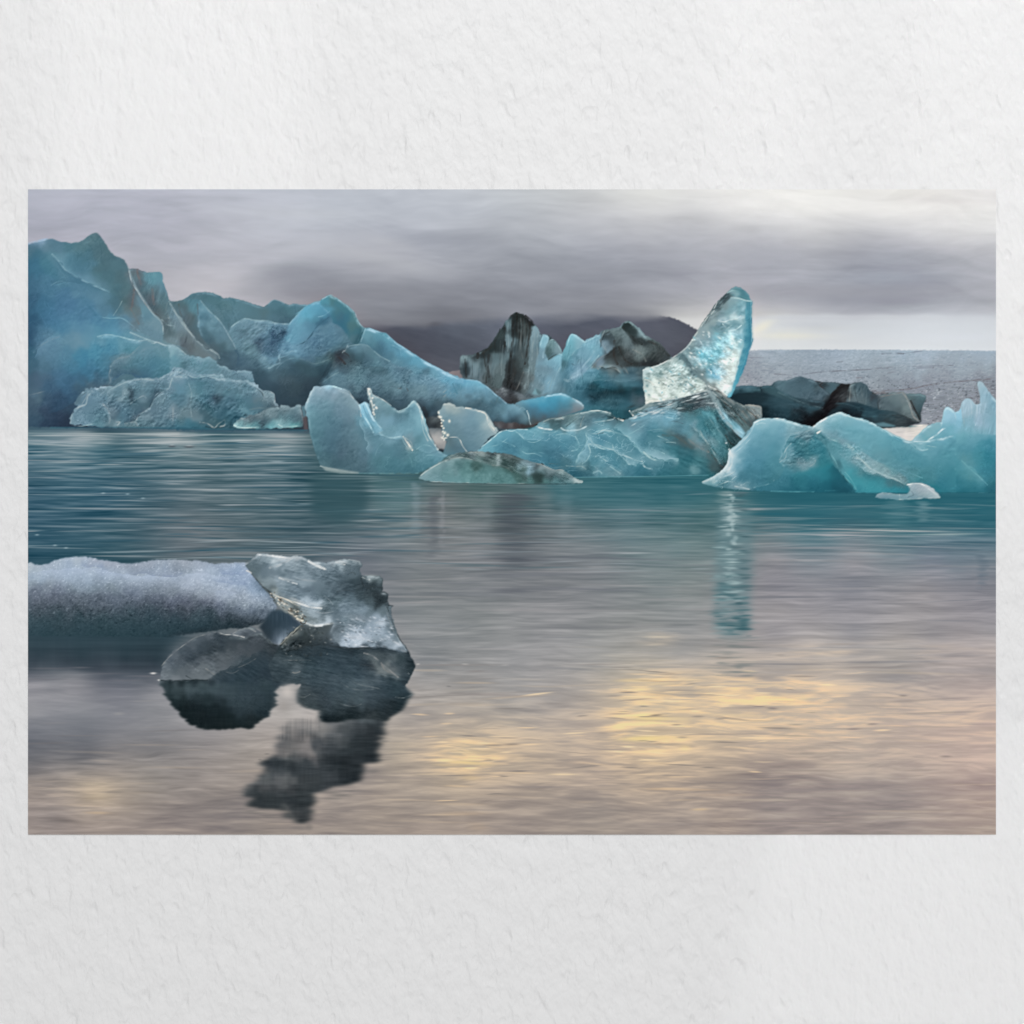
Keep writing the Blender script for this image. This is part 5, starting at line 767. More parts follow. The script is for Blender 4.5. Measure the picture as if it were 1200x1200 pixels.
# --- pale jagged berg, middle left
bc = z(*B6, 43,225,48,205,62,180,76,140,108,80,130,75,150,82,175,76,205,70,240,76,290,90,330,98,352,110,362,135,385,155,405,180,428,206,440,200,462,186,478,192,495,218,505,245,525,290,515,250,498,210,503,180,492,150,483,130,488,105,500,90,515,108,518,130,535,145,560,155,600,176,640,206,680,236,705,250,740,240,765,225,785,200,808,177,830,190,850,218,870,258,886,300,900,350,915,400,935,445,965,490,985,530,1050,562,1000,610,940,640,890,665,845,687,600,690,420,690,300,672,200,652,153,635,128,560,100,480,80,400,70,330,55,270)
cps = zc(*B6,(70,200,150,176,182),(110,100,160,172,178),(150,95,166,176,182),(130,150,150,166,172),(250,110,162,170,176),(200,140,156,168,174),(340,130,164,168,170),(300,170,152,162,166),(230,80,168,208,222),(290,95,170,190,198),(90,220,136,164,170),(70,280,140,170,174),(80,330,126,158,162),(110,320,118,150,156),(200,200,136,160,166),(180,260,122,150,156),(300,230,144,156,162),(380,200,160,170,172),(400,260,148,160,164),(420,220,160,176,182),(150,330,114,146,154),(250,330,112,140,148),(230,410,102,132,142),(350,320,132,146,152),(400,340,136,148,152),(340,400,118,136,142),(200,480,96,126,136),(130,450,106,138,144),(300,480,110,126,132),(300,540,110,122,128),(160,570,92,122,128),(250,600,92,114,120),(180,620,112,128,130),(400,560,114,128,132),(350,630,106,122,126),(430,640,108,124,128),(400,450,126,142,146),(450,460,132,148,152),(460,540,120,138,144),(440,320,126,164,174),(440,260,140,184,200),(465,205,164,204,216),(480,250,144,196,214),(480,310,136,190,208),(500,280,128,172,188),(510,370,120,158,168),(540,360,138,186,200),(570,370,142,184,196),(500,400,112,146,156),(430,400,124,148,154),(490,110,190,196,192),(510,150,162,170,170),(520,200,146,160,162),(560,190,148,166,168),(550,240,136,156,160),(540,290,132,160,164),(600,200,148,166,168),(620,240,132,154,158),(660,250,136,160,164),(590,300,142,172,180),(640,310,138,170,180),(700,270,118,144,150),(700,310,122,152,160),(750,260,122,152,158),(800,200,142,174,180),(800,240,128,162,170),(840,230,144,174,180),(850,300,146,182,188),(800,310,130,166,174),(740,360,134,170,178),(650,370,132,164,170),(820,380,134,172,180),(880,350,146,180,186),(880,420,124,162,168),(910,440,142,170,174),(600,430,152,184,192),(560,420,132,164,172),(640,440,154,184,190),(700,430,146,180,188),(720,460,116,150,158),(550,470,124,158,166),(600,480,108,146,154),(560,530,112,148,158),(650,500,104,146,156),(700,530,100,140,150),(760,460,148,160,162),(780,500,196,194,186),(750,540,104,144,152),(820,480,112,148,154),(830,540,110,152,160),(880,490,128,166,172),(900,530,118,158,166),(960,520,132,160,166),(960,560,126,166,174),(1020,560,122,160,168),(540,600,94,136,144),(600,580,100,144,152),(520,650,96,132,140),(700,600,94,140,150),(650,650,84,130,140),(780,600,98,144,152),(780,650,82,128,138),(870,580,112,154,162),(850,640,92,140,150),(920,600,112,156,164),(940,640,88,136,146))
region(bc, cps, [(3.0,11,9,-25),(3.0,4,4,0),(2,2,2,0,'n')], .5, 60, .6, 2.2, 8, .3, rim=((196,210,212),.6,.5,0,2))
CC = cps; CO = jag(bc, .5, 60)
layer(z(*B6, 43,225,48,205,62,180,76,140,108,78,240,74,362,133,405,178,430,208,442,300,452,400,472,500,482,600,455,692,300,674,152,637,100,480,70,330), CC, ((196,208,212),.9,.6,1,2), seed=431, soft=.9, facet=.3, clip=CO, tex=[(2,8,8,-20)])
layer(z(*B6, 512,250,500,205,490,150,485,105,500,88,520,130,560,153,640,204,705,249,740,238,808,175,850,218,886,300,915,400,965,490,985,530,960,548,860,542,800,502,740,442,650,442,600,427,560,402,590,385,560,350,530,300), CC, ((196,212,212),.7,.7,0,2), seed=432, clip=CO, facet=.4, tex=[(2.5,6,5,40)])
layer(z(*B6, 426,206,462,184,480,192,497,218,507,245,527,300,562,350,592,387,545,412,500,372,470,322,442,262), CC, ((190,222,230),.8,.8,-1,2), seed=433, clip=CO)
ridge(*B6, (None,1,(96,134,144),9,.5,430,390,520,420,600,430,660,446,740,446),((170,200,206),4,(104,140,150),6,.4,425,300,450,380,470,450,490,560),(None,1,(96,132,140),7,.45,730,440,760,520,770,600),((150,184,190),4,None,1,.4,800,500,870,540,960,545))
veins(z(*B6, 560,440,900,540,960,600,860,680,560,680), (156,188,192), .2, 9, 7, 434, .09)
strokes(*B6,(1.6,(190,208,212),.6,60,190,78,145,110,85),(1.8,(186,220,230),.8,195,80,240,78,300,95),(1.4,(184,192,192),.6,355,112,380,155,405,182,425,215,440,290),(1.8,(184,220,230),.75,428,210,445,250,470,300,500,350,525,400),(1.6,(190,222,230),.6,470,195,490,240,520,300,560,350,580,370),(1.2,(98,140,156),.6,455,215,475,270,510,340,540,400),(1.4,(90,132,148),.5,425,250,440,310,470,360),
  (1.6,(214,216,208),.8,487,105,497,130,510,175,520,215,530,270,538,300),(1.0,(90,100,104),.7,505,200,515,240,530,290),(1.2,(196,206,204),.7,525,140,570,160,620,190,680,238),(1.2,(178,204,206),.6,710,250,760,230,790,200,808,182),(1.8,(216,218,212),.8,812,182,838,205,858,250,872,300,886,350,905,400,930,450,960,488,980,520),(1.4,(198,208,206),.5,850,250,866,320,880,400,910,460),
  (2.0,(168,200,208),.55,560,400,600,425,650,440,720,430,750,440),(2.0,(244,240,226),.9,765,470,785,500,800,525),(1.4,(206,208,200),.7,735,430,755,460,775,490),(1.2,(190,196,190),.6,750,440,790,470,800,500),(1.2,(160,192,198),.5,730,440,740,470,760,500),(1.2,(150,186,192),.45,830,520,880,490,930,500,960,530),(1.2,(150,188,194),.45,860,570,930,560,1000,570,1040,565),(1.0,(140,176,184),.4,540,560,560,510,590,480),(1,(140,180,188),.4,760,560,790,590,800,640),
  (1.4,(176,190,190),.6,155,637,220,655,300,670,350,680,420,686),(.9,(120,164,170),.8,420,688,600,690,840,688))
facet(z(*B6, 160,640,260,655,420,680,425,690,300,690,190,670), (150,164,164), .8, .8)
for (x, y) in [(490,95),(498,98),(500,130),(520,160),(510,182),(530,210),(545,225),(530,240),(550,232),(525,262),(532,275)]: dab(B6[0]+x/6, B6[1]+y/6, 1.3, 1.2, (236,234,226), .75)

tone(.96, .5)
grit(CO, 3.2, 8, 8, 20, 612, 1.5, 20)
# --- the middle berg under the fin
pe = z(*B8, 238,478,262,448,295,420,350,372,390,337,450,322,520,316,590,320,640,302,680,270,740,242,820,235,880,216,930,206,990,196,1060,186,1130,194,1190,206) + z(*F10, 0,184,80,190,150,206,200,240,238,256,285,236,318,230,292,192,330,178,385,155,400,138,520,116,620,98,700,78,830,38,870,48,940,70,990,100,1040,130,1095,152) \
   + z(*H12, 310,92,350,85,400,92,430,100,435,150,440,190,300,420,150,560,20,600) + z(*F10, 800,640,500,645,200,655,0,658) + z(*B8, 700,655,400,600)
cps = (zc(*B8,(260,460,132,176,186),(300,450,112,166,178),(330,410,116,168,180),(380,360,118,168,180),(420,360,104,158,172),(380,430,92,144,158),(450,400,98,150,165),(520,340,110,160,172),(520,400,92,142,156),(600,350,108,160,172),(600,430,86,136,150),(450,460,82,132,146),(560,480,104,154,164),(500,480,84,132,146),(680,330,120,168,178),(700,390,96,146,160),(750,400,88,138,152),(650,460,86,136,148),(720,470,76,122,136),(780,350,106,156,168),(850,360,112,162,174),(850,430,84,136,150),(920,400,92,142,156),(800,490,80,126,140),(880,470,100,146,158),(700,540,82,132,146),(640,520,78,126,140),(760,570,76,124,138),(840,560,84,124,132),(900,580,78,126,138),(860,640,54,102,114),(940,620,56,102,114),
   (750,260,92,112,114),(800,265,84,102,104),(840,250,104,122,124),(720,300,118,158,166),(780,300,88,118,122),(850,300,104,136,140),(900,250,120,140,140),(940,230,134,150,150),(900,320,150,186,192),(980,210,112,134,138),(1000,260,100,128,134),(960,290,122,142,144),(1050,220,92,118,124),(1100,240,92,120,126),(1060,270,114,150,158),(1120,300,120,160,168),(1180,250,104,132,138),(1000,320,122,158,164),(960,360,108,154,164),(1000,400,120,164,174),(950,440,110,158,168),(1000,460,118,160,170),(940,500,106,152,162),(1000,520,122,162,170),(1060,350,96,146,160),(1060,420,104,152,164),(1120,380,90,140,154),(1150,430,108,154,164),(1100,480,84,136,148),(1160,500,92,146,158),(1060,540,82,134,146),(1110,540,114,158,166),(1000,570,78,118,126),(1050,600,90,136,144),(1020,640,70,114,124),(1100,620,92,142,152),(1080,620,118,152,158),(1170,600,104,148,158),(960,570,120,150,152)),)[0] \
 + zc(*F10,(30,210,92,128,134),(80,250,100,146,156),(40,300,104,150,160),(100,330,130,176,184),(150,240,60,92,98),(200,255,74,104,108),(180,290,104,146,154),(250,300,112,152,160),(300,290,118,150,158),(350,280,116,150,158),(80,390,86,140,154),(160,390,94,146,158),(230,370,110,154,162),(300,370,124,166,174),(30,440,100,146,156),(150,460,120,162,170),(200,420,92,144,156),(280,430,104,150,160),(60,520,108,152,160),(20,560,96,146,156),(120,560,88,138,150),(220,520,96,142,152),(200,580,84,138,150),(250,550,108,152,160),(320,540,130,168,174),(60,620,118,154,160),(130,610,112,150,156),(200,620,120,152,156),(270,620,78,128,140),(350,600,70,124,136),(320,480,104,150,160),(360,450,108,152,162),
   (450,180,124,148,156),(350,190,100,118,118),(400,210,120,160,170),(450,210,136,172,182),(520,180,130,160,166),(560,160,118,144,148),(480,140,124,134,134),(430,140,150,156,152),(600,120,150,162,162),(540,240,122,170,184),(580,230,130,176,188),(620,200,116,142,148),(650,160,92,108,110),(660,200,104,124,126),(700,120,84,90,90),(760,90,98,104,104),(760,130,90,92,92),(690,170,78,94,96),(740,190,80,116,120),(640,240,98,136,144),(700,220,92,136,142),(500,260,116,158,168),(400,270,112,152,162),(600,280,104,148,158),(450,300,100,150,162),(520,320,96,138,146),(420,340,84,132,144),(480,370,92,140,150),(500,380,116,154,160),(560,360,84,122,128),(540,400,96,132,138),(620,360,84,102,104),(660,390,92,104,104),(600,410,84,116,122),(580,350,110,128,128),(640,320,92,134,144),(700,300,104,150,160),(720,350,102,148,156),(740,300,136,158,162),(760,350,142,160,162),(680,420,84,106,108),(740,420,124,132,130),(780,450,136,144,144),
   (780,390,120,154,160),(400,420,76,126,138),(450,430,92,138,148),(420,470,120,162,170),(470,490,132,168,174),(540,480,110,150,156),(420,520,124,162,168),(500,530,140,172,176),(580,520,136,166,170),(620,535,120,154,158),(560,560,72,122,132),(600,470,66,120,128),(540,440,70,122,132),(660,470,64,112,120),(700,480,62,110,118),(640,570,64,118,126),(700,540,58,112,120),(430,560,96,142,152),(440,590,88,134,144),(400,610,62,116,128),(520,600,62,116,126),(600,610,60,114,122),(730,600,112,150,152),(720,560,72,122,128),(760,520,72,124,130),(800,560,66,114,120),(800,620,62,112,120),(680,630,60,112,120),
   (830,90,122,126,124),(800,120,112,112,110),(860,150,122,124,122),(880,110,144,150,148),(820,160,110,130,132),(790,180,88,136,142),(830,220,90,144,152),(780,240,74,128,136),(870,210,72,118,122),(880,250,104,158,166),(840,270,70,118,124),(820,320,66,122,130),(780,320,72,128,136),(920,200,134,160,164),(930,240,124,168,178),(960,250,132,176,186),(970,200,104,116,116),(1000,250,84,108,112),(930,300,64,106,112),(900,290,104,150,156),(960,320,60,102,108),(1000,300,104,152,160),(1050,330,148,188,198),(1040,290,128,172,182),(1090,340,138,176,184),(1000,340,90,126,130),(1060,250,110,122,120),(1100,230,122,130,128),(1030,200,92,98,96),(1040,150,104,108,106),(1000,150,92,98,96),(980,110,116,120,118),(940,110,104,108,104),(1100,180,110,112,108),(1120,260,92,98,96),(1150,200,136,134,130),(1180,190,150,146,140),(1150,170,146,142,136),
   (1020,360,62,88,92),(1060,390,74,96,98),(950,380,66,110,116),(980,420,80,104,104),(1000,400,60,90,94),(920,360,92,140,146),(900,400,104,140,142),(870,370,84,136,144),(850,400,116,146,148),(840,360,82,132,140),(940,430,76,126,132),(880,450,76,128,134),(900,500,72,116,120),(930,480,76,124,130),(960,500,70,108,110),(840,450,120,132,130),(850,490,104,116,116),(820,490,84,124,130),(870,540,92,104,104),(900,570,70,82,82),(940,570,62,72,74),(880,590,84,100,100),(850,580,72,108,112),(930,530,66,104,108),(850,620,60,110,116),(780,490,88,128,132))
b, m = region(pe, cps, [(3.5,10,4,30),(3.5,4,3,10),(3,2.4,1.6,30,'n')], .45, 63, .6, 2.0, 7, .4)
V = (160,196,202); Wt = (206,222,224)
CE = cps; EO = jag(pe, .45, 63)
layer(z(*B8, 650,302,680,268,740,240,820,233,880,214,990,194,1060,184,1190,204,1195,245,1100,264,1000,292,960,322,900,330,850,327,825,312,760,324,690,314), CE, ((176,190,188),.7,.7,0,2), seed=441, clip=EO, facet=.6, tex=[(4,6,3,-10)])
layer(z(*F10, 290,192,330,176,385,153,400,136,520,114,620,96,700,76,835,36,845,60,885,120,905,172,820,152,720,190,640,200,560,155,440,160,380,195,300,215), CE, ((170,172,168),.7,.7,0,2), seed=442, clip=EO, facet=.65, tex=[(7,5,2.4,-12)])
layer(z(*F10, 276,238,320,224,380,190,440,163,560,158,640,200,645,248,560,243,440,243,300,268), CE, ((196,214,218),.8,.8,0,2), seed=443, clip=EO, soft=1, facet=.5, tex=[(5,6,2.4,-6)])
layer(z(*F10, 420,340,520,350,640,385,720,450,800,500,880,560,930,600,800,640,560,640,640,560,620,530,480,470,400,400), CE, None, seed=444, soft=1.6, clip=EO, tex=[(3,10,3,30)])
layer(z(*F10, 500,355,560,345,640,370,700,420,760,450,720,460,640,415,560,385), CE, None, seed=445, soft=1.3, clip=EO, facet=.5)
layer(z(*F10, 795,190,850,200,885,280,925,350,985,420,1005,455,980,472,920,420,870,350,820,290), CE, ((150,186,190),.8,.5,1,1), seed=446, clip=EO, soft=.8, tex=[(4,3,12,-35)])
layer(z(*F10, 800,320,840,340,900,410,990,480,962,565,900,480,850,400), CE, ((140,172,176),.8,.5,1,1), seed=447, clip=EO, soft=.9, tex=[(4,3,12,-35)])
layer(z(*F10, 895,180,930,240,985,300,1045,358,1078,390,1022,452,980,420,940,350,905,285,880,220), CE, None, seed=448, clip=EO, soft=.8, tex=[(6,3,14,-38)])
layer(z(*F10, 925,200,960,198,1010,255,1072,308,1098,340,1082,388,1040,352,980,292,940,242), CE, ((180,214,222),.8,.7,1,1), seed=449, clip=EO, soft=.7, tex=[(4,3,12,-38)])
layer(z(*F10, 885,75,960,135,1030,198,1100,268,1145,302,1100,345,1072,308,1010,250,950,190,905,130), CE, None, seed=450, clip=EO, soft=.7, facet=.6, tex=[(8,2.6,12,-38)])
layer(z(*F10, 985,98,1040,128,1095,150,1150,143,1200,163,1210,210,1200,260,1142,302,1060,230,1000,162,960,118), CE, ((176,172,164),.6,.7,0,2), seed=451, clip=EO, facet=.6, tex=[(7,2.6,10,-34)])
layer(z(*F10, 838,38,870,52,910,110,945,190,960,240,1010,300,1000,310,940,250,900,180,865,110), CE, None, seed=452, clip=EO, soft=.8, tex=[(3,2.6,10,-40)])
veins(z(*B8, 260,460,400,350,700,330,1000,340,1190,300,1190,640,900,640,700,560,500,490), (170,200,205), .38, 15, 8, 453, .075, 15)
veins(z(*F10, 0,260,300,270,420,340,480,460,640,540,400,620,0,640), (172,202,206), .42, 15, 8, 454, .08, 22)
ridge(*F10, ((150,190,196),4,(70,124,136),8,.5,165,300,260,365,330,440,380,490),(None,1,(66,122,132),9,.5,400,330,520,345,640,380),((168,198,202),5,(70,120,130),5,.55,375,480,450,515,540,535,625,535),((170,200,204),3,(74,128,140),5,.5,165,430,230,510,280,565,340,575),((128,160,164),4,(70,110,116),5,.5,705,280,760,340,830,410,890,500,925,565))
ridge(*B8, ((160,196,204),4,(84,134,146),7,.5,1015,350,1000,420,960,490,920,550),((160,196,202),3,(90,140,152),6,.5,1010,425,1110,455,1190,462),((150,190,198),3,(86,138,150),6,.45,500,330,580,400,700,385),((60,110,122),5,None,1,.5,700,560,800,575,900,590))
strokes(*B8,(1.4,(190,216,220),.8,240,470,265,445,300,418,350,378,395,340,440,325),(1.3,(186,214,220),.6,440,325,480,332,520,320,590,322),(1.8,(214,226,226),.85,650,300,680,310,720,318,760,322),(1.2,(170,178,176),.6,700,268,750,246,820,240,840,248),(1.2,(140,180,188),.5,250,460,330,440,390,425,450,380),(1.1,V,.5,500,330,540,360,580,400,640,410,700,380),(1.1,V,.45,540,465,580,490,640,490,690,510),(1.0,V,.45,600,490,650,480,720,490),(1.1,V,.5,700,340,760,345,800,330),
  (1.8,(196,218,222),.8,825,310,850,325,900,328,960,320,1000,300),(1.0,V,.55,790,360,850,350,920,370),(1.2,V,.6,900,470,940,460,950,420,925,370),(1.8,(150,186,192),.6,1000,350,1005,400,985,450,950,500,930,550),(1.4,(166,198,202),.6,1015,430,1030,480,1010,530,975,560),(1.4,(168,200,204),.65,1010,420,1060,430,1110,455,1190,460),(1.2,(160,196,204),.6,1000,360,1030,400,1060,420),(1.0,(70,96,104),.6,1080,350,1110,345,1150,330),(1.4,(158,192,198),.6,1050,350,1090,330,1140,330,1200,350),
  (1.3,(196,214,214),.7,965,205,1000,200,1050,190,1100,190,1170,205),(1.2,(160,176,176),.5,890,230,930,215,945,208),(1.0,(56,72,76),.6,860,300,900,270,950,230),(1.0,(150,160,158),.5,960,300,970,260,990,220),(1.2,(180,204,206),.6,1060,270,1120,262,1190,250),(1.3,(158,178,178),.6,860,575,930,580,970,580,1000,600),(1.3,(170,198,202),.65,1065,510,1110,520,1140,540),(1.2,(158,186,190),.6,1050,620,1080,610,1110,625),(1.0,(110,140,146),.5,700,560,760,590,830,580),(1.2,(84,110,116),.5,690,570,740,560,800,565),(1.0,V,.4,400,400,460,420,500,440))
strokes(*F10,(1.3,(190,206,204),.7,0,192,60,188,110,195,150,206),(1.8,(238,236,226),.9,180,240,210,248,240,258),(1.4,(226,226,220),.8,285,190,300,210,312,225),(1.2,(34,50,56),.7,130,232,180,240,200,252),(1.4,(180,200,202),.65,20,350,60,350,100,325,150,330),(1.4,(172,198,202),.6,150,330,200,345,260,365,300,380),(1.0,(44,66,74),.6,60,355,100,345),(1.3,(170,196,200),.65,0,425,60,430,120,450,170,465),(1.2,(158,190,196),.6,10,380,30,420,80,445),
  (2.4,(136,178,186),.55,275,370,310,420,340,450,380,490),(1.4,(170,200,204),.65,165,430,180,470,230,510,260,540,280,565,330,575),(1.4,(176,202,206),.7,240,500,290,520,340,540,375,545),(1.6,(180,204,206),.75,375,545,385,575,410,590,445,598),(1.2,(170,198,202),.6,60,510,90,520,110,540),(1.6,(160,192,196),.6,150,580,180,600,220,630),(1.2,(150,184,190),.5,30,630,70,610,90,630),(4,(140,178,184),.6,375,480,440,510,500,530,560,535,620,533),(2,(176,204,206),.6,385,480,430,520,480,540,510,550),
  (1.2,(150,186,192),.6,395,415,430,450,480,470,530,490),(1.2,(160,190,194),.6,480,365,520,380,560,400),(1.2,(150,178,180),.55,545,410,580,410,610,415),(1.2,(136,176,184),.5,270,360,310,340,360,310,390,290),(1.0,(120,160,168),.5,420,330,470,320,520,320),
  (1.6,(176,196,200),.6,370,230,430,200,490,185,560,180),(1.6,(174,204,212),.6,440,240,500,225,570,240,630,245),(1.0,(70,86,92),.5,560,270,600,262,660,280),(2,(214,222,220),.75,400,130,460,122,540,112,620,98,690,84,760,62,830,42),(1.2,(90,104,108),.6,360,200,420,180,480,172),(2.2,(72,74,76),.6,740,130,790,110,830,70),(2.2,(78,84,86),.5,640,180,700,140,760,110),(1.5,(150,152,150),.5,640,120,700,100,780,80),
  (3.4,(156,170,172),.65,840,50,880,110,910,180,950,250,1010,310,1060,360),(2.2,(166,206,218),.7,940,200,980,250,1030,310,1080,350),(1.4,(172,182,182),.6,870,60,930,110,1000,160),(2.2,(70,74,74),.6,900,90,960,140,1030,200,1100,270,1140,300),(1.4,(62,66,66),.6,950,160,1010,220,1080,290),(1.2,(150,150,146),.5,1000,120,1060,180,1110,240),(3.2,(54,72,76),.65,900,240,950,300,1010,350,1070,390),(2,(50,70,74),.6,960,310,1010,380,1040,420),
  (2.0,(140,166,168),.6,710,290,750,320,790,360,820,400),(1.6,(150,170,172),.6,780,330,810,380,840,430,880,490,920,560),(2.2,(128,136,136),.55,700,390,750,430,800,460,840,480),(3,(92,104,104),.5,520,360,600,370,660,400,720,450),(2.2,(78,86,86),.55,840,470,880,520,920,570,950,590),(1.4,(66,78,78),.5,870,460,910,510,950,560),(1.6,(120,152,158),.5,840,230,880,290,930,350,960,400),(1.6,(112,160,166),.5,850,200,890,260,940,310),(1.6,(120,160,166),.5,900,390,950,450,980,480),
  (1.2,(160,160,154),.6,1100,150,1140,150,1190,165),(1.0,(84,84,80),.6,1110,180,1150,210,1190,250),(1.4,(170,168,160),.5,1120,200,1160,220,1190,220),(1.2,(180,178,170),.5,1030,130,1090,160,1150,240),(1.0,(120,112,106),.5,1140,170,1170,190))
strokes(*H12,(1.2,(166,160,152),.6,320,92,370,92,425,103,432,150),(1.2,(96,92,88),.6,330,120,370,150,400,190),(1.2,(176,172,164),.5,350,100,380,140,420,175),(1.4,(120,116,112),.5,300,130,340,180,370,230),(1.6,(60,62,62),.6,215,250,250,290,290,330),(1.4,(56,60,60),.5,180,300,210,350,240,370),(1.0,(150,150,146),.5,270,150,310,200,350,250))
dabs(*F10,(300,160,30,10,-20,(60,66,66),.5),(370,120,24,24,0,(112,112,116),.6),(965,415,8,6,0,(220,226,226),.8),(735,610,16,20,0,(120,158,160),.5),(790,105,26,16,0,(66,68,72),.4))
grit(z(*F10, 290,195,400,140,640,100,830,42,860,100,800,170,700,230,640,250,440,245,300,270), 15, 16, 3.0, -14, 641, 2, 16)
grit(z(*F10, 860,50,960,80,1190,165,1200,260,1100,345,1080,390,990,480,940,590,860,520,800,330,800,200,900,180), 13, 22, 2.6, 52, 642, 2, 16)
for k in range(46):
    x = 742 + 90 * rs.rand(); y = np.interp(x, [742, 775, 832], [487, 473, 458]) + rs.normal(0, 3.5) + 4
    dab(x, y, rs.uniform(2, 6), rs.uniform(.6, 1.3), [(214,222,222),(190,206,208),(74,86,90)][rs.randint(3)], rs.uniform(.35, .7), -14 + rs.normal(0, 10), 1.4)
# waterline
stroke([(570,558),(640,559.5),(700,559),(780,558),(830,557)], 1.0, (110,160,168), .55, .9)

tone(.92, .1)
grit(EO, 4.5, 9, 5, 25, 615, 1.5, 20); grit(z(*F10, 290,190,830,40,1190,165,1100,340,940,240,640,200,300,270), 9, 6, 2.4, 12, 616, 1.5, 14)
# --- the standing fin of clear ice
pf = z(*F9, 378,622,400,605,440,604,480,590,530,570,560,550,590,535,640,500,680,465,720,415,760,350,790,303,820,260,850,215,880,170,920,130,960,90,1000,50,1030,37,1065,45,1100,70,1125,100,1135,130,1148,140,1143,200,1145,280,1145,340,1152,420,1130,480,1105,570,1070,660,1030,740,1000,810) + z(*F10, 985,98,960,82,930,58,900,40,880,48,840,38,830,40,760,62,690,84,620,98,540,114,460,124,402,140,395,90,385,20) + z(*F9, 385,760,382,700)
cps = (zc(*F9,(1040,55,104,146,152),(1070,75,96,140,148),(1020,75,150,180,184),(1110,110,112,158,166),(1090,120,96,142,150),(980,100,92,108,112),(960,130,80,96,100),(940,160,140,156,158),(1000,160,140,168,172),(1000,120,150,176,180),(1080,160,124,166,174),(1060,140,140,176,182),(1120,170,98,152,164),(900,190,96,112,116),(920,210,138,160,164),(880,230,146,160,162),(870,270,152,168,170),(830,250,108,118,120),(930,240,124,148,153),(960,200,136,164,168),(1030,200,132,166,172),(1060,230,180,206,210),(1000,250,150,178,183),(980,270,196,216,218),(1040,260,206,222,222),(930,270,178,198,203),(950,300,120,152,158),(900,320,122,152,157),(960,340,128,160,165),(1000,290,126,164,170),(1030,310,128,164,171),(1060,300,124,164,170),(1080,310,148,188,195),(1040,340,176,208,212),(900,370,138,170,176),(860,350,146,170,174),(830,320,158,172,174),(840,400,146,176,182),(800,370,152,168,172),(780,420,150,172,178),(760,390,160,172,172),(740,440,150,168,170),(700,480,140,165,170),(680,500,152,172,174),
   (1110,250,80,142,156),(1110,320,72,136,152),(1130,380,78,142,158),(1100,400,80,142,158),(1110,450,84,148,166),(1080,500,80,144,162),(1070,580,86,154,172),(1090,560,88,154,172),(1040,640,92,164,182),(1020,720,104,182,200),(1000,790,110,190,208),(1050,620,80,150,170),(1060,380,140,186,196),(1060,440,156,200,206),
   (1000,380,196,226,228),(960,380,160,204,210),(920,410,150,204,212),(1020,410,210,230,230),(980,430,160,206,212),(900,450,168,216,222),(860,430,150,192,200),(1020,460,206,228,228),(950,470,190,222,224),(880,490,140,200,210),(820,480,156,204,212),(800,510,114,186,200),(850,530,150,204,212),(760,490,162,198,204),(740,540,160,188,192),(790,560,170,206,210),(920,520,160,206,214),(1000,520,224,232,228),(960,530,196,222,222),(1030,530,210,226,224),(930,570,224,234,232),(880,570,160,204,212),(830,590,168,208,212),(980,590,226,234,230),(900,610,170,204,210),(850,640,132,180,192),(940,630,186,214,218),(880,660,116,170,188),(960,650,222,232,230),(1010,600,206,220,218),(920,680,132,182,196),(880,700,192,216,218),(960,710,228,234,232),(900,740,210,222,220),(980,660,214,224,222),(960,760,222,228,226),(990,740,190,206,206),
   (640,530,112,134,138),(680,580,118,140,144),(740,620,118,140,144),(790,660,128,148,150),(840,720,146,158,158),(880,770,150,160,160),(650,570,170,190,190),(700,610,186,204,202),(760,690,196,210,206),(600,560,178,192,190),(540,580,170,184,182),(600,600,196,214,212),(560,620,150,170,170),(500,610,176,194,192),(460,620,178,194,192),(420,640,190,206,206),(400,680,160,176,174),(450,680,202,216,212),(500,660,160,180,178),(560,690,214,222,216),(620,660,200,212,208),(650,690,164,180,178),(600,720,206,216,212),(520,730,206,214,208),(470,740,220,226,218),(410,760,180,194,190),(500,780,224,230,222),(560,770,196,208,202),(640,770,196,208,202),(700,720,206,216,212),(720,760,160,174,172),(680,790,212,220,214),(780,740,204,214,210),(800,790,150,160,158)),)[0] + zc(*F10,(400,40,200,208,204),(430,90,226,230,222),(470,60,190,200,196),(540,50,214,220,214),(600,70,190,200,196),(660,60,206,214,208),(720,40,196,206,202),(780,30,206,212,206),(410,120,210,214,206),(500,100,206,212,206),(880,20,150,160,160),(930,40,220,224,220),(970,70,120,180,194))
b, m = region(pf, cps, [(7,5,3.2,25),(6,2.4,1.8,15)], .35, 66, .55, 2.6, 5, .45)
cps = [(q[0], q[1], q[2] * .975, q[3], q[4]) for q in cps]; CF = cps; FO = jag(pf, .35, 66)
layer(z(*F9, 378,622,440,602,530,568,640,510,690,560,745,620,810,680,860,745,900,800,880,860,380,900,380,760), CF, ((206,212,210),.8,.7,0,2), seed=481, facet=.7, warp=3, wscale=6, clip=FO, tex=[(9,4,2.6,20)])
layer(z(*F9, 655,500,690,462,760,348,820,258,900,190,1000,110,1050,118,1105,135,1100,250,1085,330,1090,440,1060,540,1040,640,1000,770,960,800,860,730,800,675,740,615,690,555), CF, None, seed=482, facet=.6, warp=3, wscale=7, clip=FO, tex=[(6,5,3,30)])
layer(z(*F9, 630,520,660,500,700,555,750,620,810,680,860,725,960,795,940,810,890,780,830,725,760,670,690,590), CF, None, seed=483, soft=.8, clip=FO, tex=[(4,4,3,40)])
layer(z(*F9, 958,90,1000,48,1030,35,1066,43,1102,68,1127,98,1137,130,1105,136,1050,118,1000,110,975,120), CF, ((170,196,198),.7,.6,0,1), seed=484, clip=FO, facet=.6)
layer(z(*F9, 842,235,880,168,920,128,960,88,985,85,990,120,950,160,915,215,870,260,830,300,800,330,790,305), CF, None, seed=485, soft=.8, clip=FO, facet=.65, tex=[(8,3,2.6,-50)])
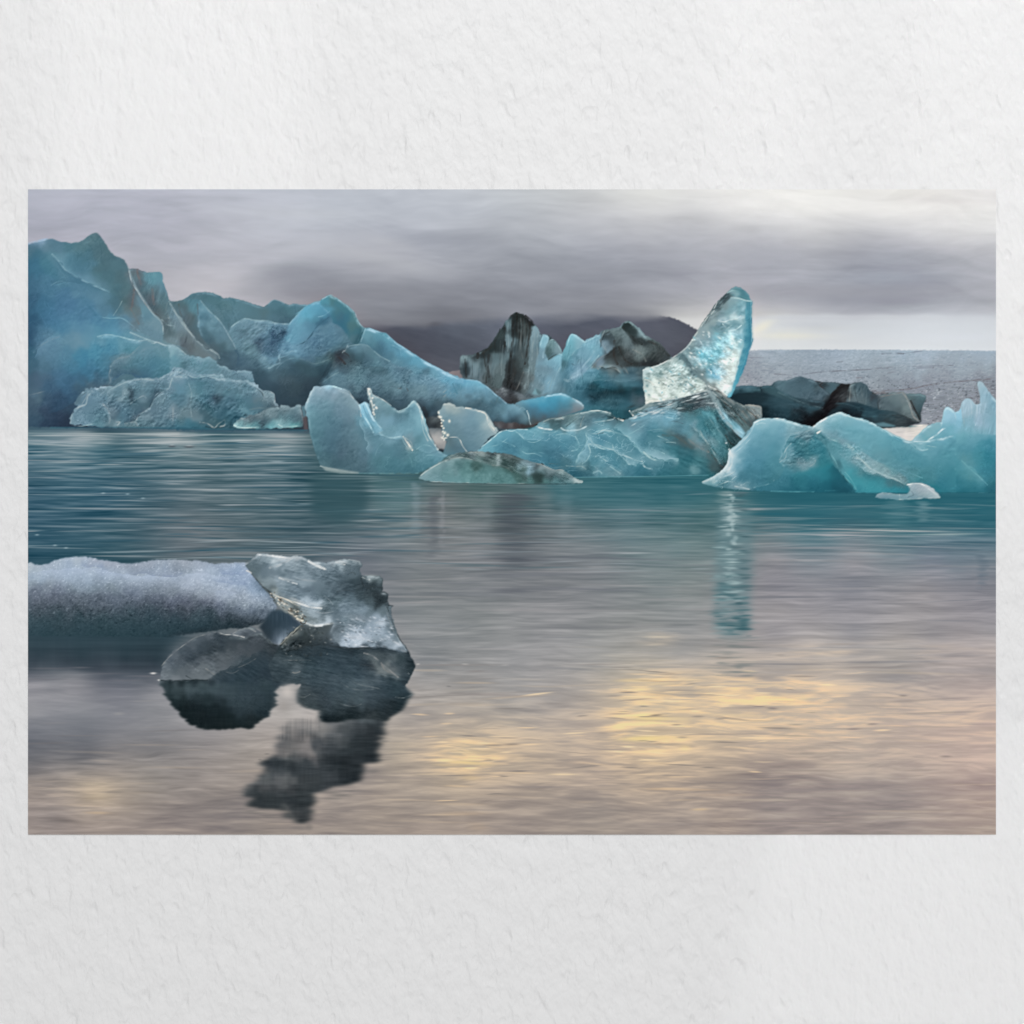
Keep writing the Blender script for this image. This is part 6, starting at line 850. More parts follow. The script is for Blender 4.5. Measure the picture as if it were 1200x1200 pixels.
i0, j0, i1, j1 = b
g1 = vnoise(b, 7.5, 4.0, 71, 3, 26); g2 = vnoise(b, 3.6, 2.2, 72, 2, 15)
sel = blur(fill(z(*F9, 660,500,800,440,1000,360,1060,350,1050,480,1020,600,995,800,900,700), b), 4) * m
tint(b, np.clip(g1 - .25, -1.1, 1.4) * 24, sel); tint(b, np.clip(g2 - .1, -1, 1) * 10, sel)
sel2 = blur(fill(z(*F9, 385,630,600,540,860,780,830,880,400,860), b), 2.5) * m
tint(b, np.clip(g1 * .9 + g2 * .35, -1.2, 1.0) * 15, sel2)
strokes(*F9,(2.4,(100,164,178),.4,1105,200,1112,300,1118,400,1090,520,1050,640,1010,780),(1.8,(112,176,192),.45,1120,470,1085,580,1040,690,1003,790),(1.3,(180,206,210),.6,1140,150,1136,240,1140,330,1145,410,1120,500),(1.2,(150,176,182),.6,1095,400,1070,470,1050,550,1030,620),(1.8,(176,200,202),.7,1000,115,1050,120,1100,135,1140,140),(2.0,(98,142,150),.6,1010,95,1060,105,1120,120),(1.4,(170,196,198),.6,975,80,1010,65,1050,70),
  (1.4,(204,208,206),.75,380,625,440,606,490,590,560,553,640,503,690,462,725,415,765,350),(1.2,(226,226,220),.7,770,345,800,300,830,255,860,210),(1.2,(76,84,88),.65,845,235,870,195,900,165,940,120,980,85),(1.0,(84,90,94),.6,820,295,845,250),(1.6,(70,80,86),.5,905,190,940,150,975,110),(1.2,(212,216,214),.6,880,190,890,170,900,150),(1.0,(214,216,212),.5,860,230,880,205),
  (3.6,(116,138,142),.65,635,515,680,575,740,630,800,680,850,730),(2.6,(150,162,160),.6,840,715,890,765,930,800),(1.2,(92,112,116),.5,650,540,700,590,760,640),(1.6,(232,234,228),.8,940,780,970,800),(1.5,(216,226,226),.6,910,275,950,285,990,270,1040,262,1065,245),(1.5,(200,220,222),.6,940,300,970,330,1000,310),(1.4,(206,226,228),.6,985,350,1030,340,1070,310),(1.4,(98,136,144),.5,960,300,1000,320,1050,310),(1.6,(104,138,144),.45,880,330,920,360,970,350),
  (1.0,(120,140,140),.5,430,700,460,740,470,780),(1.6,(232,234,226),.7,395,690,440,710,460,750),(1.2,(214,220,214),.6,520,640,560,660,600,690),(1.0,(112,128,130),.5,600,640,660,660,720,700),(1.0,(116,132,132),.5,480,640,540,660,590,710),(1.0,(110,126,128),.5,500,700,560,740,620,750))
strokes(*F10,(1.8,(226,228,222),.8,840,20,900,42,940,70,965,88),(3.4,(136,144,144),.6,880,20,920,60,970,100,1020,140),(1.6,(228,228,220),.75,400,140,430,120,480,120,530,112))
rs = np.random.RandomState(9)
fp = np.array(pf)
for k in range(150):                                    # glints
    x = rs.uniform(*[(755,835),(805,868)][k % 2]); y = rs.uniform(*[(425,472),(388,462)][k % 2])
    jj, ii = int(y - PY) - j0, int(x - PX) - i0
    if 0 <= jj < m.shape[0] and 0 <= ii < m.shape[1] and m[jj, ii] > .9:
        dab(x, y, rs.uniform(.8, 2.6), rs.uniform(.5, 1.3), [(226,236,236),(216,230,230),(108,140,146),(120,176,188)][rs.randint(4)] if x < 800 + (y-400)*.5 or rs.rand() < .6 else (240,244,240), rs.uniform(.35,.8), rs.uniform(10,60))
facet(z(*F9, 1098,180,1148,140,1143,200,1146,330,1152,420,1128,480,1100,575,1060,680,1000,808,1000,760,1040,640,1060,540,1090,440,1085,330), cal((96,158,172)), .4, 1.4)

tone(.98, .35)
# --- long teal berg on the right
ph = z(*H12, 12,632,35,618,65,606,110,580,160,545,185,510,198,470,197,430,212,402,245,380,290,338,330,293,365,243,376,210,400,195,435,184,480,182,540,181,600,190,650,207,720,230,795,240,830,210,880,180,930,155,962,142,985,139,1020,150,1080,175,1150,185) \
   + z(*R14, 180,188,220,200,260,220,310,250,370,280,430,310,480,335,520,345,535,335,560,305,600,270,640,235,700,212,735,210,745,180,752,130,765,106,785,102,810,118,832,142,860,130,870,108,880,72,900,48,922,42,945,52,960,70,975,86,995,85,1010,75,1008,40) + z(*R13, 1003,480,988,430,992,408,1003,402,1022,410,1045,440,1080,490,1110,525) + [(1169,472),(1169,578)] + z(*R14, 1000,705,600,706,300,706,0,705) + z(*H12, 800,700,560,698,380,690,240,680,120,668,60,652)
cps = (zc(*H12,(30,630,160,186,188),(80,610,176,196,196),(60,645,120,158,162),(140,570,172,192,194),(120,620,132,168,174),(190,520,190,206,208),(180,580,140,172,178),(215,430,190,206,208),(250,400,150,184,192),(230,470,156,188,194),(250,520,120,164,176),(230,570,150,180,186),(200,620,96,140,148),(150,650,80,124,132),(220,650,120,152,158),(300,660,136,162,166),(290,620,76,126,138),(300,340,144,182,190),(350,290,132,174,184),(400,220,146,184,190),(480,195,142,180,188),(560,195,136,176,184),(500,240,122,168,178),(400,290,116,164,176),(350,360,110,158,170),(450,340,102,152,164),(300,430,108,156,168),(400,430,92,144,158),(300,500,94,146,160),(400,500,84,138,152),(500,420,92,146,158),(350,570,76,128,140),(450,580,72,126,138),(300,590,74,124,136),(420,640,70,122,134),(500,620,66,120,130),(380,680,56,106,118),
   (620,210,140,178,184),(600,260,116,162,174),(550,320,100,150,162),(650,270,122,156,162),(720,250,124,158,164),(780,255,134,164,168),(700,300,112,142,148),(760,310,104,134,140),(640,320,96,140,150),(580,390,86,138,150),(620,400,116,156,164),(580,440,112,154,162),(560,500,84,138,148),(650,350,72,124,134),(700,370,68,120,128),(680,430,60,112,122),(650,480,76,120,128),(620,480,104,142,148),(720,500,124,152,156),(780,490,118,150,154),(700,470,100,132,138),(760,440,64,118,126),(800,400,64,124,134),(820,340,74,130,140),(850,300,84,132,140),(600,560,72,130,142),(560,620,66,122,134),(700,570,66,132,142),(700,620,54,118,128),(800,560,60,130,140),(800,620,50,114,126),(650,670,44,104,116),(800,670,42,104,116),(900,660,38,100,112),(950,680,34,88,100),(880,580,52,124,134),(880,500,54,124,132),(860,420,56,122,132),(930,480,76,136,144),(950,560,46,112,122),(1000,620,40,98,110),(1050,660,44,104,116),(1060,690,34,84,96),(980,510,70,120,128),(1010,540,92,152,160),
   (830,240,160,188,190),(880,200,156,188,192),(930,170,146,182,188),(985,155,140,180,186),(900,250,116,162,172),(870,290,108,148,156),(930,310,122,156,162),(960,230,116,164,172),(1040,200,122,168,176),(1000,260,114,162,172),(1060,260,112,164,174),(1100,220,118,168,178),(1150,230,120,170,180),(1180,280,112,164,174),(1100,300,112,164,174),(1000,340,124,156,162),(1050,360,116,158,166),(950,380,92,146,154),(920,390,90,142,150),(1000,420,104,152,160),(950,440,98,150,158),(1060,430,116,158,164),(1100,400,110,160,168),(1150,380,108,160,170),(1120,470,126,158,162),(1160,500,134,162,164),(1050,480,104,152,160),(1000,480,96,150,158),(1080,530,92,148,156),(1140,560,92,140,146),(1030,570,80,152,160),(1050,610,72,144,152),(1120,620,74,148,156),(1090,670,64,134,144),(1180,640,70,144,152)),)[0] \
 + zc(*R14,(50,200,122,168,178),(150,210,122,168,178),(200,230,118,166,176),(120,280,112,164,174),(250,250,118,168,178),(240,310,108,160,170),(320,290,112,164,174),(330,350,102,156,166),(420,350,100,154,164),(420,400,92,146,156),(300,400,104,154,162),(180,350,110,160,168),(60,360,114,158,166),(100,400,112,158,166),(60,420,106,156,164),(160,450,124,160,166),(220,480,130,162,166),(250,520,136,164,166),(180,510,108,150,156),(300,540,126,156,158),(300,470,104,150,158),(380,470,96,146,154),(350,570,128,152,154),(420,600,110,138,140),(380,540,98,146,152),(450,560,92,140,148),(460,640,74,116,124),(420,640,80,118,124),(120,560,78,140,148),(60,540,86,148,156),(200,570,72,134,142),(280,600,66,130,138),(200,630,74,146,154),(300,650,74,146,154),(400,680,62,138,148),(120,660,70,144,152),(480,690,56,128,138),(520,380,112,158,166),(500,430,88,144,154),(580,390,116,164,172),(650,400,104,154,164),(580,480,82,138,148),(700,480,86,142,152),(550,560,88,138,144),(650,560,80,134,142),(620,620,72,128,136),(720,640,60,122,134),(800,600,66,128,138),(750,540,76,134,144),(850,500,80,140,150),(800,430,90,146,156),(850,640,54,118,130),(900,560,80,138,146),(950,580,84,138,144),(900,470,92,142,148),(980,520,72,136,146),(960,640,58,120,130),(1050,560,60,124,136),(1080,640,58,116,126),(1020,680,50,112,124),(900,690,48,110,122),(700,690,52,120,130),(1110,690,46,100,112),
   (600,310,118,166,174),(580,335,150,182,186),(640,280,128,170,176),(700,240,134,172,178),(640,330,110,160,168),(700,300,120,168,178),(760,180,150,188,198),(770,130,156,192,202),(800,150,152,190,202),(760,230,122,170,182),(820,190,136,178,192),(850,150,148,192,206),(850,200,132,178,192),(790,270,116,168,180),(750,320,108,160,172),(850,290,112,164,174),(880,120,160,186,194),(920,80,164,186,194),(910,150,156,178,186),(940,200,138,172,182),(960,120,148,174,182),(990,130,160,182,190),(1000,180,152,176,186),(900,240,126,170,180),(960,270,120,166,176),(1020,240,140,172,182),(1060,180,140,170,180),(1090,140,132,164,174),(1090,220,132,168,178),(1010,280,124,166,176),(1080,300,104,156,168),(960,340,100,152,164),(850,360,100,154,164),(900,390,86,142,154),(1000,380,74,138,150),(1080,380,68,132,146),(1060,450,58,126,138),(980,440,74,136,146)) + zc(*R13,(1005,420,166,182,188),(1030,460,152,176,184),(1050,500,140,168,178),(1085,520,144,172,182),(1015,520,150,176,184),(1100,560,130,164,176))
b, m = region(ph, cps, [(2.6,14,8,30),(2.6,5,4,20),(1.6,2.2,2,0,'n')], .4, 74, .6, 2.4, 9, .25, rim=((196,216,218),.6,.55,0,2))
CH = cps; HO = jag(ph, .4, 74)
RH = ((196,216,218),.8,.8,0,2)
layer(z(*H12, 12,632,110,578,185,508,198,468,197,428,245,378,330,291,376,208,435,182,540,179,650,205,797,240,700,285,620,318,592,400,560,470,600,520,560,600,520,622,430,658,345,684,60,655), CH, RH, seed=461, facet=.3, clip=HO, tex=[(2,8,6,20)])
layer(z(*H12, 797,238,830,208,880,178,985,137,1080,173,1200,200,1330,280,1440,335,1560,345,1800,300,1800,720,1470,720,1450,600,1340,522,1230,482,1150,422,1080,352,1000,332,900,302), CH, RH, seed=462, facet=.3, clip=HO, tex=[(2.4,8,6,30)])
layer(z(*H12, 540,622,700,560,850,540,930,500,985,560,1040,620,1097,692,800,702,380,702,400,660), CH, None, seed=463, soft=1.6, facet=.35, clip=HO)
layer(z(*H12, 620,312,700,280,792,268,832,330,872,420,812,480,802,522,720,522,600,502,556,482,592,400), CH, None, seed=464, soft=1.2, facet=.6, clip=HO, tex=[(7,4,2.4,20)])
layer(z(*H12, 800,262,850,298,902,330,952,400,987,480,1022,560,1062,630,1100,692,1060,660,1000,590,950,520,920,450,880,370,830,330), CH, ((150,186,190),.9,.5,1,1), seed=465, soft=.9, clip=HO)
layer(z(*H12, 985,470,1060,480,1110,520,1175,565,1260,590,1360,615,1455,660,1465,706,1100,706,1062,640,1022,570), CH, None, seed=466, soft=.9, clip=HO, facet=.3)
layer(z(*H12, 920,340,1000,330,1080,352,1150,422,1230,482,1340,522,1450,602,1462,657,1360,612,1260,587,1175,562,1110,517,1040,472,980,432), CH, None, seed=467, soft=1.2, facet=.6, clip=HO, tex=[(7,4,2.4,32)])
layer(z(*R14, 528,348,545,328,600,268,640,233,700,210,742,210,792,225,762,252,702,300,630,350), CH, RH, seed=468, clip=HO)
layer(z(*R14, 985,90,1010,73,1005,0,987,-52,992,-74,1004,-80,1022,-72,1045,-42,1080,8,1112,45,1130,62,1130,300,1000,290,972,200), CH, RH, seed=469, soft=.8, clip=HO, tex=[(4,3,14,8)])
layer(z(*R14, 870,108,880,70,900,46,922,40,945,50,962,70,978,88,965,180,945,285,890,262,876,180), CH, RH, seed=470, soft=.7, clip=HO, tex=[(4,3,14,5)])
layer(z(*R14, 830,142,860,128,874,108,884,200,870,240,832,205), CH, RH, seed=471, soft=.6, clip=HO)
layer(z(*R14, 742,185,752,128,765,104,785,100,810,116,834,142,842,200,802,232,745,242), CH, RH, seed=472, soft=.6, clip=HO)
veins(z(*H12, 620,300,800,270,870,420,800,520,600,500), (166,192,196), .34, 7, 5, 473, .12, 20)
veins(z(*H12, 940,350,1080,360,1240,490,1450,600,1440,650,1200,570,1000,440), (170,196,198), .5, 7, 4, 474, .12, 32)
veins(z(*H12, 60,650,140,590,240,560,340,660,200,680), (196,212,212), .6, 8, 4, 475, .12, -30)
ridge(*H12, ((190,210,212),5,None,1,.5,198,420,222,450,215,520,180,570),(None,1,(40,92,104),8,.6,935,500,985,560,1040,620,1097,692),((156,188,190),4,(66,116,124),5,.5,1110,515,1175,560,1260,585,1360,612,1450,657),((150,190,196),5,(84,140,150),8,.4,560,470,592,400,620,330,700,290),(None,1,(60,118,128),10,.4,850,340,890,420,930,500))
ridge(*R14, (None,1,(92,146,158),10,.4,520,350,600,400,700,400),((176,206,210),4,None,1,.4,520,350,580,395,620,410),((92,146,158),8,(130,176,184),6,.35,880,470,960,540,1060,660))
strokes(*H12,(1.6,(206,214,212),.8,20,628,70,610,130,572,175,535,200,495,210,450,212,410),(2.2,(200,212,214),.65,205,400,222,440,226,480,215,520,190,560),(1.4,(184,206,210),.6,225,410,270,375,320,325,360,275,380,225),(1.3,(180,206,212),.6,250,420,300,380,350,330),(1.3,(214,222,220),.75,380,215,430,192,480,186,540,184,600,194),(1.2,(190,212,216),.5,400,225,430,215,460,218),(1.4,(180,200,202),.6,100,630,150,600,200,580,240,560,250,540),(1.2,(186,202,202),.6,110,655,170,635,230,610),(1.0,(176,196,198),.6,90,640,140,620,190,625,230,630),
  (1.6,(196,208,208),.7,245,660,290,668,345,680),(1.4,(166,190,194),.6,380,668,430,655,490,640,520,618),(1.8,(224,228,222),.8,800,238,835,215,880,186,935,160,985,143),(2.2,(236,236,228),.85,825,285,845,275,855,270),(1.4,(166,190,194),.6,560,470,590,430,610,390,640,360),(1.2,(160,184,188),.55,560,490,600,460,610,420),(1.4,(160,176,178),.6,680,490,730,500,780,495,810,475,800,500,770,520),(1.0,(158,180,184),.5,640,290,700,280,760,270,800,250),(1.0,(150,172,176),.5,660,320,720,300,770,310,800,340),
  (1.8,(58,108,118),.6,850,300,880,330,890,380,910,430,930,480),(2.4,(150,184,188),.55,890,310,930,330,980,350,1030,360,1080,400),(1.6,(120,172,178),.6,920,440,950,480,980,550,1010,590,1050,630,1095,680),(2.4,(38,88,98),.6,985,560,1020,610,1060,650,1092,690),(1.2,(70,110,120),.6,935,480,960,490,980,520),(2.2,(150,182,186),.55,1040,380,1090,420,1130,470,1190,520),(1.2,(110,170,178),.7,500,694,650,697,800,698),(1.2,(90,150,158),.5,880,690,980,690))
strokes(*R14,(1.4,(200,216,216),.7,0,146,40,145,80,166,130,182,200,198,250,218),(1.2,(190,214,218),.6,260,222,320,256,370,284,430,314,490,338),(2.0,(226,232,230),.85,630,345,660,325,700,298,740,262,760,250),(1.2,(196,214,216),.65,545,345,590,345,640,345),(1.4,(170,200,204),.5,500,350,540,380,600,405,640,400),(1.2,(168,196,200),.5,520,370,560,400,610,410),(1.0,(172,196,198),.5,580,360,640,375,700,385),(1.2,(196,214,218),.6,735,235,745,195,760,190),(1.2,(186,206,214),.5,830,150,840,190,830,220),(1.6,(176,196,204),.5,940,60,950,120,940,180),
  (1.6,(146,168,178),.45,880,100,890,180,900,240),(1.2,(190,206,212),.5,985,90,985,160,975,230),(1.2,(126,158,170),.4,1010,90,1030,200,1040,280),(1.8,(164,188,190),.55,120,450,180,480,230,530,290,560,360,590,430,615),(1.2,(150,174,176),.5,380,600,430,620,480,650),(1.2,(60,100,108),.5,400,610,450,640,500,660),(1.4,(60,110,118),.45,210,560,250,575,300,590),(1.2,(120,172,178),.5,60,560,100,610,140,680),(1.2,(130,176,184),.45,880,480,940,540,1000,590,1060,650),(1.2,(130,176,182),.4,450,540,520,570,600,600),(1.2,(100,160,168),.6,150,705,250,708,280,710),(1.0,(120,170,178),.6,1000,705,1060,706))
gb = bbox(z(*R14, 0,380,500,680)); gm = blur(fill(z(*R14, 0,330,80,360,180,440,300,500,450,540,620,600,500,640,380,600,200,540,60,500), gb), 4)
tint(gb, relief(gb, 4, 2.4, 76, 3, 30) * 3.2, gm)
gb = bbox(z(*H12, 560,240,1060,560)); gm = blur(fill(z(*H12, 600,260,760,240,900,300,1060,370,1190,520,1050,460,900,340,820,480,680,540,560,500,640,380), gb), 4)
tint(gb, relief(gb, 5, 2.6, 77, 3, 20) * 3.2, gm)
stroke([(890,578),(960,577.8),(1040,578),(1100,577.6),(1166,577.6)], 1.2, (40,92,104), .5, 1.2)

tone(.92, .15)
grit(HO, 3.0, 9, 6, 30, 613, 1.5, 26); grit(z(*H12, 10,640,200,480,240,560,340,670,200,685), 7, 6, 3, -30, 614, 1.5)
# --- small glassy floe in front of it
fl = z(*R14, 270,738,285,715,320,702,370,705,420,715,490,715,515,690,510,665,497,645,540,636,590,637,640,655,685,680,712,710,728,738,690,746,620,742,540,752,440,756,350,750)
region(fl, zc(*R14,(290,735,150,172,178),(340,715,150,176,182),(340,740,130,164,172),(420,725,138,170,176),(420,745,150,176,180),(490,730,150,176,180),(540,720,150,170,176),(540,660,150,172,178),(520,650,176,192,194),(600,650,160,178,184),(570,690,160,174,180),(640,690,172,186,190),(600,730,166,178,182),(670,720,178,190,194),(710,735,200,206,206)), [(6,5,3,20),(4,2,2,0)], .4, 78, .6, 1.5, 5, .3, rim=((206,216,216),.5,.6,0,1))
strokes(*R14,(1.2,(110,128,132),.6,330,712,400,715,480,722),(1.2,(224,226,222),.8,497,648,540,640,590,642,640,660),(1.2,(206,212,212),.6,600,650,650,680,700,720),(1.4,(220,222,218),.8,440,752,540,748,620,742,725,738),(1.0,(100,120,126),.6,520,690,540,720,500,735),(1.0,(214,218,216),.6,440,715,444,750))

tone(.96, .55)
# --- low dark ridged floe
pl = z(*B6, 843,718,880,680,940,640,1000,606,1060,580,1130,552,1195,540) + z(*B8, 10,524,50,500,110,483,180,478,260,475,350,485,430,490,500,505,560,530,630,552,690,564,740,590,790,605,830,600,870,630,910,660,950,678,976,682,972,696,900,700,700,700,500,702,300,698,0,692) + z(*B6, 1100,750,930,745,850,732)
cps = zc(*B8,(30,515,124,128,124),(60,505,140,140,134),(110,495,112,114,110),(200,485,130,130,126),(170,505,96,100,96),(260,485,146,144,136),(100,525,152,168,166),(50,540,150,168,166),(20,560,120,142,142),(170,530,140,158,154),(100,570,104,130,128),(40,620,118,146,144),(150,600,112,142,138),(250,540,128,138,132),(230,570,88,106,100),(300,590,104,132,128),(200,650,116,148,144),(80,660,120,150,148),(320,640,112,142,138),(300,520,108,112,106),(330,500,92,92,88),(400,500,88,90,86),(390,530,170,176,172),(350,545,112,118,110),(430,560,86,94,88),(400,600,100,124,118),(440,600,86,106,100),(460,500,120,118,112),(480,540,96,100,94),(520,520,106,108,102),(540,570,130,146,146),(500,590,92,102,96),(520,640,92,112,106),(400,660,104,134,130),(600,560,130,144,146),(610,600,150,176,182),(560,610,108,118,112),(580,650,96,106,100),(600,680,104,130,126),(660,570,96,98,96),(700,590,146,154,152),(680,610,120,136,136),(640,630,78,86,82),(660,660,66,76,72),(720,630,98,106,104),(740,660,84,92,90),(760,610,136,142,140),(700,690,98,124,120),(800,620,112,122,120),(820,620,150,158,154),(800,650,96,108,108),(780,680,112,136,134),(840,650,120,132,130),(880,660,130,138,136),(860,690,130,148,146),(940,688,196,198,192)) + zc(*B6,(870,710,140,160,160),(940,690,124,148,148),(920,660,150,170,170),(1000,630,140,162,160),(960,730,130,154,154),(1050,620,132,154,152),(1050,600,164,176,172),(1100,580,150,158,152),(1100,660,124,146,144),(1180,560,128,132,126))
region(pl, cps, [(6,9,2.6,14),(5,4,2,10),(4,1.8,1.6,0,'n')], .5, 80, .6, 1.8, 7, .4, rim=((170,178,174),.5,.7,-1,2))
strokes(*B8,(1.5,(180,190,186),.65,0,545,60,525,130,518,200,530,260,545),(1.3,(64,68,64),.65,60,520,120,500,180,495,250,495,330,505),(1.5,(186,182,170),.7,180,484,250,482,300,495,360,515,420,525,460,545),(1.4,(70,72,68),.7,320,500,390,500,440,505,500,525,540,545),(1.6,(212,216,210),.75,380,520,420,530,470,535),(1.4,(188,190,184),.65,505,530,560,545,620,560,690,570,740,595,780,610),(1.4,(190,206,208),.7,520,575,580,585,640,590,710,605),(1.2,(158,160,152),.6,440,590,500,610,560,640,600,630),(1.2,(60,66,62),.65,440,540,490,570,560,590,600,610),
  (1.2,(150,154,148),.6,340,570,400,575,450,590,480,620),(1.6,(54,62,58),.65,600,640,650,640,700,660,740,680),(1.2,(160,158,150),.6,620,620,680,650,730,690),(1.3,(56,60,58),.6,740,600,790,620,830,640),(1.3,(184,188,184),.6,790,608,840,608,880,640,920,665),(1.0,(150,152,148),.55,740,640,800,660,860,670),(2.0,(226,224,216),.85,915,672,945,682,972,688),(.9,(160,182,180),.7,0,690,200,695,400,698,600,698),(1.1,(52,60,60),.6,500,702,700,703,860,702),(1.4,(46,46,46),.7,690,560,700,568),(1.2,(140,160,156),.4,120,560,190,560,240,580),(1.0,(150,170,166),.4,60,600,140,620,220,620),(1.2,(56,66,62),.5,390,585,440,590,480,610))
strokes(*B6,(1.4,(182,196,194),.7,850,712,890,680,945,645,1005,612,1065,588,1120,565),(.9,(200,210,208),.8,930,744,1010,748,1100,750,1200,752),(1.2,(120,132,128),.5,1060,590,1130,570,1195,560))
FL = jag(pl, .5, 80); CP = cps
rid = z(*B8, 0,545,60,520,130,515,200,528,260,545,340,570,440,590,500,630,560,690,600,704,1000,704,1000,640,780,600,560,525,430,486,260,470,110,480,0,520)
layer(rid, CP, None, .8, 631, .8, 2.5, 7, .6, [(9,12,2.2,18,'n')], clip=FL)
grit(rid, 12, 22, 3.6, 17, 632, 1.2, 16)
layer(z(*B8, -180,720,-140,690,-60,640,0,560,60,535,130,530,200,545,300,580,400,600,480,640,520,704,-180,704), CP, None, .6, 633, 1.2, 2, 8, .5, [(4,5,4,0,'n')], clip=FL)
grit(pl, 4, 14, 4, 14, 617, 1, 18)
stroke([(491,561),(505,565.5),(530,566),(600,567.5),(680,566.5)], 1.0, (60,80,86), .45, 1.2)

# ---------------------------------------------------------------- their reflections in the water
def mirror(x, y0, y1, w, c, a, n=26, seed=0, wav=2.0, taper=True):
    """a broken column of reflected light or dark standing in the ripples"""
    r = np.random.RandomState(seed)
    for k in range(n):
        t = (k + r.rand()) / n; y = y0 + (y1 - y0) * t
        ww = w * r.uniform(.55, 1.1); hh = (y1 - y0) / n * r.uniform(.5, .95)
        dab(x + r.normal(0, wav), y, ww, max(.8, hh), c, a * r.uniform(.5, 1.0) * (1 - .55 * t if taper else 1), r.normal(0, 1), 1.8)
facet([(363,557),(432,557),(430,600),(400,612),(366,602)], (56,86,94), .7, 4); facet([(435,556),(490,556),(480,600),(440,598)], (86,118,124), .35, 5)
mirror(398,560,625,34,(66,96,104),.35,22,1); mirror(487,566,625,7,(136,152,160),.4,18,2,1); mirror(508,582,652,7,(88,94,102),.42,26,3,2.0); mirror(518,575,640,4,(150,152,158),.3,18,4,1); mirror(560,585,660,16,(132,136,142),.25,20,5); mirror(600,578,668,22,(78,86,94),.55,44,6,3)
mirror(572,578,620,8,(126,136,140),.35,14,7); mirror(640,575,615,12,(120,134,138),.3,14,8); mirror(662,570,640,10,(132,146,152),.25,16,9); mirror(740,575,640,24,(112,134,142),.25,22,10,4); mirror(795,570,650,18,(104,130,136),.3,22,11,4); mirror(775,640,700,26,(126,138,142),.25,18,12,4)
facet([(842,578),(880,580),(878,640),(872,700),(850,705),(842,640)], (92,126,132), .4, 6)
facet([(846,596),(878,596),(880,660),(879,735),(870,748),(848,748),(836,735),(838,660)], (104,130,136), .5, 4)
facet([(884,580),(1167,580),(1167,626),(1090,622),(1000,614),(900,610)], (48,100,112), .4, 5)
facet([(640,562),(840,560),(836,590),(740,596),(650,590)], (62,110,120), .35, 5)
r_ = np.random.RandomState(21)
for k in range(230):
    y = 577 + 172 * r_.rand() ** .9; t = (y - 577) / 172
    wd = np.interp(t, [0, .3, .6, 1], [11, 17, 21, 19]); x = 859 + r_.uniform(-1, 1) * wd
    lightside = x < 862 + 4 * r_.randn()
    cc = [(150,172,174),(130,152,156),(116,140,144),(78,108,114)][r_.randint(4)] if lightside else [(62,90,98),(76,102,108),(92,114,120),(118,134,138)][r_.randint(4)]
    if t > .62 and r_.rand() < .55: cc = [(52,92,100),(64,104,112),(84,116,122)][r_.randint(3)]
    dab(x, y, r_.uniform(4, 13), r_.uniform(.8, 1.7), cc, r_.uniform(.2, .5) * (1 if t < .95 else .6), r_.normal(0, 2), 1.5)
for k in range(26): dab(857 + r_.normal(0, 2.5), 578 + 60 * r_.rand(), r_.uniform(1.5, 4), r_.uniform(1, 3), (170,190,192), .4, 0, 1.5)
for k in range(40): dab(858 + r_.normal(0, 12), 748 + 45 * r_.rand(), r_.uniform(5, 16), r_.uniform(.8, 1.6), (116,124,124), r_.uniform(.15, .35), 0, 1.5)
for k in range(70): dab(856 + r_.normal(0, 5), 590 + 115 * r_.rand(), r_.uniform(3, 9), r_.uniform(.8, 1.5), (156,176,178), r_.uniform(.2, .5), r_.normal(0, 2), 1.5)
dab(871, 731, 7, 7, (52,92,100), .55); dab(853, 730, 14, 2, (60,98,106), .5); dab(848, 688, 8, 5, (66,104,112), .4)
mirror(848,575,588,8,(160,172,172),.4,6,28,3)
mirror(1050,588,620,18,(120,146,152),.35,14,21,3); mirror(1080,588,612,10,(140,158,162),.45,12,22,2); mirror(1120,640,680,14,(110,126,134),.25,14,23,4); mirror(1150,650,690,7,(92,108,120),.4,16,24,2); mirror(960,585,640,30,(70,112,122),.2,14,25,6)
mirror(596,690,696,24,(92,96,104),.5,3,26,3)
# ---------------------------------------------------------------- the nearest floe: snow, clear ice and its dark reflection
tone(.96, .25)
J1, J2, J3, J4, J5, RR = (30, 630), (180, 630), (320, 630), (180, 730), (320, 730), (260, 840)
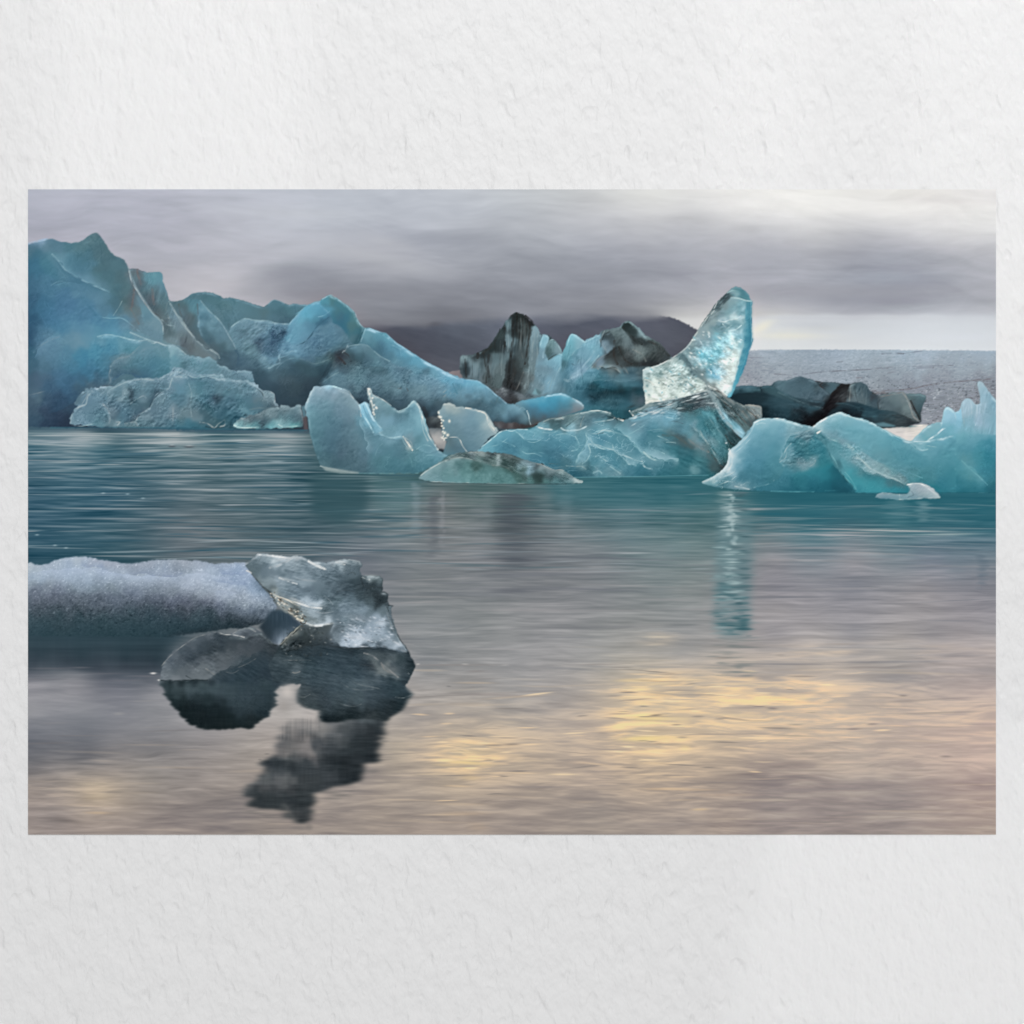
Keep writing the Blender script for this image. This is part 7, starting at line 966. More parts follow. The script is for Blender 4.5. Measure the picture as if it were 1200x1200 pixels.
# reflection hanging below the clear ice
rs = np.random.RandomState(31)
rf = z(*RR, 420,20,390,60,360,110,345,160,350,200,320,250,280,280,262,310,268,330,240,370,232,410,165,430,150,470,155,505,185,520,170,550,200,570,235,585,330,588,400,600,440,606,380,640,440,650,480,672,545,686,560,650,590,600,575,560,610,535,600,500,640,465,720,440,800,430,870,415,895,380,895,330,900,300,960,290,1005,290,1012,250,1005,200,1010,150,1005,110,1040,122,1058,100,1045,40,1060,10,1000,-30,700,-30,640,0,560,10,500,0,460,10, s=5.4545)
tone(.96, .05)
rc = zc(*RR,(430,40,110,110,111),(480,60,84,86,88),(380,120,100,100,101),(440,110,86,87,89),(560,30,86,88,90),(560,90,76,78,81),(640,60,80,83,86),(700,60,116,115,114),(720,110,112,112,112),(640,120,66,70,73),(800,60,96,98,100),(880,60,74,79,82),(940,40,60,66,70),(1000,0,74,82,86),(1040,60,44,51,55),(1040,100,48,54,58),(980,80,62,68,72),
  (400,170,88,88,90),(450,180,98,97,97),(520,150,100,98,98),(600,170,120,116,115),(620,240,112,108,107),(540,220,112,109,108),(450,240,112,109,108),(380,250,104,102,102),(330,280,62,66,70),(290,310,46,52,56),(680,180,70,74,78),(720,150,84,86,88),(760,200,62,67,71),(800,150,78,82,85),(860,160,70,75,78),(920,120,60,66,70),(950,160,46,53,57),(980,220,40,47,51),(1000,270,40,46,50),(900,230,46,53,57),(850,250,44,51,55),
  (680,240,66,70,73),(740,280,42,48,52),(800,300,38,44,48),(860,320,36,42,46),(880,380,38,44,48),(800,370,40,47,51),(720,340,50,56,60),(650,300,84,84,86),(600,280,88,87,88),(520,280,76,79,81),(450,290,66,71,74),(400,310,50,56,60),(500,325,44,50,54),(600,325,50,56,60),(350,340,56,62,66),(300,350,60,65,69),(260,390,66,70,73),(330,390,64,69,73),(420,380,60,66,70),(520,380,58,64,68),(620,380,56,62,66),(700,400,54,60,64),(760,420,58,63,67),(650,440,58,63,66),
  (300,420,84,87,88),(400,430,86,88,90),(460,460,88,90,91),(240,450,80,82,84),(180,470,92,93,94),(220,510,60,65,68),(300,490,78,80,82),(380,510,60,64,67),(480,510,56,60,63),(560,510,46,52,55),(580,470,58,63,66),(250,545,46,52,55),(350,540,46,52,55),(450,550,50,56,59),(300,570,50,55,58),(420,580,46,52,55),(500,590,40,46,50),(550,600,44,50,53),(520,640,52,57,60),(460,640,70,73,74),(540,670,60,63,65),(480,660,84,85,85),(560,560,50,56,59))
box = bbox(rf, 12)
m = fill(rf, box); i0, j0, i1, j1 = box
wob = (vnoise(box, 40, 3.4, 81, 3) * 3.0 + vnoise(box, 14, 2.0, 82, 2) * 1.0)
ii = np.clip(np.arange(m.shape[1])[None, :] + np.round(wob).astype(int), 0, m.shape[1] - 1); jj = np.arange(m.shape[0])[:, None]
m = blur(m[jj, ii], 3.4, 1.2)
col = field(rc, box, 2.5, 83, 10, .35) * 1.06 + 4 + (vnoise(box, 34, 4.0, 84, 3) * 4 + vnoise(box, 2.4, 22, 85, 2) * .7)[..., None]
top = np.clip((GY[j0:j1, i0:i1] - 838) / 30 + vnoise(box, 2.2, 40, 86, 2) * .05, 0, 1)   # its upper rim frays into threads
tw = np.clip((384 - GX[j0:j1, i0:i1]) / 16, 0, 1); put(box, np.clip(col, 0, 255), m * (top * tw + 1 - tw) * .96)
for (x, y, L, w, a) in [(225,612,70,4,.35),(330,625,60,4,.3),(300,640,70,3,.3),(700,480,60,7,.35),(760,500,60,6,.4),(700,520,70,5,.3),(820,470,50,4,.3),(960,345,40,8,.3),(1030,155,30,5,.3),(190,600,40,3,.3),(500,705,50,8,.25),(560,700,20,14,.25),(290,235,14,3,.3),(245,270,10,3,.3)]:
    dab(RR[0] + x / 5.4545, RR[1] + y / 5.4545, L / 5.4545 * 1.2, w / 5.4545 * 1.6, (108, 106, 105), a * 1.3, 0, 1.4)

tone(.96, .25)
# dark water under the snow shelf
du = z(*J1, 10,560,1200,540,1200,900,960,960,10,960)
db = bbox(du, 20); dm = blur(fill(z(*J1, -20,600,1100,600,1090,700,1010,780,985,900,960,938,700,936,500,942,300,930,100,928,-20,932), db), 8, 2.5)
put(db, field(zc(*J1,(30,640,58,80,88),(300,640,60,82,90),(600,650,58,79,87),(900,650,57,78,86),(1050,680,60,80,88),(100,760,60,77,85),(400,760,57,76,84),(700,770,55,74,82),(950,770,52,70,78),(100,830,60,74,82),(400,830,56,72,80),(700,840,54,70,78),(930,860,56,70,78),(60,880,70,78,86),(300,880,66,75,83),(500,890,70,78,86),(700,890,68,76,84),(900,890,62,72,80),(100,925,92,95,101),(300,928,90,93,100),(600,935,86,90,97),(900,935,84,88,95)), db, 0, 5, 20, 0) + (vnoise(db, 90, 4, 91, 3) * 1.6 + vnoise(db, 5, 40, 92, 2) * .4)[..., None], dm)
for (x, y, L, a) in [(60,783,22,.5),(95,782,12,.6),(130,789,26,.4),(170,792,20,.5),(50,796,26,.4),(150,797,24,.4)]: dab(x, y, L, .8, (112,112,118), a)
dab(180,788.6,3.5,1,(206,204,202),.85); dab(187,796.6,2,.9,(196,196,194),.8)

# lower lobe of clear ice and its reflection (left)
lobe = z(*J4, 42,402,52,375,70,290,100,240,150,190,200,150,260,115,330,85,400,70,460,64,520,74,570,62,610,38,670,22,720,42,760,64,810,105,850,145,888,155,960,200,1000,330,1000,420,930,440,885,450,862,470,868,500,850,530,870,555,845,600,800,650,740,705,690,742,640,742,600,732,560,742,440,748,360,748,280,718,200,662,150,592,100,522,62,462)
lc = zc(*J4,(60,390,132,134,134),(90,300,118,122,124),(120,260,102,108,112),(150,220,112,116,118),(200,190,88,96,100),(250,150,108,112,114),(300,120,98,104,107),(250,200,86,93,97),(330,160,80,88,92),(400,90,106,110,112),(400,130,76,84,88),(460,90,78,86,90),(480,130,72,80,84),(540,100,78,85,88),(560,80,130,133,135),(600,60,118,121,123),(650,50,116,119,121),(700,70,108,112,114),(660,90,98,102,104),(740,90,92,96,98),(620,120,80,85,87),(700,120,90,93,95),(780,130,80,85,87),(760,100,100,102,103),(820,150,72,77,79),
  (150,300,106,111,113),(200,260,98,103,106),(260,240,74,82,86),(320,220,72,80,84),(400,190,76,83,86),(470,170,74,81,84),(540,160,82,87,89),(600,180,96,98,99),(660,170,88,92,94),(720,160,84,88,90),(300,270,100,104,106),(380,260,104,107,108),(450,230,108,110,110),(520,230,104,106,106),(590,230,98,101,102),(680,210,92,95,96),(760,190,76,82,84),(850,185,72,78,80),(120,350,124,127,127),(200,340,112,115,115),(270,320,116,118,118),(340,310,122,124,123),(420,320,110,113,113),(250,370,122,124,123),(160,385,134,135,134),(340,360,124,126,125),(400,350,126,128,127),(470,300,112,114,114),(540,270,104,107,108),(600,270,92,99,101),(660,240,80,88,91),
  (450,370,84,93,97),(520,340,72,84,89),(580,320,66,80,86),(640,290,64,78,84),(700,260,64,78,84),(760,240,66,78,83),(820,220,66,76,80),(880,220,62,71,75),(700,330,58,74,80),(640,370,60,76,82),(560,380,62,77,83),(780,290,60,74,80),(860,280,58,70,75),(930,260,60,71,75),(800,350,60,73,79),(880,340,60,73,78),(960,320,64,75,80),(700,400,60,74,80),(600,410,60,74,80),(500,400,64,77,82),(860,400,66,78,83),(780,410,62,75,80),
  (100,404,44,54,58),(180,404,42,52,56),(280,402,44,55,60),(380,400,50,62,67),(90,430,66,76,79),(150,440,78,87,90),(220,440,86,95,98),(280,450,84,93,96),(350,440,82,92,95),(420,450,78,89,93),(500,450,70,82,87),(600,450,64,77,83),(700,460,62,75,81),(800,450,60,73,78),(850,480,62,74,79),(100,490,56,66,69),(180,480,66,76,79),(260,490,68,78,82),(350,490,70,81,85),(450,490,68,79,84),(550,500,66,78,83),(650,510,62,74,80),(750,510,58,70,76),(830,530,56,68,73),
  (150,540,42,53,56),(220,530,40,51,54),(300,530,42,53,57),(380,530,46,58,62),(450,540,52,63,68),(540,550,58,70,75),(640,560,58,70,75),(740,560,56,68,73),(820,580,52,64,69),(220,600,32,42,45),(300,600,31,41,45),(400,600,31,42,46),(480,590,36,47,51),(540,600,44,55,60),(600,610,52,63,68),(680,620,52,63,68),(760,620,50,61,66),(280,670,34,43,46),(360,680,31,40,43),(450,680,31,41,44),(540,660,34,45,48),(600,670,38,48,51),(680,670,38,47,50),(740,660,42,51,54),(360,730,42,50,52),(460,730,36,44,46),(560,725,38,46,48),(640,725,40,48,50),(700,710,46,53,55))
lc = [(q[0], q[1], q[2] * .93, q[3] * .93, q[4] * .955) if q[1] < 797 else q for q in lc]; lb = jag(lobe, .6, 90); box = bbox(lb, 10); m = fill(lb, box); i0, j0, i1, j1 = box
YY = GY[j0:j1, i0:i1]; XX = GX[j0:j1, i0:i1]
low = np.clip((YY - 797) / 3, 0, 1)
wob = vnoise(box, 30, 3.2, 87, 3) * 1.8 * low
ii = np.clip(np.arange(m.shape[1])[None, :] + np.round(wob).astype(int), 0, m.shape[1] - 1); jj = np.arange(m.shape[0])[:, None]
m2 = m[jj, ii]; m = blur(m, .7) * (1 - low) + blur(m2, 1.8, .9) * low
fade = 1 - np.clip((XX - 328) / 10, 0, 1) * np.clip((YY - 800) / 6, 0, 1)
col = field(lc, box, 2.2, 88, 8, .45)
rough = vnoise(box, 11, 2.4, 89, 3, 28) * 3.4 + vnoise(box, 4, 1.6, 93, 2, 24) * 1.6
col = col + (rough * (1 - low) * .9 + low * (vnoise(box, 26, 2.6, 94, 2) * 1.4 + vnoise(box, 3, 18, 95, 2) * 1.0))[..., None]
put(box, np.clip(col, 0, 255), m * fade)

layer(z(*J4, 42,402,70,290,100,240,150,190,200,150,260,115,330,85,400,70,460,66,560,95,640,100,700,75,760,66,810,107,850,147,800,175,740,195,690,225,640,262,580,300,500,330,440,355,400,385,380,398), lc, ((146,150,150),.9,.8,-1,2), .6, 521, .8, 2.6, 8, .6, [(4,12,2.6,28,'n'),(3,6,3,24)], clip=lb)
layer(z(*J4, 560,95,570,62,610,38,670,22,720,42,762,66,700,78,640,102), lc, ((150,154,154),.8,.7,0,2), .5, 522, .7, 2, 6, .5, [(3,8,2,10,'n')], clip=lb)
ridge(*J4, (None,1,(50,64,70),7,.45,400,385,450,352,520,325,600,290,680,235,760,195),(None,1,(40,52,56),4,.6,45,404,150,406,260,404,390,400))
# the snow shelf
snow = z(*J1, -10,182,20,180,40,172,70,190,120,191,170,181,220,158,290,140,360,132,430,132,480,145,530,155,600,165,660,175,720,182,800,178,880,162,950,155,1020,153,1100,155,1160,162) + z(*J2, 310,160,350,170,390,178,450,182,560,180,640,175,665,190,690,255,740,310,770,350,800,385,840,420,855,460,870,490,830,560,740,610,620,640,500,640,400,660,300,670) + z(*J1, 1000,700,600,690,-10,690)
scp = zc(*J1,(10,200,172,180,192),(60,210,170,180,193),(140,200,160,170,186),(220,180,164,176,192),(300,160,168,180,196),(380,145,172,182,196),(420,175,162,174,192),(300,190,156,170,190),(500,165,164,170,186),(480,205,166,176,192),(580,185,162,168,184),(660,195,158,165,181),(760,195,154,160,175),(860,185,156,162,178),(950,175,160,167,182),(1050,175,160,166,180),(1120,180,162,166,180),(560,220,154,166,186),(640,230,160,170,188),(760,225,148,156,172),(880,215,148,157,174),(980,205,150,160,178),(1080,240,140,147,162),(1150,240,150,157,172),
  (30,250,164,177,194),(130,250,168,181,198),(250,240,166,179,197),(380,235,168,181,199),(480,228,172,184,200),(120,290,156,168,185),(300,275,166,179,197),(450,270,164,177,195),(600,250,168,180,197),(700,255,170,181,198),(780,280,168,178,194),(880,275,168,178,195),(980,275,172,181,197),(1080,285,160,169,186),(1160,270,174,184,202),
  (40,320,146,153,166),(160,330,144,150,163),(280,320,148,157,173),(400,320,148,158,174),(520,310,146,156,172),(640,310,146,155,170),(760,320,144,151,166),(880,320,146,153,168),(1000,320,152,158,173),(1100,320,166,173,189),(60,370,122,127,138),(200,375,122,127,139),(340,370,128,136,149),(480,365,128,137,150),(620,360,130,138,150),(760,370,124,131,143),(900,370,128,134,147),(1040,370,132,137,150),(1160,360,150,155,170),
  (60,420,108,112,122),(200,420,108,112,122),(340,415,114,119,129),(480,410,114,120,130),(620,410,116,122,133),(760,410,112,118,129),(900,415,108,113,124),(1040,420,112,116,128),(100,465,94,100,108),(250,470,96,102,110),(400,465,96,102,110),(550,460,98,104,113),(700,460,98,105,114),(850,460,92,98,107),(1000,470,94,98,108),(1120,450,104,107,118),(80,510,78,88,95),(220,510,80,90,97),(380,510,80,89,96),(540,505,82,91,98),(700,505,80,91,99),(850,505,76,87,95),(1000,510,76,85,93),(1120,500,86,90,98),
  (80,560,66,84,91),(240,560,66,83,90),(400,560,64,82,89),(560,560,63,82,89),(720,560,62,81,88),(880,560,61,80,88),(1040,560,61,79,87),(100,630,60,81,89),(400,640,58,79,87),(700,640,57,78,86),(950,640,57,77,85)) \
  + zc(*J2,(340,185,158,165,181),(440,195,156,166,184),(540,195,164,175,193),(620,190,166,177,195),(500,220,150,164,186),(600,230,150,167,190),(250,245,164,174,190),(340,245,172,182,200),(420,255,170,182,200),(520,260,160,173,194),(620,260,158,172,194),(680,270,156,171,194),(280,280,176,185,202),(380,300,166,177,195),(480,300,158,171,192),(560,310,150,165,188),(640,310,158,172,194),(720,320,150,167,190),(300,320,168,175,191),(400,340,166,174,190),(500,350,162,172,190),(600,350,158,171,191),(700,360,156,171,192),(770,370,150,166,187),(350,370,150,156,170),(450,380,160,167,183),(550,385,166,175,192),(650,390,164,174,191),(750,400,158,169,187),(810,410,150,161,179),
  (300,410,128,132,145),(400,410,146,150,164),(500,420,156,162,177),(600,430,156,163,178),(700,430,158,166,182),(800,440,152,161,177),(840,460,146,155,171),(350,450,112,115,126),(450,460,122,126,138),(550,470,136,142,155),(650,470,144,151,164),(750,480,146,154,168),(820,490,142,150,164),(400,490,96,101,110),(500,500,108,114,125),(600,510,116,123,134),(700,510,122,130,141),(300,500,90,96,104),(400,520,72,84,91),(500,530,82,89,97),(600,540,88,95,103),(700,545,92,99,107),(780,530,106,114,124),(300,540,68,84,91),(450,560,62,75,82),(560,580,68,78,85),(660,570,76,84,91),(740,580,58,68,75),(350,600,56,74,82),(500,610,48,63,70),(600,610,54,66,73),(680,610,56,66,72))
box, m = region(snow, [(q[0], q[1], q[2] + 2 * (q[4] > 140), q[3] + 3 * (q[4] > 140), q[4] - 2 * (q[4] > 140)) for q in scp], [], .5, 96, .7, 2.0, 12, .2)
i0, j0, i1, j1 = box; YY = GY[j0:j1, i0:i1]; XX = GX[j0:j1, i0:i1]
edge = np.interp(XX, [30, 180, 260, 330], [724, 724, 726, 730])
keep = np.clip((edge - YY) / 10 + .5, 0, 1)
gr = vnoise(box, 2.0, 1.7, 97, 2) + .7 * vnoise(box, 3.6, 3.0, 98, 2)
ga = np.interp(YY, [650, 675, 690, 705, 715, 724, 740], [2.6, 3, 3.8, 4.4, 4.6, 3.4, 1.6]).astype(np.float32)
ga = ga * np.interp(XX, [30, 230, 330], [1, 1, 1.35])
tint(box, np.clip(gr, -2, 2.2) * ga, m)
fl = np.clip(vnoise(box, 3.0, 2.2, 99, 2) - .75, 0, 2) * np.interp(YY, [670, 690, 715, 740], [0, .3, 1, .4])
tint(box, -fl * 15, m)
fl = np.clip(vnoise(box, 2.4, 2.0, 100, 2) - .9, 0, 2) * np.interp(YY, [655, 690, 720, 735], [1, .8, .7, .2])
tint(box, fl * 22, m)
ridge(*J1, (None,1,(178,192,210),7,.5,30,255,120,235,250,225,380,218,480,214,580,232,700,255,880,270,1040,272,1160,258),((132,142,160),4,None,1,.5,700,250,860,262,960,268,1080,272),((138,152,174),4,None,1,.45,380,205,470,208,560,220))
ridge(*J2, (None,1,(184,196,212),6,.5,180,275,260,255,350,248,430,262,540,290,600,320),((140,150,168),4,None,1,.45,60,262,150,270,220,262),((136,152,178),4,None,1,.45,470,250,560,262,660,262),((134,150,174),4,None,1,.4,420,310,520,320,600,332,680,330),(None,1,(180,192,208),5,.4,430,380,530,375,600,392))
# hollow between the lobes: dim ice with hanging threads
cav = z(*J2, 742,622,780,580,830,515,870,505,910,512,970,542,1042,610,1030,640,980,672,920,712,885,757,862,748,838,742,800,712,770,670)
region(cav, zc(*J2,(760,630,52,64,72),(830,540,62,78,88),(880,520,70,86,96),(940,550,64,80,90),(1000,600,66,80,90),(800,620,54,68,77),(860,600,58,74,84),(920,610,62,78,88),(980,640,84,96,105),(830,680,66,78,87),(880,660,84,95,104),(930,680,104,114,122),(850,730,92,100,109),(885,740,150,158,166),(900,710,130,138,147),(790,690,60,70,77)), [(12,1.8,16,0,'n')], .4, 101, 1.5, 1.5, 6, .2)
CAV = cav
# main clear ice
body = z(*J2, 648,192,690,150,730,115,762,112,850,125,950,135,1010,128,1040,130,1070,145) + z(*J3, 240,150,270,166,340,172,400,170,450,162,510,152,570,160,615,170,628,190,610,225,620,260,640,270,690,264,740,267,772,285,768,340,764,382,790,384,812,402,804,440,815,472,846,478,830,500,830,540,850,600,870,660,890,710,920,750) \
   + z(*J5, 935,170,962,212,980,250,1002,300,985,340,970,372,950,420,930,432,946,462,986,500,950,530,930,582,880,632,820,662,800,690,700,676,600,672,520,680,440,698,380,704,345,694,322,656,330,620,300,610,240,600,170,560,160,500,190,450,200,430,120,420,0,420,-30,300) + z(*J2, 900,740,950,680,1010,630,1050,602,1010,570,960,540,910,510,870,470,830,400,790,370,750,320,700,265)
bc_ = zc(*J3,(20,150,178,186,190),(70,150,160,168,173),(120,150,140,149,154),(170,140,134,142,147),(210,150,118,128,133),(-60,150,126,136,141),(-20,170,132,142,147),(30,190,150,159,164),(100,190,148,157,162),(150,180,138,147,152),(60,230,108,119,125),(0,240,112,122,128),(-100,200,96,107,112),(-60,230,104,115,121),(250,180,128,137,143),(300,180,150,158,163),(350,190,120,130,136),(420,180,124,133,139),(480,180,150,158,162),(560,165,118,127,131),(600,185,98,106,110),(220,220,110,121,127),(300,240,104,115,121),(380,230,102,113,119),(460,220,96,107,113),(540,210,98,107,112),(600,215,84,93,98),
 (30,290,140,149,155),(-40,300,132,140,144),(100,270,120,130,136),(170,290,130,140,146),(240,300,134,144,150),(320,290,112,123,129),(400,280,98,109,115),(480,270,84,95,101),(560,260,92,102,107),(60,340,118,129,135),(150,340,112,123,130),(240,350,98,109,116),(330,350,104,115,121),(420,340,84,95,101),(500,320,70,81,87),(580,310,66,77,82),(620,300,62,72,77),(660,290,150,154,155),(700,290,116,122,123),(740,290,96,103,105),(700,330,56,65,69),(740,350,64,73,77),(760,300,72,80,84),(650,340,54,64,69),(600,370,66,77,82),(680,390,62,71,75),(750,400,50,58,62),(790,400,58,66,70),(740,440,46,54,58),(680,440,74,84,88),(780,440,56,64,68),
 (0,400,150,152,150),(60,420,122,128,131),(120,400,112,122,128),(200,400,108,119,126),(280,400,104,115,122),(360,400,92,104,110),(440,400,86,97,103),(520,390,80,91,97),(-60,340,118,125,128),(-30,380,96,102,104),(80,460,138,140,138),(150,440,142,149,152),(230,460,160,170,177),(320,470,166,176,183),(380,440,96,107,112),(450,450,92,104,109),(530,440,92,104,110),(600,450,96,107,113),(620,500,118,129,136),(150,510,100,102,100),(220,510,130,136,138),(300,520,146,154,159),(360,500,92,102,106),(430,510,98,109,115),(500,500,112,123,130),(200,570,120,122,118),(270,570,112,117,118),(350,570,118,125,129),(310,610,176,184,190),(380,600,168,176,182),(260,610,150,154,156),(440,570,104,114,120),(520,560,114,125,131),(600,560,118,128,135),(680,500,98,108,113),(720,560,136,146,154),(770,520,100,109,113),(760,590,164,174,183),(810,560,104,112,117),(700,610,136,146,154),(620,620,118,128,135),(540,620,112,121,127),(460,620,100,108,113),(820,620,116,125,131),(850,640,92,100,104),(500,660,130,139,146),(580,670,166,175,184),(660,660,152,161,170),(740,660,146,155,163),(800,680,142,151,159),(860,700,110,118,123),(440,690,110,117,122),(520,710,156,165,174),(600,730,182,190,198),(680,720,152,161,169),(750,710,138,147,154),(820,730,140,148,155),(870,745,170,177,184),(900,720,78,85,89)) \
 + zc(*J5,(60,150,60,67,70),(120,100,70,77,80),(180,60,84,90,92),(230,40,88,92,93),(300,40,84,89,91),(220,90,64,70,71),(160,130,56,63,66),(280,90,78,83,85),(340,70,92,96,97),(400,60,104,110,114),(430,40,92,99,104),(350,110,84,89,92),(420,110,112,119,125),(300,140,58,66,70),(240,140,56,62,64),(360,150,62,71,76),(440,150,70,79,85),(520,170,60,69,75),(80,200,56,67,72),(160,190,56,67,72),(240,190,56,67,73),(330,190,58,70,76),(420,190,58,71,78),(500,200,66,79,86),(580,185,62,74,80),(640,175,64,73,79),(720,170,76,84,90),(780,180,70,78,83),(840,190,74,82,87),(880,180,92,100,106),(900,190,112,119,125),(930,210,64,72,77),
 (60,260,84,92,96),(150,250,74,84,88),(40,300,62,74,80),(120,330,66,77,82),(170,340,98,105,109),(240,260,60,74,80),(330,250,62,76,83),(420,250,64,78,85),(500,260,66,79,86),(580,260,66,79,86),(650,230,84,92,96),(720,220,96,101,103),(780,230,84,90,93),(840,240,104,109,111),(900,240,70,80,84),(950,260,58,68,73),(980,290,56,66,70),(240,320,66,80,86),(330,330,70,84,90),(420,320,68,82,89),(500,320,66,80,87),(580,310,64,78,85),(650,290,60,70,76),(700,290,66,72,76),(740,310,112,115,115),(800,300,124,125,124),(770,340,128,129,128),(840,320,108,110,111),(880,300,84,91,95),(860,360,112,116,117),(900,340,80,88,92),(920,380,74,83,88),(960,340,58,68,72),(930,410,56,66,71),
 (200,400,66,77,82),(280,390,70,82,88),(360,390,74,86,92),(440,390,80,91,97),(520,390,80,92,98),(600,380,74,87,94),(680,360,76,87,93),(720,390,92,100,105),(560,420,92,102,107),(640,420,96,104,108),(700,430,86,95,100),(760,390,72,84,90),(820,400,58,71,77),(880,420,60,74,80),(920,450,66,79,85),(960,490,64,76,81),(800,440,56,70,77),(850,470,58,73,79),(720,450,72,84,90),(300,450,66,76,81),(380,450,66,78,84),(460,450,72,84,90),(540,460,80,91,96),(620,460,82,92,97),(220,470,82,88,91),(260,520,76,82,85),(200,540,76,81,83),(340,510,70,79,84),(420,510,74,84,89),(500,510,78,88,93),(580,520,80,90,94),(660,500,74,84,90),(740,500,66,77,83),(820,510,56,68,74),(900,520,50,62,67),(950,520,58,68,72),(900,570,44,54,58),(840,590,46,55,59),(780,570,52,62,67),(700,570,64,73,78),(620,570,74,82,86),(540,570,76,84,88),(460,560,72,81,85),(380,560,68,76,81),(280,580,74,80,82),(340,610,64,71,74),(420,610,60,69,73),(500,610,54,63,67),(560,620,46,55,59),(640,610,50,58,62),(720,620,50,57,60),(800,640,52,58,61),(360,650,36,46,50),(440,650,36,46,50),(520,650,40,50,53),(600,650,48,56,59),(380,690,34,42,46),(450,685,40,48,51),(700,660,62,67,69))
bp = jag(body, .6, 102); box = bbox(bp, 10); m = fill(bp, box); i0, j0, i1, j1 = box
YY = GY[j0:j1, i0:i1]; XX = GX[j0:j1, i0:i1]
low = np.clip((YY - 803) / 5, 0, 1)
m = blur(m, .65) * (1 - low) + blur(m, 2.0, 1.0) * low
col = field(bc_, box, 2.2, 103, 7, .5)
up = np.clip((760 - YY) / 10, 0, 1)
rough = vnoise(box, 13, 2.4, 104, 3, 14) * 5 * up + vnoise(box, 5, 1.6, 105, 2, 16) * 2.6 * up
sp = np.clip(vnoise(box, 4.5, 2.4, 106, 3, 18), -2, 2) * 11 * np.clip(up * np.clip((XX - 385) / 20, 0, 1) * np.clip((YY - 715) / 12, 0, 1), 0, 1)
dn = vnoise(box, 16, 2.4, 107, 3, 10) * 4.2 * (1 - up) * (1 - low * .5) + vnoise(box, 5, 1.6, 108, 2, 14) * 2.5 * (1 - up)
col = col + (rough + sp + dn)[..., None]
gap = np.exp(-(((XX - 337) / 9.5) ** 2 + ((YY - 816) / 14.0) ** 2) ** 1.3)          # bright water seen between the two reflections
gap = np.maximum(gap, np.exp(-((XX - 332) / 14) ** 2 - ((YY - 829) / 7) ** 2) * .9)
put(box, np.clip(col, 0, 255), m * (1 - gap))
UPP = z(*J3, -192,190,-150,150,-110,115,-78,112,10,125,110,135,170,128,200,130,240,150,270,166,340,172,400,170,450,162,510,152,570,160,615,170,628,190,610,225,620,260,640,270,690,264,740,267,772,285,768,340,764,382,790,384,812,402,804,440,815,472,846,478,830,500,830,540,850,600,870,660,890,710,920,750,950,800,935,800,900,802,850,790,790,765,700,772,640,778,560,772,480,765,430,720,400,660,425,600,370,612,310,624,260,618,200,605,170,575,60,500,30,470,-10,400,-50,370,-90,320,-140,265)
layer(UPP, [(q[0], q[1], min(236, q[2] * 1.07 + 4), min(240, q[3] * 1.07 + 4), min(244, q[4] * 1.07 + 4)) for q in bc_], ((196,202,206),1.0,.7,0,2), .5, 511, .8, 2.6, 9, .6, [(4.5,13,2.4,14,'n'),(3.5,6,2.6,12)], clip=bp)
layer(z(*J5, 55,165,130,85,200,8,260,15,310,22,370,10,425,0,400,60,430,120,480,165,400,172,320,152,250,150,180,182,100,202,60,185), bc_, ((130,132,128),.8,.5,1,1), .8, 512, .8, 2.2, 5, .65, [(9,3,2.2,10,'n'),(5,3,2,0)], clip=bp)
layer(z(*J5, 640,215,700,205,780,225,850,215,910,225,935,260,900,330,860,300,880,380,820,350,760,335,720,300,690,262), bc_, None, .5, 513, 2.0, 3, 8, .6, [(5,8,2.4,24,'n')], clip=bp)
ridge(*J5, (None,1,(48,60,66),5,.6,400,160,480,168,560,174,640,178,700,172,790,165,850,190,920,208),((60,72,78),6,None,1,.4,400,172,300,156,220,156))
ridge(*J2, ((198,190,172),3,None,1,.7,1040,612,980,665,920,715,888,752),(None,1,(70,82,88),6,.5,700,262,760,330,830,395,880,470))
gb = clipbox(312, 795, 356, 848); i0, j0, i1, j1 = gb
XX = GX[j0:j1, i0:i1]; YY = GY[j0:j1, i0:i1]
g = np.exp(-(((XX - 337) / 8) ** 2 + ((YY - 811) / 8.5) ** 2)) ; put(gb, (192, 186, 181), g * .8)
put(gb, (152, 148, 145), np.exp(-((XX - 333) / 10) ** 2 - ((YY - 828) / 9) ** 2) * .7)
# creases and bright melt edges
strokes(*J2, (2.0,(206,212,214),.9,735,118,790,122,850,130,910,138,960,142),(2.4,(150,160,166),.6,650,185,690,160,720,130,735,120),(3,(178,186,190),.6,820,210,880,195,930,170,980,140,1010,132),(2.2,(214,216,214),.8,1090,165,1130,190,1170,210,1200,220),(1.6,(200,206,208),.7,885,280,930,300,980,315,1010,325),(1.6,(226,222,214),.8,655,232,680,242,690,250),
  (1.4,(84,88,90),.6,690,255,730,300,780,350,830,390),(1.6,(70,72,72),.6,770,350,800,370,820,385),(1.6,(206,202,190),.8,830,390,880,415,930,435,990,450,1050,470),(2.0,(224,226,224),.8,990,450,1050,470,1110,488,1180,495),(1.4,(214,206,190),.8,950,520,990,550,1020,570,1050,588),(2.2,(232,226,208),.9,1010,570,1030,580,1050,582),(1.6,(216,216,210),.8,1070,600,1120,615,1180,622),(1.3,(52,48,44),.7,1035,595,1050,605,1070,600),
  (1.2,(100,112,118),.5,760,130,740,170,720,190),(1.0,(160,170,176),.5,1000,280,1080,300,1160,300),(1.0,(86,98,104),.5,900,360,1000,380,1100,375),(1.4,(164,172,178),.5,1140,520,1200,530,1260,520))
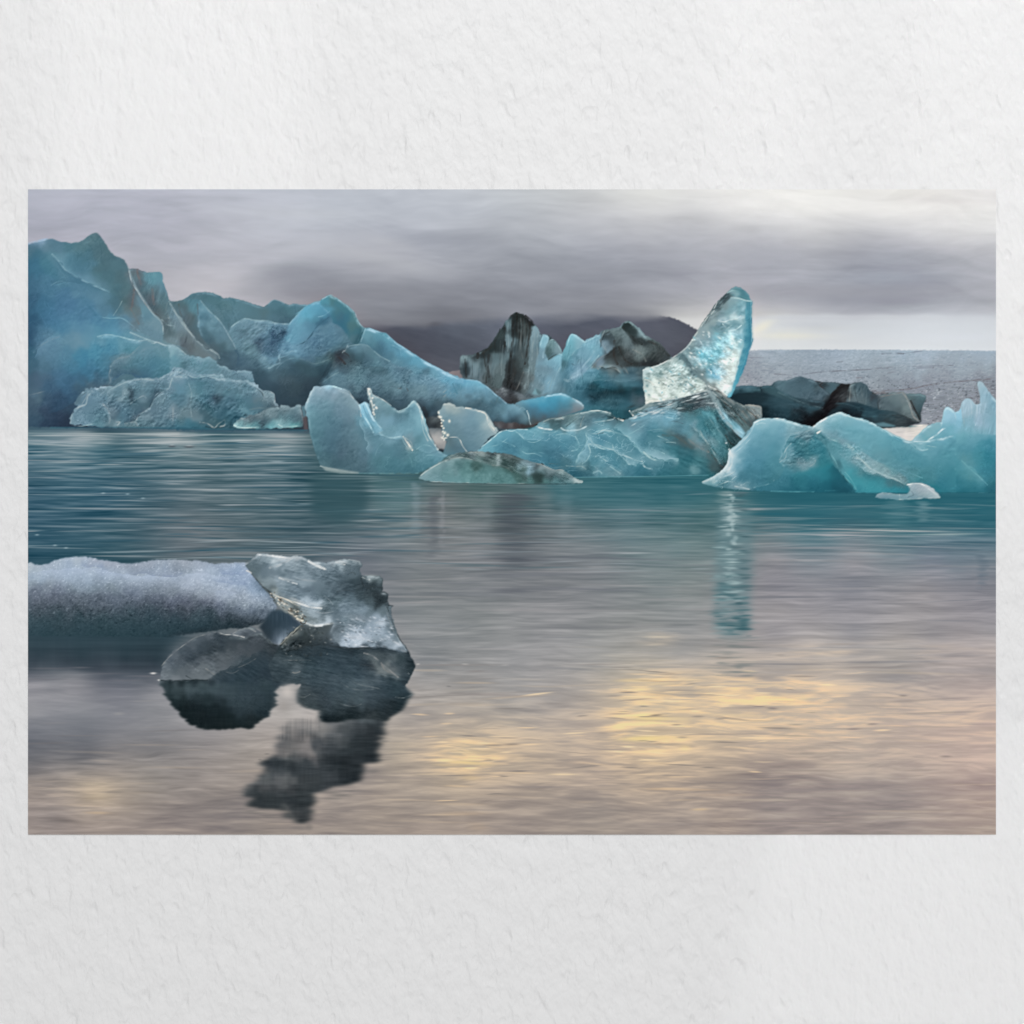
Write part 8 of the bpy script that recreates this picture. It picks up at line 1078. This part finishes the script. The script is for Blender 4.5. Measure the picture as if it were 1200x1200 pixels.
strokes(*J3, (2.0,(212,216,216),.85,0,128,40,134,90,140),(2.2,(216,218,216),.8,255,168,290,185,330,200,370,222),(1.6,(206,210,210),.8,440,170,470,182,505,190),(1.4,(150,160,164),.7,470,158,510,153,560,158,610,170),(1.6,(176,184,188),.6,40,285,90,300,140,320),(1.2,(60,68,72),.5,535,255,560,245,580,258),(1.6,(210,212,208),.8,630,278,650,290,680,295),(1.2,(140,146,148),.6,650,265,700,264,745,268),(1.4,(50,58,62),.6,620,285,640,340,690,360),(1.6,(88,98,102),.5,760,390,790,386,808,402),
  (2.0,(196,202,204),.7,160,455,230,480,290,492,345,495),(2.0,(226,228,226),.8,260,615,310,622,370,610,425,598),(1.4,(218,212,198),.8,60,420,110,440,160,470,190,480),(1.4,(140,136,130),.6,80,500,150,540,200,590),(1.0,(54,60,62),.6,805,490,830,560,850,620,880,690,910,740,940,780),(1.2,(130,138,142),.6,790,480,812,560,840,640,870,700),(1.2,(46,54,58),.6,815,475,838,478,846,480),(1.2,(156,166,172),.5,720,600,760,585,800,600),
  (1.2,(200,208,214),.5,500,690,560,700,620,690),(1.6,(214,220,226),.6,560,755,610,762,660,765,700,768),(1.0,(70,80,86),.5,450,380,520,370,600,390),(1.4,(54,62,66),.5,650,330,700,345,760,350),(1.4,(50,58,62),.6,700,440,750,455,800,450),(1.2,(150,160,166),.5,360,410,400,440,420,470))
strokes(*J5, (1.6,(44,50,54),.7,55,160,100,110,150,70,190,30),(1.2,(116,122,124),.6,90,110,130,75,180,35),(1.6,(52,60,64),.6,400,160,500,172,600,178,700,172),(1.4,(48,56,60),.5,200,150,260,160,330,150),(1.4,(96,104,108),.5,80,262,170,258,270,262),(1.2,(106,114,118),.5,130,350,180,345,192,338),(1.8,(140,142,142),.55,640,210,700,230,760,280,820,330,880,380),(2.2,(134,134,132),.5,760,280,790,330,840,350),(1.4,(64,72,76),.5,610,290,680,300,730,320),(1.4,(54,62,66),.5,760,370,830,385,880,400,930,430),
  (1.4,(128,134,136),.5,560,410,620,435,700,450,760,462),(1.6,(112,120,124),.5,480,420,540,455,620,470,720,462),(1.2,(110,116,118),.5,480,570,560,585,620,570),(1.0,(130,134,134),.5,180,515,220,520,260,500),(1.0,(110,114,114),.5,200,570,260,590,320,590),(1.2,(120,128,130),.6,860,520,920,525,980,500),(2,(40,48,52),.5,820,540,880,560,930,540),(3,(36,46,50),.5,340,660,420,670,520,650,600,650),(1.2,(150,154,156),.6,880,180,910,190,940,205),(1,(176,180,182),.7,950,352,960,356),(1.2,(48,56,60),.5,980,260,1000,300,985,335))
strokes(*J4, (1.5,(184,186,184),.75,455,68,510,80,560,82,610,92,640,100),(1.2,(150,152,152),.6,560,75,600,50,660,35,720,60),(1.2,(150,152,150),.5,60,300,110,240,200,165,300,100,400,75),(1.2,(148,148,144),.6,370,320,420,355,435,362),(1.6,(40,50,54),.7,50,402,150,405,250,402,380,400),(1.2,(46,56,60),.5,230,370,270,390,330,398),(1.0,(110,114,116),.5,500,340,560,350,600,330),(1.0,(108,112,112),.5,600,310,660,285,720,250),(2,(44,52,54),.6,800,110,840,150,890,160),(1.2,(140,140,136),.6,980,345,1000,350,1030,340),(1.0,(130,132,130),.6,950,260,1010,262),(1.2,(200,202,200),.8,38,400,48,402),
  (1.0,(64,72,76),.5,280,210,340,225,400,215),(1.0,(62,70,74),.4,300,150,380,180,450,160))
rs = np.random.RandomState(77)
for k in range(70):                                          # specks of light along the melt edge
    t = rs.rand(); x = J2[0] + (820 + 260 * t) / 6 + rs.normal(0, 1.5); y = J2[1] + (395 + 190 * t) / 6 + rs.normal(0, 3.2) * (0.4 + t)
    dab(x, y, rs.uniform(.7, 1.9), rs.uniform(.5, .9), [(232,226,210),(214,208,196),(84,78,70),(70,66,60)][rs.randint(4)], rs.uniform(.4, .85), rs.uniform(10, 40))
for k in range(120):
    x = rs.uniform(392, 462); y = rs.uniform(722, 758); 
    if x < 392 + (y - 722) * .4: continue
    dab(x, y, rs.uniform(1, 3), rs.uniform(.5, 1), [(206,214,222),(196,204,212),(92,100,106)][rs.randint(3)], rs.uniform(.25, .6), rs.uniform(5, 35))
for k in range(60):
    x = rs.uniform(335, 390); y = rs.uniform(735, 770)
    dab(x, y, rs.uniform(.7, 1.8), rs.uniform(.5, 1), [(150,152,150),(44,50,52),(56,62,62)][rs.randint(3)], rs.uniform(.3, .6), rs.uniform(10, 60))
grit(UPP, 6, 10, 3, 14, 621, 2, 20); grit(bp, 3, 12, 3, 12, 622, 2, 24); grit(lb, 2.6, 10, 3, 26, 623, 3, 24)
for (x, y, rx, ry, an, c_, a_) in [(75,150,60,9,-14,(186,192,196),.5),(175,150,30,10,-28,(160,168,174),.5),(300,190,60,7,24,(206,212,214),.6),(490,172,40,5,12,(196,202,204),.6),(100,292,60,7,16,(186,194,198),.5),(240,300,70,8,6,(150,160,166),.4),(300,470,60,10,10,(190,200,206),.55),(340,612,70,8,-6,(216,222,224),.6),(170,440,60,8,22,(178,182,184),.5),(760,600,36,14,10,(186,196,204),.5),(590,700,90,18,8,(190,198,206),.45),(870,740,30,8,30,(206,212,218),.6),(420,190,14,18,0,(96,106,112),.3),(600,560,90,22,10,(136,146,154),.35)]:
    dab(J3[0] + x / 6, J3[1] + y / 6, rx / 6, ry / 6, c_, a_, an)
# the picture's own crispness
small = blur(INK, 1.1); big_ = blur(INK, 9)
x_ = np.clip(INK + (INK - small) * .5 + (INK - big_) * .16, 0, 255) / 255
INK[:] = 255 * np.clip(x_ + .017 * np.sin(2 * np.pi * (x_ - .5)), 0, 1)
tone(1, 0)

# ---------------------------------------------------------------- the print on the wall
def to_linear(c):
    c = np.clip(c / 255.0, 0, 1)
    return np.where(c <= 0.04045, c / 12.92, ((c + 0.055) / 1.055) ** 2.4)

root = bpy.data.objects.new('art_print', None); scene.collection.objects.link(root); root.location = (0, 0, CZ - PH / 2 * U)
root['label'] = 'unframed landscape print of blue icebergs on a grey lagoon, flat on the white wall'
root['category'] = 'print'

T = 0.0005                                                 # thickness of the sheet
hw, hh = PW / 2 * U, PH * U
m, N, L, P = material('white_sheet')
P.inputs['Base Color'].default_value = (0.82, 0.82, 0.82, 1); P.inputs['Roughness'].default_value = 0.6
me = bpy.data.meshes.new('backing_sheet')
v = [(x, y, z_) for y in (-T, -0.0001) for x, z_ in ((-hw, 0), (hw, 0), (hw, hh), (-hw, hh))]
me.from_pydata(v, [], [(0, 1, 2, 3), (5, 4, 7, 6), (4, 0, 3, 7), (1, 5, 6, 2), (3, 2, 6, 7), (4, 5, 1, 0)])
obj('backing_sheet', me, m, root)

# the inked face: one vertex per printed dot, its ink in a colour attribute
yy = (np.arange(PH) + 0.5) / PH
lin = to_linear(INK.astype(np.float64))
lin /= np.interp(yy, LIGHT_Y, LIGHT_V)[:, None, None]      # ink = what the print shows, with the room's light divided out
lin = np.clip(lin, 0.004, 0.93)
xs = np.linspace(-hw, hw, PW); zs = np.linspace(hh, 0, PH)
co = np.empty((PH, PW, 3), np.float32); co[..., 0] = xs[None]; co[..., 1] = -T - 0.0001; co[..., 2] = zs[:, None]
idx = np.arange(PH * PW, dtype=np.int32).reshape(PH, PW)
quads = np.stack([idx[1:, :-1], idx[1:, 1:], idx[:-1, 1:], idx[:-1, :-1]], -1).reshape(-1, 4)
me = bpy.data.meshes.new('printed_picture')
me.vertices.add(PH * PW); me.vertices.foreach_set('co', co.ravel())
me.loops.add(quads.size); me.loops.foreach_set('vertex_index', quads.ravel())
me.polygons.add(len(quads)); me.polygons.foreach_set('loop_start', np.arange(0, quads.size, 4, dtype=np.int32))
me.polygons.foreach_set('loop_total', np.full(len(quads), 4, np.int32))
me.update(calc_edges=True)
ca = me.color_attributes.new('ink', 'FLOAT_COLOR', 'POINT')
rgba = np.ones((PH * PW, 4), np.float32); rgba[:, :3] = lin.reshape(-1, 3)
ca.data.foreach_set('color', rgba.ravel())
m, N, L, P = material('matt_ink')
at = N.new('ShaderNodeAttribute'); at.attribute_name = 'ink'
L.new(at.outputs['Color'], P.inputs['Base Color'])
P.inputs['Roughness'].default_value = 0.75; P.inputs['Specular IOR Level'].default_value = 0.0
obj('printed_picture', me, m, root)
